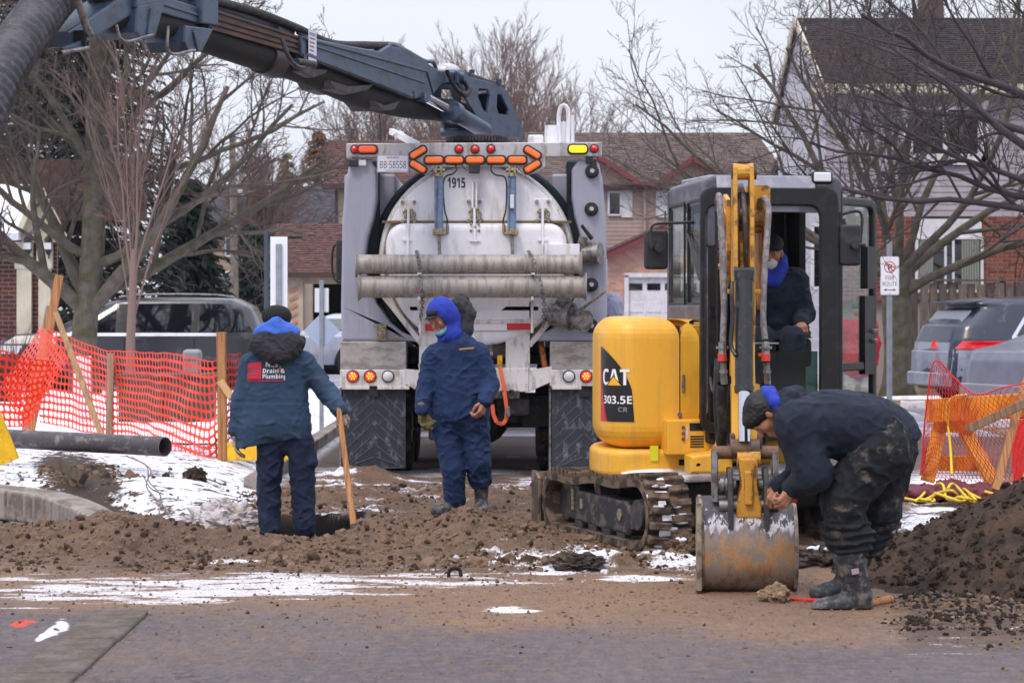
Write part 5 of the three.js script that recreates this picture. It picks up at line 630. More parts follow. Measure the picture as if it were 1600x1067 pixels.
  m = new MB(); { const p = up(1328, 383, .72); m.shape(rrect(.15, .28, .035), .06, T(p[0], p[1], p[2], 0, -.1), .02, 3); m.cyl([p[0] + .02, p[1], p[2] + .02], [p[0] + .02, p[1], p[2] + .08], .03, .028, 12).cyl([p[0] + .02, p[1], p[2] + .07], [p[0] + .09, p[1], p[2] + .07], .012, .012, 8); m.tube([up(1345, 383, .7), up(1345, 332, .68), up(1325, 332, .68), up(1298, 346, .68)], .011, 20, 8).bar(up(1294, 350, .68), up(1322, 346, .7), .03, .04); } part('cab_mirror', m, K.blackplastic, ex, up);
  // open door
  { const dm = new THREE.Matrix4().makeRotationY(R(48)).setPosition(.8, 0, .3), s = rrect(.62, 1.62, .1, .31, 1.58); s.holes.push(rrect(.5, 1.5, .07, .31, 1.58)); const d = new MB().shape(s, .05, undefined, .015); d.box(.5, .06, .04, .31, 1.2, 0, 0, 0, 0, .01).box(.16, .56, .05, .5, 1.42, 0, 0, 0, 0, .03).box(.12, .3, .06, .51, 1.9, 0, 0, 0, 0, .03); const door = part('cab_door', d, K.cabblack, ex); door.applyMatrix4(dm.clone().premultiply(up.m)); part('door_glass', new MB().box(.5, 1.5, .006, .31, 1.58, 0, 0, 0, 0, 0), K.glass, door); m = new MB().box(.05, .03, .05, .55, 1.45, .03, 0, 0, 0, .008).box(.05, .03, .05, .55, 1.38, .03, 0, 0, 0, .008); part('door_latch', m.each(1), K.steel, door); }
  // ----- digging arm, pointing at the camera -----
  const BS = new V3(1.46, 0, -14.45), bo = frame(BS, R(-2)), arm = new THREE.Group(); arm.name = 'digging_arm'; ex.add(arm); arm.position.copy(BS).sub(S); arm.rotation.y = R(-2);
  const ap = (n, mm, mat) => put(n, mm, mat, arm), prof = (mm, pts, w, x, bev = .008) => mm.ext(pts, w, T(x, 0, 0, 0, -Math.PI / 2), bev); // pts are [z, y]
  const cx = (px, lz) => bo(px, 500, lz)[0], yy = (py, lz) => bo(1160, py, lz)[1];
  m = new MB(); prof(m, [[-.05, .62], [.12, .62], [.2, .78], [.36, 1.5], [.5, 1.92], [.72, 2.1], [1.5, 2.2], [1.52, 2.34], [.62, 2.33], [.36, 2.14], [.16, 1.6], [-.02, .95]], .15, cx(1162, .3), .02); ap('lower_boom', m, K.yellowworn);
  m = new MB(); for (const px of [1134, 1191]) prof(m, [[.95, 2.16], [1.3, 2.3], [1.6, 2.25], [1.62, 1.95], [1.5, 1.78], [1.3, 1.72], [1.1, 1.6], [.95, 1.8]], .03, cx(px, 1.3)); m.cyl(bo(1124, 340, 1.55), bo(1202, 340, 1.55), .05, .05, 16).cyl(bo(1126, 355, 1.5), bo(1200, 355, 1.5), .035, .035, 16); ap('boom_nose', m.each(1), K.yellowworn);
  m = new MB(); for (const px of [1148.5, 1174.5]) prof(m, [[1.62, yy(560, 1.7)], [1.8, yy(560, 1.7)], [1.86, yy(480, 1.75)], [1.82, yy(330, 1.75)], [1.8, yy(262, 1.75)], [1.74, yy(255, 1.75)], [1.66, yy(258, 1.75)], [1.62, yy(300, 1.7)], [1.56, yy(430, 1.7)]], .026, cx(px, 1.75), .006); m.cyl(bo(1146, 268, 1.75), bo(1177, 268, 1.75), .05, .05, 18); bo.box(m, 1147, 262, 1176, 273, 1.7, 1.8, .01); ap('stick_fork', m.each(1), K.yellowworn);
  m = new MB(); prof(m, [[1.6, yy(500, 1.7)], [1.78, yy(500, 1.7)], [1.9, yy(600, 1.9)], [2.02, yy(716, 2)], [1.88, yy(722, 2)], [1.74, yy(640, 1.9)], [1.62, yy(560, 1.9)]], .125, cx(1163, 1.85), .012); bo.box(m, 1137, 452, 1146, 459, 1.75, 1.83); bo.box(m, 1178, 452, 1193, 459, 1.75, 1.83); prof(m, [[1.84, yy(600, 1.9)], [1.92, yy(600, 1.9)], [2.0, yy(690, 2)], [1.9, yy(700, 2)]], .165, cx(1165, 1.9)); ap('stick', m.each(1), K.yellow);
  m = new MB(); m.cyl(bo(1161, 254, 1.72), bo(1161, 258, 1.72), .06, .055, 18).cyl(bo(1145, 268, 1.75), bo(1143, 268, 1.75), .045, .045, 14).cyl(bo(1182, 268, 1.75), bo(1178, 268, 1.75), .05, .045, 14); for (const px of [1145, 1178]) m.cyl(bo(px - 2, 500, 1.8), bo(px + 2, 500, 1.8), .035, .035, 14); bo.box(m, 1152, 300, 1170, 320, 1.62, 1.7); ap('pin_caps', m.each(1), K.darksteel);
  m = new MB(); m.cyl(bo(1163, 432, 1.92), bo(1163, 611, 2.06), .051, .051, 22).cyl(bo(1163, 424, 1.91), bo(1163, 438, 1.92), .06, .057, 22).cyl(bo(1163, 604, 2.05), bo(1163, 613, 2.06), .056, .054, 22).cyl(bo(1147, 425, 1.88), bo(1179, 425, 1.88), .03, .03, 14); m.tube([bo(1144, 440, 1.95), bo(1144, 455, 1.98), bo(1145, 500, 2), bo(1143, 540, 2.02), bo(1150, 556, 2.05)], .012, 24, 8); ap('bucket_cylinder', m, MAT('black_cylinder', { map: rep(dirty('#24252a', '#5d5a5a', -.05, { seed: 108, max: .5, v: .05 }), 3), roughness: .4 }));
  ap('cylinder_rod', new MB().cyl(bo(1163, 611, 2.06), bo(1164, 690, 2.1), .034, .034, 20), K.chrome);
  // hoses with fittings
  const grey = MAT('sleeved_hose', { map: rep(dirty('#6b6568', '#8f8787', .4, { seed: 109 }), 4), roughness: .7 });
  m = new MB(); m.tube([bo(1127, 330, 1.6), bo(1122, 316, 1.72), bo(1124, 305, 1.8), bo(1126, 335, 1.86), bo(1130, 400, 1.9), bo(1132, 470, 1.92), bo(1130, 530, 1.94), bo(1129, 545, 1.95)], .019, 60, 10).tube([bo(1186, 325, 1.55), bo(1189, 313, 1.66), bo(1196, 311, 1.74), bo(1201, 325, 1.8), bo(1199, 370, 1.86), bo(1195, 430, 1.92), bo(1193, 500, 1.94), bo(1196, 530, 1.95)], .019, 60, 10); m.tube([bo(1153, 440, 1.6), bo(1152, 330, 1.72), bo(1157, 315, 1.7), bo(1158, 300, 1.6)], .018, 30, 8).tube([bo(1168, 430, 1.62), bo(1164, 330, 1.74), bo(1162, 312, 1.72), bo(1158, 290, 1.6)], .018, 30, 8); ap('sleeved_hose', m.each(1), grey);
  m = new MB(); for (const x of [1129, 1197]) { m.cyl(bo(x, 534, 1.95), bo(x, 556, 1.96), .022, .022, 12).cyl(bo(x, 541, 1.95), bo(x, 545, 1.95), .036, .036, 14).cyl(bo(x + 1, 566, 1.96), bo(x + 3, 600, 1.94), .018, .02, 10); m.cyl(bo(x + 2, 578, 1.95), bo(x + 2, 583, 1.95), .026, .026, 6); } ap('hose_coupling', m.each(4), K.steel);
  m = new MB(); for (const x of [1129, 1197]) m.cyl(bo(x, 553, 1.96), bo(x, 564, 1.96), .026, .026, 14); bo.box(m, 1186, 552, 1196, 557, 1.93, 1.97, .002); ap('red_tape', m.each(1), MAT('red_tape_wrap', { color: '#d4392c', roughness: .6 }));
  m = new MB(); m.tube([bo(1130, 600, 1.94), bo(1128, 625, 1.9), bo(1131, 660, 1.85), bo(1128, 690, 1.7), bo(1140, 705, 1.2)], .034, 40, 10).tube([bo(1136, 590, 1.5), bo(1140, 640, 1.4), bo(1135, 680, 1.0), bo(1146, 700, .6)], .03, 30, 8).tube([bo(1197, 600, 1.94), bo(1198, 640, 1.8), bo(1192, 690, 1.5)], .024, 30, 8).tube([bo(1124, 560, 1.0), bo(1122, 620, 1.0), bo(1126, 690, .8)], .03, 24, 8).tube([bo(1110, 590, .2), bo(1114, 610, .3), bo(1122, 618, .4)], .01, 12, 6); ap('arm_hose', m.each(1), K.hose);
  // linkage and coupler
  m = new MB(); m.cyl(bo(1112, 707, 2.02), bo(1216, 707, 2.02), .038, .038, 18).cyl(bo(1142, 700, 2.06), bo(1187, 700, 2.06), .052, .052, 20); for (const x of [1145, 1187]) prof(m, [[2.0, yy(712, 2)], [2.06, yy(712, 2)], [2.07, yy(678, 2)], [2.02, yy(676, 2)], [1.98, yy(700, 2)]], .028, cx(x, 2.03)); ap('link_pin', m.each(1), bump(MAT('worn_pin', { map: rep(dirty('#7a5a45', '#4c4440', .45, { seed: 111 }), 4), roughness: .6 }), TX.grain, 6, .002));
  m = new MB(); for (const [x, y1] of [[1117, 782], [1211, 768]]) prof(m, [[1.96, yy(704, 2)], [2.08, yy(704, 2)], [2.1, yy(740, 2)], [2.1, yy(y1, 2)], [2.02, yy(y1, 2)], [1.95, yy(740, 2)]], .035, cx(x, 2.03)); m.cyl(bo(1122, 757, 2.06), bo(1150, 757, 2.06), .034, .034, 14).cyl(bo(1185, 757, 2.06), bo(1216, 757, 2.06), .034, .034, 14).cyl(bo(1124, 790, 2.1), bo(1216, 790, 2.1), .034, .034, 14); for (const x of [1128, 1136, 1200, 1208]) m.cyl(bo(x - 3, 757, 2.06), bo(x + 3, 757, 2.06), .05, .05, 16); ap('side_link', m.each(1), K.steel);
  m = new MB(); m.shape(new THREE.Shape(bo.poly([[1154, 715], [1184, 715], [1183, 760], [1190, 790], [1190, 809], [1150, 809], [1150, 790], [1158, 760]], 2.1).map((p) => new THREE.Vector2(...p))), .14, T(0, 0, 2.08), .014, 3); bo.box(m, 1164, 736, 1177, 790, 2.1, 2.18, .012); m.cyl(bo(1152, 716, 2.08), bo(1188, 716, 2.08), .05, .05, 18); ap('quick_coupler', m, K.yellowworn);
  // bucket
  const bk = new MB(), ears = [1141, 1197]; const wear = tile(256, (u, v, P) => { const n = .5 + .35 * P(5, 9) + .25 * P(14, 22, 3) + .2 * P(50, 60, 6), vv = v + .05 * (P(6, 3, 9)) + .05 * P(20, 8, 5), C = (h) => lin(h); let c = C('#4d4c52'); const M = (k, h) => { const q = C(h); c = c.map((a, i) => lerp(a, q[i], clamp(k))); }; M(sst(.76, .72, vv) * sst(.6, .66, vv) * sst(.46, .6, n + .08) * .9, '#d3d0dc'); M(sst(.66, .58, vv), '#8f8078'); M(sst(.62, .5, vv) * sst(.3, .44, vv) * sst(.35, .6, n), '#b98a55'); M(sst(.5, .3, vv) * sst(.35, .6, n), '#7a6150'); M(sst(.24, .1, vv), '#2d2625'); M(.3 * sst(.5, .7, n), '#5e554f'); return c.map((a) => a * (1 + .2 * (n - .5))); });
  const bxL = bo(1101, 900, 2.2)[0], bxR = bo(1242, 900, 2.2)[0], arcp = [[1.86, .525], [1.99, .515], [2.08, .48], [2.155, .41], [2.2, .32], [2.215, .22], [2.2, .12], [2.14, .035], [2.04, -.01], [1.9, -.012], [1.72, .01]];
  { const cv = new THREE.SplineCurve(arcp.map((p) => new THREE.Vector2(...p))), n = 44, ps = [], uv = [], ix = []; for (const o of [0, 1]) for (let i = 0; i <= n; i++) { const p = cv.getPoint(i / n), t = cv.getTangent(i / n), k = o ? .02 : 0; for (let j = 0; j <= 8; j++) { ps.push(lerp(bxL, bxR, j / 8), p.y - (-t.x) * -k * -1 * 0 + (o ? (.28 - p.y) * .06 : 0), p.x + (o ? (1.9 - p.x) * .07 : 0) + .004 * noise(j * .8, i * .2, o)); uv.push(j / 8, 1 - i / n); } } const row = 9, tot = (n + 1) * row; for (let o = 0; o < 2; o++) for (let i = 0; i < n; i++) for (let j = 0; j < 8; j++) { const a = o * tot + i * row + j; o ? ix.push(a, a + 1, a + row, a + 1, a + row + 1, a + row) : ix.push(a, a + row, a + 1, a + 1, a + row, a + row + 1); } const g = new THREE.BufferGeometry(); g.setAttribute('position', new THREE.Float32BufferAttribute(ps, 3)); g.setAttribute('uv', new THREE.Float32BufferAttribute(uv, 2)); g.setIndex(ix); g.computeVertexNormals(); const wt = wear; mesh('bucket_shell', g, bump(MAT('worn_bucket', { map: wt, roughness: .62, metalness: .15 }), TX.grain, 2, .003), arm); }
  m = new MB(); for (const x of [bxL - .012, bxR + .012]) { const fwd = x < (bxL + bxR) / 2 ? .05 : .0; prof(m, [[1.86, .53], [1.99, .52], [2.09, .485], [2.165, .415], [2.21, .32], [2.225, .22], [2.21, .115], [2.145, .025], [2.04, -.018], [1.9, -.02], [1.7, .0], [1.66, .25], [1.7, .5]], .022, x, .004); } prof(m, [[2.0, -.02], [2.23, .02], [2.25, .3], [2.2, .51], [2.16, .51], [2.19, .3], [2.1, .03]], .03, bxL - .03, .006); bk.g.push(...m.g); ap('bucket_side', bk, bump(MAT('bucket_edge', { map: rep(dirty('#958878', '#5c4c3f', .4, { seed: 113 }), 2.5), roughness: .6, metalness: .2 }), TX.grain, 4, .002));
  m = new MB(); for (const px of ears) prof(m, [[1.98, .7], [2.1, .7], [2.16, .62], [2.19, .5], [2.2, .36], [2.1, .36], [1.95, .5]], .03, cx(px, 2.1)); ap('bucket_ear', m.each(1), K.darksteel);
  m = new MB(); bo.box(m, 1122, 780, 1245, 783, 1.8, 2.0, 0); ap('bucket_top', m, K.darksteel);
}
// ---------- people ----------
const man = (label, px, D, gy, group) => { const o = thing('person', label, 'person', [PX(px, D), gy, -D], 0, group); const J = (x, y, z = 0) => { const d = D - z; return [PX(x, d) - o.position.x, PY(y, d) - gy, z]; }; return { o, J, D }; };
const PQ = FAST ? 1.7 : 1;
const piece = (o, name, f, mat, sc = 1) => mesh(name, boxUV(f.geo(), sc), mat, o);
// skull, face and ears
function addHead(f, c, fwd, up, s = 1) {
  fwd = nrm(fwd); up = nrm(addv(up, fwd, -dot(up, fwd))); const rt = crs(fwd, up), P = (a, b, d) => [0, 1, 2].map((i) => c[i] + (fwd[i] * a + up[i] * b + rt[i] * d) * s);
  f.ell(P(-.012, .02, 0), [.094 * s, .098 * s, .075 * s], .02 * s, fwd, up).ell(P(.026, -.05, 0), [.062 * s, .066 * s, .055 * s], .03 * s, fwd, up).cap(P(.07, -.098, -.012), P(.07, -.098, .012), .018 * s, .018 * s, .025 * s)
    .cap(P(.084, .012, 0), P(.108, -.024, 0), .008 * s, .014 * s, .012 * s).cap(P(.083, .026, -.034), P(.083, .026, .034), .011 * s, .011 * s, .015 * s).cap(P(.086, -.062, -.018), P(.086, -.062, .018), .009 * s, .009 * s, .012 * s).cap(P(.084, -.075, -.014), P(.084, -.075, .014), .01 * s, .01 * s, .01 * s);
  for (const q of [-1, 1]) { f.carve(P(.095, .01, q * .03), P(.095, .01, q * .034), .014 * s); f.ell(P(.073, .008, q * .032), [.013 * s, .012 * s, .013 * s], .003 * s, fwd, up); f.ell(P(.05, -.018, q * .045), [.03 * s, .024 * s, .018 * s], .02 * s, fwd, up); f.ell(P(-.005, -.005, q * .077), [.018 * s, .032 * s, .009 * s], .006 * s, nrm([fwd[0] - rt[0] * q * .3, fwd[1] - rt[1] * q * .3, fwd[2] - rt[2] * q * .3]), up); }
  return P;
}
// continuous body under the clothes: joints j = {neck, head, sh, el, wr, hip, kn, an, chest, pelvis}
function addBody(f, j) {
  f.cap(j.pelvis, j.chest, .125, .145, .06, [j.front ?? [0, 0, 1], 1.3]).cap(j.chest, j.neck, .11, .06, .06).cap(j.neck, j.head, .055, .06, .03);
  for (const s of [0, 1]) { f.cap(j.chest, j.sh[s], .09, .065, .05).cap(j.sh[s], j.el[s], .052, .042, .03).cap(j.el[s], j.wr[s], .042, .028, .02).cap(j.hip[s], j.kn[s], .085, .058, .05).cap(j.kn[s], j.an[s], .056, .04, .03); }
  return f;
}
const fine = (...fs) => { const g = fs.map((f) => { const q = f.geo().toNonIndexed(); return q; }); return boxUV(g.length > 1 ? mergeGeometries(g) : g[0]); };
const bootAt = (f, top, ankle, toe, r = .062) => { const d = nrm([toe[0], 0, toe[2]]); f.cap(top, ankle, r, r * .82, .02).cap(addv(ankle, [0, -.035, 0]), addv(addv(ankle, [0, -.06, 0]), d, .1), r * .78, .05, .03).cap(addv(addv(ankle, [0, -.06, 0]), d, .1), addv(addv(ankle, [0, -.068, 0]), d, .165), .05, .045, .02).ell(addv(addv(ankle, [0, -.07, 0]), d, -.035), [.05, .04, .045], .02); };
const drape = (geo, x0, y0, x1, y1, nx, ny, tex, name, par, back = 1) => { // flat print laid on the cloth behind it
  const p = geo.attributes.position, G = {}, q = .014, key = (x, y) => Math.round(x / q) + ',' + Math.round(y / q); for (let i = 0; i < p.count; i++) { const k = key(p.getX(i), p.getY(i)); if (!(k in G) || p.getZ(i) * back > G[k] * back) G[k] = p.getZ(i); }
  const g = new THREE.PlaneGeometry(1, 1, nx, ny), a = g.attributes.position; for (let i = 0; i < a.count; i++) { const x = lerp(x0, x1, a.getX(i) + .5), y = lerp(y0, y1, a.getY(i) + .5); let s = 0, n = 0; for (let u = -1; u <= 1; u++) for (let v = -1; v <= 1; v++) { const z = G[key(x + u * q, y + v * q)]; if (z !== undefined) { s += z; n++; } } a.setXYZ(i, x, y, (n ? s / n : 0) + .007 * back); } g.computeVertexNormals(); return mesh(name, g, MAT(name, { map: tex, transparent: true, roughness: .7 }), par);
};
{ // worker with the shovel, from behind
  const { o, J } = man('worker seen from behind in blue-grey parka and black knit cap holding a wooden shovel handle', 448, 16, -.2);
  const j = { pelvis: J(446, 680), chest: J(434, 580), neck: J(433, 528), head: J(432, 508), sh: [J(394, 570), J(473, 568)], el: [J(377, 628), J(512, 614, -.03)], wr: [J(368, 676, .02), J(531, 643, .1)], hip: [J(423, 690), J(469, 690)], kn: [J(419, 765, -.03), J(473, 765, -.02)], an: [J(421, 834, .0), J(475, 832, .0)], toe: [[0, -.03, -.12], [.02, -.03, -.12]] };
  const hf = new Field(.004 * PQ); addHead(hf, J(432, 503), [0, -.35, -1], [0, 1, -.2], 1.02); mesh('body', fine(addBody(new Field(.014 * PQ), j), hf), K.skin, o);
  let f = new Field(.0085 * PQ); f.cap(J(408, 592), J(403, 664), .12, .15, .06, [[0, 0, 1], 1.15]).cap(J(455, 590), J(453, 662), .12, .145, .06, [[0, 0, 1], 1.15]).cap(J(431, 560), J(429, 660), .13, .175, .08, [[0, 0, 1], 1.1]).cap(J(403, 664), J(400, 700), .15, .15, .04, [[0, 0, 1], 1.1]).cap(J(454, 664), J(455, 692), .145, .14, .04, [[0, 0, 1], 1.1]);
  for (const s of [0, 1]) f.cap(J(433, 556), j.sh[s], .105, .085, .05).cap(j.sh[s], j.el[s], .086, .074, .035).cap(j.el[s], addv(j.wr[s], [0, .02, 0]), .075, .058, .03);
  f.cut(J(368, 700), [.16, -1, 0]).folds(creases(.0085, 6, 11, 3)).folds((x, y) => (Math.abs(y - J(430, 627)[1]) < .012 ? .004 : 0)); const jg = f.geo(); mesh('parka', boxUV(jg), K.jacket, o);
  f = new Field(.008 * PQ); f.cap(J(405, 536, .1), J(424, 552, .15), .06, .06, .06).cap(J(460, 534, .1), J(440, 552, .15), .06, .06, .06).cap(J(420, 556, .16), J(442, 557, .16), .045, .045, .05).ell(J(432, 540, .12), [.17, .11, .07], .05).cap(J(398, 534, .0), J(404, 545, .1), .04, .05, .04).cap(J(468, 532, .0), J(460, 545, .1), .04, .05, .04).folds(creases(.011, 14, 18, 8)); piece(o, 'parka_hood', f, K.jackethood);
  f = new Field(.007 * PQ); f.ell(J(432, 519, .03), [.155, .075, .13], .02).cap(J(408, 520, .05), J(432, 507, .09), .05, .05, .03).cap(J(456, 520, .05), J(432, 507, .09), .05, .05, .03).cap(J(432, 512, .06), J(432, 530, .1), .06, .06, .03).folds(creases(.006, 12, 12, 5)); piece(o, 'hoodie_hood', f, K.lightblue);
  f = new Field(.006 * PQ); f.ell(J(432, 496, -.01), [.106, .078, .112], .02).ell(J(432, 491, -.01), [.1, .068, .105], .02).cut(J(432, 505), [0, -1, -.1]).folds((x, y, z) => .002 * Math.sin(Math.atan2(z, x) * 30)); piece(o, 'knit_cap', f, K.knit);
  f = new Field(.009 * PQ); for (const s of [0, 1]) f.cap(j.hip[s], j.kn[s], .102, .086, .02).cap(j.kn[s], addv(j.an[s], [0, .03, 0]), .086, .082, .02); f.cap(J(446, 672), J(446, 682), .15, .14, .03, [[0, 0, 1], 1.3]).cap(J(484, 700, .02), J(487, 722, .02), .04, .05, .02).cut(J(440, 845), [0, -1, 0]).folds(creases(.0105, 8, 10, 14)); piece(o, 'trousers', f, K.trousers);
  f = new Field(.007 * PQ); for (const s of [0, 1]) bootAt(f, addv(j.an[s], [0, .12, 0]), addv(j.an[s], [0, .02, 0]), j.toe[s], .06); piece(o, 'boots', f, MAT('tan_boot', { color: '#8d7a67', roughness: .8 }));
  f = new Field(.0045 * PQ); addHand(f, addv(j.wr[1], [0, 0, 0]), [.1, -.9, .15], [.0, -.1, -1], 1, 1.15, 1.12); f.cap(addv(j.wr[1], [0, .03, 0]), addv(j.wr[1], [0, -.01, 0]), .04, .036, .01); piece(o, 'work_glove', f, K.glove);
  f = new Field(.0045 * PQ); addHand(f, j.wr[0], [-.05, -1, .05], [1, 0, .2], -1, .4, 1.12); piece(o, 'work_glove', f, K.glove);
  const a = J(387, 596), b = J(448, 562); drape(jg, a[0], a[1], b[0], b[1], 16, 10, canvasTex(512, 300, (c, w, h) => { c.clearRect(0, 0, w, h); c.fillStyle = '#d11f38'; c.beginPath(); c.moveTo(20, 50); c.lineTo(200, 20); c.lineTo(200, 262); c.lineTo(10, 262); c.fill(); c.fillStyle = '#35506a'; for (let i = 0; i < 3; i++) { c.beginPath(); c.moveTo(0, 118 + i * 46); c.bezierCurveTo(70, 96 + i * 46, 120, 112 + i * 46, 176, 104 + i * 46); c.lineTo(176, 116 + i * 46); c.bezierCurveTo(110, 126 + i * 46, 70, 112 + i * 46, 0, 132 + i * 46); c.fill(); } c.fillStyle = '#f1eef0'; c.font = 'bold 92px sans-serif'; c.fillText('NEST', 250, 92); c.font = 'bold 82px sans-serif'; c.fillText('Drain &', 212, 176); c.save(); c.translate(212, 252); c.scale(.86, 1); c.fillText('Plumbing', 0, 0); c.restore(); c.fillStyle = '#d11f38'; c.fillRect(10, 276, 490, 12); }), 'back_print', o);
}
{ // shovel
  const A = at(529, 640, 15.86), B = at(553, 826, 15.35), s = thing('shovel', 'shovel held upright by its wooden handle at the edge of the pit', 'shovel', B), a = A.clone().sub(B), d = a.clone().normalize(), m = new MB(); m.cyl([0, 0, 0], a, .024, .02, 14).ball(a.x, a.y, a.z, .021, .02, .021); mesh('handle', m.geo(), K.wood, s); const q = new MB(); q.cyl([0, .03, 0], d.clone().multiplyScalar(-.12).toArray(), .025, .02, 12).ext([[-.1, 0], [.1, 0], [.11, -.2], [0, -.3], [-.11, -.2]], .01, T(0, -.1, 0, .2)); mesh('blade', q.geo(), K.darksteel, s);
}
{ // worker in coveralls
  const { o, J } = man('worker in navy coveralls with bright blue hood up and mask below his nose', 722, 17, 0.0);
  const j = { pelvis: J(718, 665), chest: J(714, 565), neck: J(705, 522), head: J(692, 503, .05), sh: [J(678, 556), J(748, 553)], el: [J(666, 604, .03), J(766, 602, .04)], wr: [J(659, 640, .14), J(757, 627, .21)], hip: [J(697, 668), J(740, 668)], kn: [J(708, 730, .06), J(748, 722, .05)], an: [J(711, 783, .02), J(752, 782, -.02)], toe: [[-.1, -.03, .08], [0, -.03, .14]] };
  const fwd = nrm([-.58, -.5, .68]), upv = [-.35, .9, .3]; const hf = new Field(.0035 * PQ), HP = addHead(hf, J(689, 497, .06), fwd, upv, 1.0), hb = new Field(.0045 * PQ); addHand(hb, j.wr[1], [-.25, -1, .25], [-.7, 0, -.5], -1, .75, 1.08);
  mesh('body', fine(addBody(new Field(.014 * PQ), j), hf, hb), K.skin, o);
  let f = new Field(.008 * PQ); f.cap(J(700, 565), J(699, 640), .12, .145, .06, [[0, 0, 1], 1.1]).cap(J(730, 563), J(735, 640), .12, .145, .06, [[0, 0, 1], 1.1]).cap(J(714, 545), J(717, 640), .125, .18, .07).cap(J(712, 532), J(701, 521), .1, .08, .05);
  for (const s of [0, 1]) f.cap(J(713, 545), j.sh[s], .115, .085, .05).cap(j.sh[s], j.el[s], .082, .076, .022).cap(j.el[s], j.wr[s], .078, .056, .02);
  f.cap(J(700, 648), j.hip[0], .135, .125, .05).cap(J(736, 648), j.hip[1], .135, .125, .05).cap(j.hip[0], j.kn[0], .12, .09, .02).cap(j.kn[0], addv(j.an[0], [0, .01, 0]), .09, .082, .02).cap(j.hip[1], j.kn[1], .12, .094, .018).cap(j.kn[1], J(750, 750, .0), .092, .08, .02).cap(J(749, 742, 0), J(751, 748, 0), .09, .088, .03);
  f.cut(J(709, 791), [0, -1, 0]).folds(creases(.0105, 7, 11, 21)).folds((x, y, z) => { const q = x - lerp(J(703, 540)[0], J(716, 680)[0], clamp((J(700, 540)[1] - y) / .7)); return Math.abs(q) < .008 && z > 0 && y > J(0, 668)[1] ? .004 : 0; }); const g = f.geo(); mesh('coverall', boxUV(g), K.coverall, o);
  f = new Field(.006 * PQ); f.ell(HP(-.025, .03, 0), [.128, .13, .112], .02, fwd, upv).cap(HP(-.06, -.05, 0), J(705, 521, .03), .1, .09, .06).cap(J(690, 520, .08), J(706, 524, .06), .06, .07, .04); { const a = HP(.06, -.03, 0), b = HP(.2, -.08, 0); f.carve(a, b, .08, .1).carve(HP(.035, .01, 0), HP(.2, -.01, 0), .074, .095); } f.folds(creases(.005, 9, 9, 31)); piece(o, 'blue_hood', f, K.bluehood);
  f = new Field(.007 * PQ); f.ell(J(722, 479, -.06), [.075, .085, .08], .02).cap(J(714, 476, -.05), J(731, 492, -.05), .055, .055, .04).cap(J(730, 490, -.05), J(726, 515, -.02), .05, .07, .05).folds(creases(.008, 12, 12, 33)); piece(o, 'coverall_hood', f, K.jackethood);
  f = new Field(.004 * PQ); f.ell(HP(.055, -.085, 0), [.05, .035, .05], .01, fwd, upv).cap(HP(.03, -.075, -.05), HP(.03, -.075, .05), .03, .03, .02); piece(o, 'face_mask', f, K.mask);
  f = new Field(.004 * PQ); f.ell(HP(.04, .085, 0), [.06, .03, .07], .01, fwd, upv).ell(HP(.1, .062, 0), [.035, .008, .055], .01, fwd, upv); piece(o, 'cap_brim', f, K.knit);
  f = new Field(.0045 * PQ); addHand(f, j.wr[0], [-.05, -1, .1], [.8, 0, .4], -1, .6, 1.15); f.cap(addv(j.wr[0], [0, .03, 0]), j.wr[0], .042, .038, .01); f.cap(J(662, 648, .1), J(668, 664, .14), .035, .02, .02).cap(J(664, 652, .12), J(674, 660, .13), .03, .02, .02); for (let i = 0; i < 4; i++) f.cap(J(666, 656, .13), J(668 + i * 4, 668 - i * 3, .15), .014, .011, .006); piece(o, 'work_glove', f, K.oliveglove);
  f = new Field(.007 * PQ); bootAt(f, J(752, 752, 0), j.an[1], j.toe[1], .062); bootAt(f, addv(j.an[0], [0, .1, 0]), j.an[0], [-.16, 0, .09], .064); f.cut([0, .004, 0], [0, -1, 0]); piece(o, 'rubber_boots', f, K.boot);
  { const a = J(716, 545), b = J(741, 539), z = J(730, 543)[2] + .185; const m = new MB().bar([a[0] + .01, a[1] - .0, z - .008], [b[0], b[1] - .02, z - .015], .006, .012); mesh('chest_zip', m.geo(), MAT('brass_zip', { color: '#b98b3e', roughness: .5 }), o); }
}
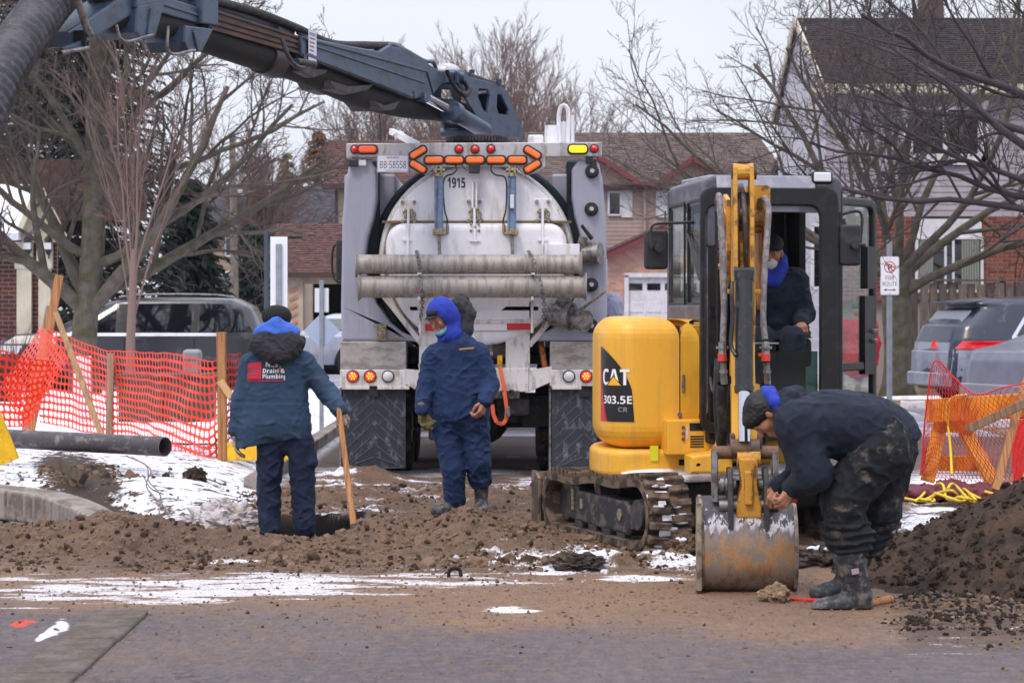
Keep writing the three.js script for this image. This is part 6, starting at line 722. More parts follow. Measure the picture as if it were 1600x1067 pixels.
{ // worker bending over the bucket
  const { o, J } = man('worker in black jacket and muddy trousers bending down over the bucket', 1320, 11.7, .0);
  const j = { pelvis: J(1385, 695), chest: J(1280, 660), neck: J(1228, 640), head: J(1205, 645), sh: [J(1245, 662, .17), J(1240, 658, -.17)], el: [J(1272, 742, .2), J(1262, 745, -.15)], wr: [J(1238, 763, .12), J(1222, 757, -.02)], hip: [J(1370, 705, .1), J(1386, 700, -.12)], kn: [J(1318, 782, .12), J(1372, 800, -.14)], an: [J(1341, 926, .06), J(1325, 908, -.24)], toe: [[-.13, -.03, .03], [-.13, -.03, .0]], front: [.3, -1, 0] };
  const fwd = nrm([-.38, -.92, .06]), upv = [-.92, .38, .06], hf = new Field(.0035 * PQ), HP = addHead(hf, J(1196, 648, .03), fwd, upv, 1.02), h1 = new Field(.004 * PQ), h2 = new Field(.004 * PQ); addHand(h1, j.wr[0], [-.5, -.7, .1], [-.3, .3, -1], 1, 1.1, 1.1); addHand(h2, j.wr[1], [-.4, -.85, .1], [.3, -.3, -1], -1, .9, 1.1);
  mesh('body', fine(addBody(new Field(.013 * PQ), j), hf, h1, h2), K.skin, o);
  let f = new Field(.0085 * PQ); f.cap(J(1258, 662, .09), J(1350, 668, .08), .135, .16, .08).cap(J(1258, 660, -.09), J(1352, 666, -.08), .135, .16, .08).cap(J(1300, 662), J(1382, 682), .17, .178, .08).cap(J(1330, 665, 0), J(1395, 690, 0), .165, .15, .06).cap(J(1234, 645), J(1222, 640), .1, .085, .05);
  for (const s of [0, 1]) f.cap(j.chest, j.sh[s], .13, .1, .07).cap(j.sh[s], j.el[s], .105, .095, .07).cap(j.el[s], j.wr[s], .092, .058, .04); f.cut(J(1424, 696), [.62, -.55, 0]).folds(creases(.0085, 5, 7, 41)); piece(o, 'jacket', f, K.navy);
  f = new Field(.007 * PQ); f.cap(J(1238, 622, .09), J(1226, 648, .12), .05, .06, .04).cap(J(1238, 622, -.09), J(1226, 648, -.12), .05, .06, .04).cap(J(1243, 622, 0), J(1225, 628, 0), .07, .06, .04).folds(creases(.008, 14, 14, 44)); piece(o, 'jacket_hood', f, K.navy);
  f = new Field(.006 * PQ); { const c = J(1211, 634, .01), n = nrm([-.75, -.5, 0]); for (let i = 0; i < 10; i++) { const a = i / 10 * 6.283, b = (i + 1) / 10 * 6.283, u = nrm(crs(n, [0, 0, 1])), p = (q) => [0, 1, 2].map((k) => c[k] + u[k] * Math.cos(q) * .092 + [0, 0, 1][k] * Math.sin(q) * .1); f.cap(p(a), p(b), .028, .028, .02); } f.cap(J(1206, 612, .0), J(1214, 632, .09), .028, .03, .03); } f.folds(creases(.004, 14, 14, 46)); piece(o, 'hoodie_collar', f, K.bluehood);
  f = new Field(.004 * PQ); f.ell(HP(-.018, .035, 0), [.104, .094, .087], .02, fwd, upv).ell(HP(-.045, -.02, 0), [.075, .09, .084], .03, fwd, upv).ell(HP(.06, .06, 0), [.045, .04, .066], .03, fwd, upv).ell(HP(.0, .02, .06), [.06, .06, .03], .02, fwd, upv).folds((x, y, z) => .003 * noise(x * 70, y * 70, z * 70) + .004 * noise(x * 24, y * 24, z * 24)); piece(o, 'hair', f, K.hair);
  f = new Field(.0085 * PQ); f.cap(J(1378, 690, .07), J(1382, 705, .06), .165, .155, .06).cap(J(1384, 688, -.08), J(1388, 705, -.08), .16, .15, .06).cap(j.hip[0], j.kn[0], .16, .118, .05).cap(j.kn[0], J(1327, 850, .1), .114, .1, .03).cap(j.hip[1], j.kn[1], .16, .12, .04).cap(j.kn[1], J(1345, 872, -.2), .115, .1, .03).cap(J(1312, 838, .1), J(1340, 846, .1), .085, .085, .03).cap(J(1310, 826, .1), J(1340, 832, .1), .088, .09, .02).cut(J(1330, 868), [-.2, -1, 0]).folds(creases(.012, 7, 10, 51)).folds((x, y, z) => (y < J(0, 812)[1] ? .009 * Math.sin(y * 130 + 5 * noise(x * 6, y * 3, z * 6)) : 0)); piece(o, 'trousers', f, K.muddytrousers);
  f = new Field(.006 * PQ); bootAt(f, J(1327, 866, .09), j.an[0], [-.16, 0, .02], .09); bootAt(f, J(1342, 860, -.2), j.an[1], [-.16, 0, -.01], .088); f.cap(addv(j.an[0], [-.1, -.085, .0]), addv(j.an[0], [-.2, -.08, .01]), .05, .052, .02).folds((x, y, z) => .0035 * noise(x * 20, y * 40, z * 20)); f.cut([0, .006, 0], [0, -1, 0]); piece(o, 'rubber_boots', f, K.boot);
  { const p = J(1337, 893, .175); mesh('boot_patch', new MB().box(.04, .03, .006, ...p, 0, 0, .2, .002).geo(), MAT('boot_label', { color: '#a08f92', roughness: .6 }), o); }
  mesh('red_tool', new MB().cyl(J(1226, 775, .1), J(1246, 783, .12), .018, .015, 10).geo(), MAT('red_grip', { color: '#9c2020', roughness: .5 }), o);
}
{ // operator
  const { o, J } = man('operator seated in the cab in navy jacket, blue hood and white mask', 1205, 15.35, .78);
  const j = { pelvis: J(1215, 540, 0), chest: J(1212, 465, .05), neck: J(1208, 425, .05), head: J(1206, 400, .08), sh: [J(1180, 440, .05), J(1243, 440, .03)], el: [J(1172, 490, .1), J(1256, 490, .1)], wr: [J(1180, 510, .32), J(1252, 505, .3)], hip: [J(1200, 538, .05), J(1232, 538, .05)], kn: [J(1192, 530, .42), J(1238, 530, .42)], an: [J(1195, 600, .5), J(1235, 600, .5)] };
  const fwd = nrm([-.25, -.25, 1]), upv = [0, 1, .2], hf = new Field(.005 * PQ), HP = addHead(hf, J(1205, 395, .08), fwd, upv), hh = new Field(.006 * PQ); addHand(hh, j.wr[0], [0, -.3, 1], [0, -1, 0], 1, .9, 1.05); addHand(hh, j.wr[1], [0, -.3, 1], [0, -1, 0], -1, .9, 1.05);
  mesh('body', fine(addBody(new Field(.016 * PQ), j), hf, hh), K.skin, o);
  let f = new Field(.01 * PQ); f.cap(J(1212, 455, .02), J(1214, 530, .02), .17, .18, .08); for (const s of [0, 1]) f.cap(j.chest, j.sh[s], .13, .09, .06).cap(j.sh[s], j.el[s], .09, .075, .05).cap(j.el[s], j.wr[s], .075, .055, .03); f.folds(creases(.009, 7, 12, 61)); piece(o, 'jacket', f, K.navy);
  f = new Field(.01 * PQ); for (const s of [0, 1]) f.cap(j.hip[s], j.kn[s], .105, .09, .04).cap(j.kn[s], j.an[s], .09, .07, .03); f.folds(creases(.008, 9, 9, 63)); piece(o, 'trousers', f, K.navy);
  f = new Field(.007 * PQ); f.cap(J(1194, 420, .13), J(1200, 440, .17), .04, .04, .03).cap(J(1222, 418, .1), J(1212, 440, .17), .05, .045, .03).ell(HP(-.06, -.08, 0), [.1, .1, .115], .03, fwd, upv).carve(HP(.04, 0, 0), HP(.2, 0, 0), .085); piece(o, 'blue_hood', f, K.bluehood);
  f = new Field(.005 * PQ); f.ell(HP(-.01, .06, 0), [.105, .07, .088], .02, fwd, upv).ell(HP(.1, .05, 0), [.06, .012, .07], .02, fwd, upv); piece(o, 'cap', f, K.knit);
  f = new Field(.005 * PQ); f.ell(HP(.06, -.06, 0), [.05, .05, .055], .01, fwd, upv); piece(o, 'face_mask', f, K.whitemask);
  f = new Field(.005 * PQ); for (const s of [0, 1]) f.cap(addv(j.an[s], [0, -.03, 0]), addv(j.an[s], [0, -.05, .14]), .05, .045); piece(o, 'boots', f, K.boot);
}
const bystander = (label, px, D, top, cfg) => { // upright figure
  const d = man(label, px, D, cfg.gy ?? 0), { o, J } = d, H = PY(top, D) - (cfg.gy ?? 0), k = H / 1.75, V = (x, y, z) => [x * k, y * k, z * k], b = cfg.back ? -1 : 1;
  const j = { pelvis: V(0, .95, 0), chest: V(0, 1.3, 0), neck: V(0, 1.47, 0), head: V(0, 1.58, .02 * b), sh: [V(-.18, 1.4, 0), V(.18, 1.4, 0)], el: [V(-.25, 1.14, -.02), V(.25, 1.14, -.02)], wr: cfg.wr ? cfg.wr.map((p) => V(...p)) : [V(-.24, .88, .06 * b), V(.24, .88, .06 * b)], hip: [V(-.09, .93, 0), V(.09, .93, 0)], kn: [V(-.1, .5, .02), V(.1, .5, .02)], an: [V(-.1, .09, 0), V(.1, .09, 0)] };
  const hf = new Field(.006 * PQ), HP = addHead(hf, V(0, 1.62, .01), [cfg.tx ?? 0, -.15, b], [0, 1, 0], k), hh = new Field(.007 * PQ); addHand(hh, j.wr[0], [0, -1, .2], [1, 0, 0], -1, .5); addHand(hh, j.wr[1], [0, -1, .2], [-1, 0, 0], 1, .5); mesh('body', fine(addBody(new Field(.018 * PQ), j), hf, hh), K.skin, o);
  let f = new Field(.012 * PQ); f.cap(V(0, 1.32, 0), V(0, cfg.hem ?? .95, 0), .17, .2, .08, [[0, 0, 1], 1.2]); for (const s of [0, 1]) f.cap(j.chest, j.sh[s], .13, .09, .06).cap(j.sh[s], j.el[s], .085, .075, .05).cap(j.el[s], j.wr[s], .075, .055, .03); f.cut(V(0, (cfg.hem ?? .95) - .12, 0), [0, -1, 0]).folds(creases(.01, 7, 11, px)); piece(o, 'coat', f, cfg.coat);
  f = new Field(.012 * PQ); for (const s of [0, 1]) f.cap(j.hip[s], j.kn[s], .1, .085, .03).cap(j.kn[s], j.an[s], .085, .07, .03); f.folds(creases(.008, 8, 11, px + 3)); piece(o, 'trousers', f, cfg.legs); f = new Field(.01 * PQ); for (const s of [0, 1]) bootAt(f, addv(j.an[s], [0, .1, 0]), j.an[s], [0, 0, .15 * b], .055); piece(o, 'boots', f, K.boot);
  f = new Field(.007 * PQ); if (cfg.hood) { f.ell(HP(-.02, .02, 0), [.13, .135, .115], .02, [0, 0, b], [0, 1, 0]).cap(HP(-.05, -.08, 0), V(0, 1.46, 0), .1, .11, .05).carve(HP(.05, -.02, 0), HP(.2, -.02, 0), .075).folds(creases(.005, 9, 9, px)); piece(o, 'hood', f, cfg.hood); } else { f.ell(HP(-.01, .055, 0), [.108, .08, .092], .02, [0, 0, b], [0, 1, 0]); if (cfg.bobble) f.ell(HP(0, .16, 0), [.035, .04, .035], .01); piece(o, 'knit_cap', f, cfg.cap); }
  if (cfg.mask) { f = new Field(.006 * PQ); f.ell(HP(.06, -.06, 0), [.05, .05, .055], .01, [0, 0, b], [0, 1, 0]); piece(o, 'face_mask', f, K.whitemask); } return d;
};
bystander('person in dark green jacket behind the cab, seen through its front window', 1118, 17.4, 390, { coat: K.green, legs: K.navy, cap: K.knit, mask: 1, tx: .6, wr: [[-.2, 1.05, .25], [.3, 1.1, .2]] });
bystander('person in light grey hood behind the truck, right of its grey panel', 958, 23.4, 461, { coat: K.greyhood, legs: K.navy, hood: K.greyhood, back: 1 });
bystander('person in red coat and green knit cap with bobble, seen through the open cab door', 1341, 30, 470, { coat: K.red, legs: K.cream, cap: K.green, bobble: 1, hem: .8, back: 1 });
// ---------- trees ----------
class Branches { // tapered tubes gathered into two meshes: thick wood and twigs
  constructor() { this.p = [[], []]; this.n = [[], []]; this.i = [[], []]; }
  tube(k, pts, rad, sides) {
    const P = this.p[k], N = this.n[k], I = this.i[k], up = new V3(.31, .2, .93), a = new V3(), b = new V3(), t = new V3(), b0 = P.length / 3;
    for (let j = 0; j < pts.length; j++) { t.copy(pts[Math.min(j + 1, pts.length - 1)]).sub(pts[Math.max(0, j - 1)]).normalize(); a.crossVectors(t, up).normalize(); b.crossVectors(t, a); for (let s = 0; s < sides; s++) { const q = s / sides * 6.2832, c = Math.cos(q), d = Math.sin(q), nx = a.x * c + b.x * d, ny = a.y * c + b.y * d, nz = a.z * c + b.z * d; P.push(pts[j].x + nx * rad[j], pts[j].y + ny * rad[j], pts[j].z + nz * rad[j]); N.push(nx, ny, nz); if (j < pts.length - 1) { const q0 = b0 + j * sides + s, q1 = b0 + j * sides + (s + 1) % sides; I.push(q0, q1, q0 + sides, q1, q1 + sides, q0 + sides); } } }
  }
  geo(k) { const g = new THREE.BufferGeometry(); g.setAttribute('position', new THREE.Float32BufferAttribute(this.p[k], 3)); g.setAttribute('normal', new THREE.Float32BufferAttribute(this.n[k], 3)); g.setIndex(this.i[k]); return boxUV(g); }
}
function growTree(o) { // o: seed, r, limbs [[dir, len, r, startHeight]], kids, spread, lift, wig, fork
  const r = rng(o.seed), B = new Branches(), rnd = () => r() * 2 - 1;
  const grow = (p, d, len, r0, lv) => {
    const n = lv <= 1 ? 9 : lv === 2 ? 6 : 4, pts = [p.clone()], rad = [r0], q = p.clone(), dir = d.clone().normalize(), end = lv <= 1 ? .3 : .35;
    for (let i = 1; i <= n; i++) { dir.x += rnd() * o.wig; dir.y += rnd() * o.wig + o.lift[Math.min(lv, 3)]; dir.z += rnd() * o.wig; dir.normalize(); q.addScaledVector(dir, len / n); pts.push(q.clone()); rad.push(r0 * lerp(1, end, i / n)); }
    B.tube(lv <= 2 ? 0 : 1, pts, rad, lv === 0 ? 12 : lv === 1 ? 8 : lv === 2 ? 5 : 3);
    if (lv >= o.depth) return;
    const k = Math.round(o.kids[Math.min(lv, o.kids.length - 1)] * (.8 + r() * .4));
    for (let i = 0; i < k; i++) { const t = lerp(lv <= 1 ? .18 : .15, 1, (i + r() * .9) / k), fi = Math.min(n - 1, Math.floor(t * n)), at_ = pts[fi].clone().lerp(pts[fi + 1], t * n - fi), ax = pts[fi + 1].clone().sub(pts[fi]).normalize(), side = new V3(rnd(), rnd() * .7 + .15, rnd()).normalize(); side.addScaledVector(ax, -side.dot(ax)).normalize(); const an = o.spread * (.7 + r() * .6), nd = ax.clone().multiplyScalar(Math.cos(an)).addScaledVector(side, Math.sin(an)); const ln = len * (o.ratio ?? .52) * (1.15 - t * .55) * (.7 + r() * .6); grow(at_, nd, ln, Math.max(o.min ?? .005, Math.min(rad[fi] * .62, r0 * .55) * (.75 + r() * .4)), lv + 1); }
  };
  const tr = o.trunk.map((p) => new V3(...p)), tn = tr.length; const cv = new THREE.CatmullRomCurve3(tr), tp = [], tw = []; for (let i = 0; i <= 14; i++) { tp.push(cv.getPoint(i / 14)); tw.push(lerp(o.r, o.rTop ?? o.r * .8, i / 14) * (1 + .35 * Math.exp(-i * 1.1))); } B.tube(0, tp, tw, 14);
  for (const [d, len, rr, y] of o.limbs) { const s = cv.getPoint(clamp(y)); grow(s, new V3(...d), len, rr, 1); }
  return B;
}
function plant(name, label, cat, pos, B, wood, twig, group) { const t = thing(name, label, cat, pos, 0, group); mesh('trunk', B.geo(0), wood, t); mesh('crown', B.geo(1), twig, t); return t; }
const fan = (r, n, a0, a1, len, rad, y0 = .8) => Array.from({ length: n }, (_, i) => { const q = i / n * 6.2832 + r() * .7, a = lerp(a0, a1, r()), f = .8 + r() * .4; return [[Math.sin(a) * Math.cos(q), Math.cos(a), Math.sin(a) * Math.sin(q)], len * f, rad * (.7 + r() * .5), lerp(y0, 1, r())]; });
{
  const d = [[-.85, .62, .2], [-.55, .85, -.3], [-.25, 1, .2], [.02, 1, -.1], [.15, 1, .3], [.45, .9, .2], [.75, .75, -.2], [.95, .5, .3], [-.9, .35, -.1], [.6, .6, .6], [-.4, .8, .6]];
  let r = rng(3); plant('maple_tree', 'bare maple with mossy grey trunk standing before the wooden fence behind the fire route sign', 'tree', [PX(1403, 40), 0, -40], growTree({ seed: 12, r: .27, rTop: .25, trunk: [[0, 0, 0], [.02, .9, 0], [-.03, 1.7, 0], [.02, 2.4, 0]], limbs: d.map((v, i) => [v, 5 + r() * 1.6, .065 + r() * .045, .72 + r() * .28]), kids: [0, 7, 6, 5, 3], spread: .72, lift: [0, .03, .02, .02], wig: .17, depth: 5, ratio: .5, min: .0055 }), K.bark, K.twig);
  r = rng(8); plant('maple_tree', 'large bare maple with thick mossy trunk beside the parked van on the snowy lawn', 'tree', [PX(131, 36), .22, -36], growTree({ seed: 33, r: .215, rTop: .17, trunk: [[0, 0, 0], [.0, 1, 0], [.12, 2.1, 0], [.2, 3.6, .1], [.25, 5.2, .1], [.3, 7, 0]], limbs: [[[-.8, .75, .3], 4.2, .13, .26], [[-.55, .9, -.2], 4, .12, .3], [[.6, .85, .3], 4.6, .13, .25], [[.85, .6, -.2], 4.6, .12, .3], [[.95, .45, .3], 4.4, .09, .4], [[-.9, .5, .2], 3.6, .08, .42], [[.5, .9, .4], 3.6, .08, .55], [[-.4, .9, .4], 3.4, .08, .6], [[.9, .35, .1], 4.2, .07, .55], [[-.8, .4, -.3], 3.2, .06, .62], [[.7, .6, .4], 3.4, .06, .7], [[.2, 1, .5], 3, .06, .75], [[-.6, .7, .5], 3, .06, .8], [[.95, .25, .2], 3.6, .06, .68]], kids: [0, 7, 6, 5, 4], spread: .75, lift: [0, .03, .02, .01], wig: .17, depth: 5, ratio: .5, min: .0055 }), K.bark, K.twig);
  r = rng(14); plant('young_tree', 'slim young tree with pinkish-brown upright stems in front of the van', 'tree', [PX(206, 33), .22, -33], growTree({ seed: 44, r: .08, rTop: .055, trunk: [[0, 0, 0], [-.03, .7, 0], [0, 1.5, 0], [.03, 2.3, 0]], limbs: fan(r, 8, .06, .3, 3.2, .02, .35), kids: [0, 5, 4, 3], spread: .38, lift: [0, .05, .05, .03], wig: .1, depth: 4, ratio: .5, min: .006 }), K.pinktwig, K.pinktwig);
  r = rng(15); plant('maple_tree', 'dark bare tree reaching in over the house from the right edge', 'tree', [PX(1690, 28), 0, -28], growTree({ seed: 51, r: .17, rTop: .12, trunk: [[0, 0, 0], [.05, 1.6, 0], [-.05, 3, 0], [-.1, 4.4, 0]], limbs: [[[-.9, .45, .1], 4, .055, .6], [[-.75, .7, -.2], 3.8, .065, .72], [[-.5, .9, .2], 3.4, .06, .85], [[-.95, .2, .2], 3.6, .05, .66], [[-.2, 1, 0], 3.2, .07, 1], [[.6, .8, 0], 3, .07, .9], [[-.85, .5, .4], 3.6, .07, .9], [[-.7, .3, -.3], 3.3, .06, .8], [[-1, .05, .1], 3, .05, .7]], kids: [0, 6, 5, 5, 3], spread: .7, lift: [0, .02, .01, .0], wig: .2, depth: 5, ratio: .5, min: .0045 }), K.darktwig, K.darktwig);
  const bt = (seed, px, D, h, label, mat = K.pinktwig) => { const q = rng(seed); plant('bare_tree', label, 'tree', [PX(px, D), 0, -D], growTree({ seed, r: .22, rTop: .12, trunk: [[0, 0, 0], [.1, h * .3, 0], [0, h * .5, 0]], limbs: fan(q, 15, .1, .55, h * .52, .07, .35), kids: [0, 8, 6, 5], spread: .42, lift: [0, .04, .04, .02], wig: .11, depth: 4, ratio: .48, min: .013 }), mat, mat, 'bare trees behind the houses'); };
  bt(61, 800, 96, 12.5, 'tall bare tree rising behind the truck to the right of the boom turret'); bt(62, 880, 105, 12, 'bare tree above the townhouse roof just right of the truck'); bt(63, 625, 100, 11, 'bare tree with upright twigs below the boom, above the truck lights'); bt(64, 560, 98, 10.5, 'bare tree below the boom beside the brown roof edge'); bt(65, 690, 110, 12, 'bare tree directly behind the boom turret'); bt(66, 405, 80, 7.4, 'pale bare tree in front of the grey roof behind the sign post'); bt(68, 745, 92, 11.6, 'bare tree behind the turret base');
  // conifers
  const conifer = (label, px, D, h, R0, mat, seed, dense, y0 = .4, cat = 'tree') => {
    const q = rng(seed), t = thing('conifer', label, cat, [PX(px, D), 0, -D]), B = new Branches(), ps = [], ix = []; B.tube(0, [new V3(0, 0, 0), new V3(0, h * .5, 0), new V3(0, h, 0)], [.22, .14, .03], 8);
    for (let k = 0; k < dense; k++) { const f = Math.pow(q(), .8), y = lerp(y0, h, f), L = R0 * Math.pow(1 - f, .75) * (.65 + q() * .5) + .12, a = q() * 6.2832, pts = [], droop = .25 + q() * .35; for (let i = 0; i <= 4; i++) { const s = i / 4; pts.push(new V3(Math.cos(a) * L * s, y + L * (.12 * s - droop * s * s + .12 * s * s * s), Math.sin(a) * L * s)); } B.tube(0, pts, [.03, .022, .016, .01, .006], 4);
      const cv = new THREE.CatmullRomCurve3(pts); for (let i = 0; i < 16; i++) { const c = cv.getPoint(.15 + .85 * q()), w = .1 + q() * .16, e = q() * 6.28, dx = Math.cos(a + (q() - .5) * 2.2) * w, dz = Math.sin(a + (q() - .5) * 2.2) * w, dy = -w * (.2 + q() * .9), o = ps.length / 3, sx = Math.cos(e) * .035, sz = Math.sin(e) * .035; ps.push(c.x - sx, c.y + .01, c.z - sz, c.x + sx, c.y + .02, c.z + sz, c.x + dx, c.y + dy, c.z + dz, c.x + dx * .4 + sx * 1.5, c.y + dy * .3 + .03, c.z + dz * .4 - sz); ix.push(o, o + 1, o + 2, o, o + 3, o + 2); } }
    mesh('trunk', B.geo(0), K.darktwig, t); const g = new THREE.BufferGeometry(); g.setAttribute('position', new THREE.Float32BufferAttribute(ps, 3)); g.setIndex(ix); g.computeVertexNormals(); mesh('crown', boxUV(g), mat, t); return t; };
  conifer('tall dark spruce behind the large bare maple', 140, 47, 13, 2.5, K.needle, 71, 1400); conifer('dark spruce with drooping lower boughs right of the bare maple, beside the utility pole', 296, 50, 4.6, 1.25, K.needle, 72, 620, .3); conifer('dark spruce at the far left behind the brick garage', 30, 50, 13, 2.6, K.needle, 73, 900); conifer('round dark evergreen beside the black sign post', 392, 66, 4.2, 1.0, MAT('deep_green_needles', { color: '#1c2e28', roughness: .8 }), 74, 420, .6); conifer('reddish-brown conifer beyond the grey roof', 497, 95, 9.4, 1.9, K.brownneedle, 75, 420, 2); conifer('thin pale green conifer tip left of the reddish conifer', 448, 97, 8.6, .8, MAT('olive_needles', { color: '#6d6a45', roughness: .85 }), 76, 160, 3); conifer('grey-green conifer seen at the left edge of the right house', 1226, 70, 6.6, 1.3, MAT('grey_green_needles', { color: '#56564d', roughness: .85 }), 77, 300, 1);
  { const q = rng(81), B = new Branches(); for (let i = 0; i < 150; i++) { const a = q() * 6.28, l = .6 + q() * .7, d = new V3(Math.cos(a) * .5, 1, Math.sin(a) * .4).normalize(); B.tube(i % 3 ? 1 : 0, [new V3(Math.cos(a) * .15, 0, Math.sin(a) * .1), d.clone().multiplyScalar(l * .5), d.clone().multiplyScalar(l).add(new V3(q() * .3 - .15, 0, 0))], [.008, .006, .003], 3); } plant('shrub', 'reddish bare shrub at the far left in front of the brick garage', 'shrub', [PX(14, 33), .2, -33], B, K.darktwig, MAT('red_twig', { color: '#6e3a3c', roughness: .9 })); }
}
// ---------- houses ----------
const brickMats = (cs, seed) => cs.map((c, i) => bump(MAT('brick', { color: c, map: rep(TX.vary, 4), roughness: .9 }), TX.grain, 8, .002));
function bricks(par, x0, x1, y0, y1, z, mats, mortar, seed, bw = .2, bh = .066, joint = .012) { // front face at z, mortar behind it
  const w = mesh('brick_wall', new MB().box(x1 - x0, y1 - y0, .1, (x0 + x1) / 2, (y0 + y1) / 2, z - .06, 0, 0, 0, 0).geo(), mortar, par), r = rng(seed), full = new MB().box(bw, bh, .06, 0, 0, 0, 0, 0, 0, .005).geo();
  const n = Math.max(1, Math.round((y1 - y0) / (bh + joint))); for (let j = 0; j < n; j++) { let x = x0 - (j % 2 ? bw / 2 : 0); while (x < x1 - .02) { const a = Math.max(x, x0), b = Math.min(x + bw, x1); if (b - a > .03) { const m = mesh('brick', full, mats[Math.floor(r() * mats.length)], w); m.position.set((a + b) / 2, y0 + (j + .5) * (y1 - y0) / n, z - .035 + r() * .006); m.scale.set((b - a) / bw, 1, 1); } x += bw + joint; } } return w;
}
const clapboard = (x0, x1, y0, y1, z, h = .12) => { const m = new MB(), n = Math.round((y1 - y0) / h); for (let i = 0; i < n; i++) m.add(new THREE.BoxGeometry(x1 - x0, h * .98, .016), T((x0 + x1) / 2, lerp(y0, y1, (i + .5) / n), z - .012, -.12)); m.box(x1 - x0, y1 - y0, .1, (x0 + x1) / 2, (y0 + y1) / 2, z - .08, 0, 0, 0, 0); return m; };
// shingles on a roof face from eave a-b up to ridge d-c
function shingles(a, b, c, d, rows, tabs, seed) { const m = new MB(), r = rng(seed); a = v3(a); b = v3(b); c = v3(c); d = v3(d); const P = (u, v) => a.clone().lerp(b, u).lerp(d.clone().lerp(c, u), v), nrmv = new V3().crossVectors(b.clone().sub(a), d.clone().sub(a)).normalize(); if (nrmv.y < 0) nrmv.negate(); const ps = [], ix = [], add = (q) => { const o = ps.length / 3; for (const p of q) ps.push(p.x, p.y, p.z); ix.push(o, o + 1, o + 2, o, o + 2, o + 3, o, o + 4, o + 1, o + 4, o + 5, o + 1, o, o + 3, o + 4, o + 1, o + 5, o + 2); };
  for (let j = 0; j < rows; j++) { const off = (j % 2) * .5 + r() * .3; for (let i = -1; i < tabs; i++) { const u0 = clamp((i + off) / tabs), u1 = clamp((i + off + .97) / tabs); if (u1 - u0 < .001) continue; const v0 = j / rows, v1 = Math.min(1, (j + 1.1) / rows), t = .018 + r() * .016; const p0 = P(u0, v0).addScaledVector(nrmv, t), p1 = P(u1, v0).addScaledVector(nrmv, t), p2 = P(u1, v1).addScaledVector(nrmv, .004), p3 = P(u0, v1).addScaledVector(nrmv, .004); add([p0, p1, p2, p3, P(u0, v0), P(u1, v0)]); } }
  const g = new THREE.BufferGeometry(); g.setAttribute('position', new THREE.Float32BufferAttribute(ps, 3)); g.setIndex(ix); g.computeVertexNormals(); const col = new Float32Array(ps.length); const rr = rng(seed + 1); for (let i = 0; i < ps.length / 18; i++) { const k = .72 + rr() * .5; for (let q = 0; q < 18; q++) col[i * 18 + q] = k; } g.setAttribute('color', new THREE.BufferAttribute(col, 3)); const ng = g.toNonIndexed(); ng.computeVertexNormals(); return boxUV(ng); }
const quadSlab = (a, b, c, d, t = .08) => { const g = new THREE.BufferGeometry(), P = [a, b, c, d].map(v3), n = new V3().crossVectors(P[1].clone().sub(P[0]), P[3].clone().sub(P[0])).normalize().multiplyScalar(-t), ps = [...P, ...P.map((p) => p.clone().add(n))].flatMap((p) => p.toArray()); g.setAttribute('position', new THREE.Float32BufferAttribute(ps, 3)); g.setIndex([0, 1, 2, 0, 2, 3, 4, 6, 5, 4, 7, 6, 0, 4, 5, 0, 5, 1, 1, 5, 6, 1, 6, 2, 2, 6, 7, 2, 7, 3, 3, 7, 4, 3, 4, 0]); const q = g.toNonIndexed(); q.computeVertexNormals(); return q; };
const roofMat = (c, n) => { const m = bump(MAT(n, { color: c, map: rep(TX.vary, 1.2), roughness: .95 }), TX.grain, 3, .004); m.vertexColors = true; return m; };
const siding = (c, n) => MAT(n, { color: c, map: rep(TX.vary2, .4), roughness: .65 });
const windowIn = (par, x0, x1, y0, y1, z, frameMat, mull = [], glass = K.darkglass) => { const m = new MB(), t = .06; m.box(x1 - x0 + t, t, .08, (x0 + x1) / 2, y0, z + .02).box(x1 - x0 + t, t, .08, (x0 + x1) / 2, y1, z + .02).box(t, y1 - y0, .08, x0, (y0 + y1) / 2, z + .02).box(t, y1 - y0, .08, x1, (y0 + y1) / 2, z + .02); const w = mesh('window', m.geo(), frameMat, par); mesh('pane', new MB().box(x1 - x0, y1 - y0, .02, (x0 + x1) / 2, (y0 + y1) / 2, z + .0, 0, 0, 0, 0).geo(), glass, w); const q = new MB(); for (const k of mull) q.box(.05, y1 - y0, .05, lerp(x0, x1, k), (y0 + y1) / 2, z + .03); if (mull.length) mesh('mullion', q.geo(), frameMat, w); return w; };
const hloc = (D, px, gy = 0) => { const o = new V3(PX(px, D), gy, -D); return { o, x: (p, z = 0) => PX(p, D - z) - o.x, y: (p, z = 0) => PY(p, D - z) - gy }; };
const whitePaint = MAT('white_trim', { color: '#e2e1e8', map: rep(TX.vary2, .7), roughness: .6 }), creamPaint = MAT('cream_trim', { color: '#d2c9b6', map: rep(TX.vary2, .7), roughness: .65 });
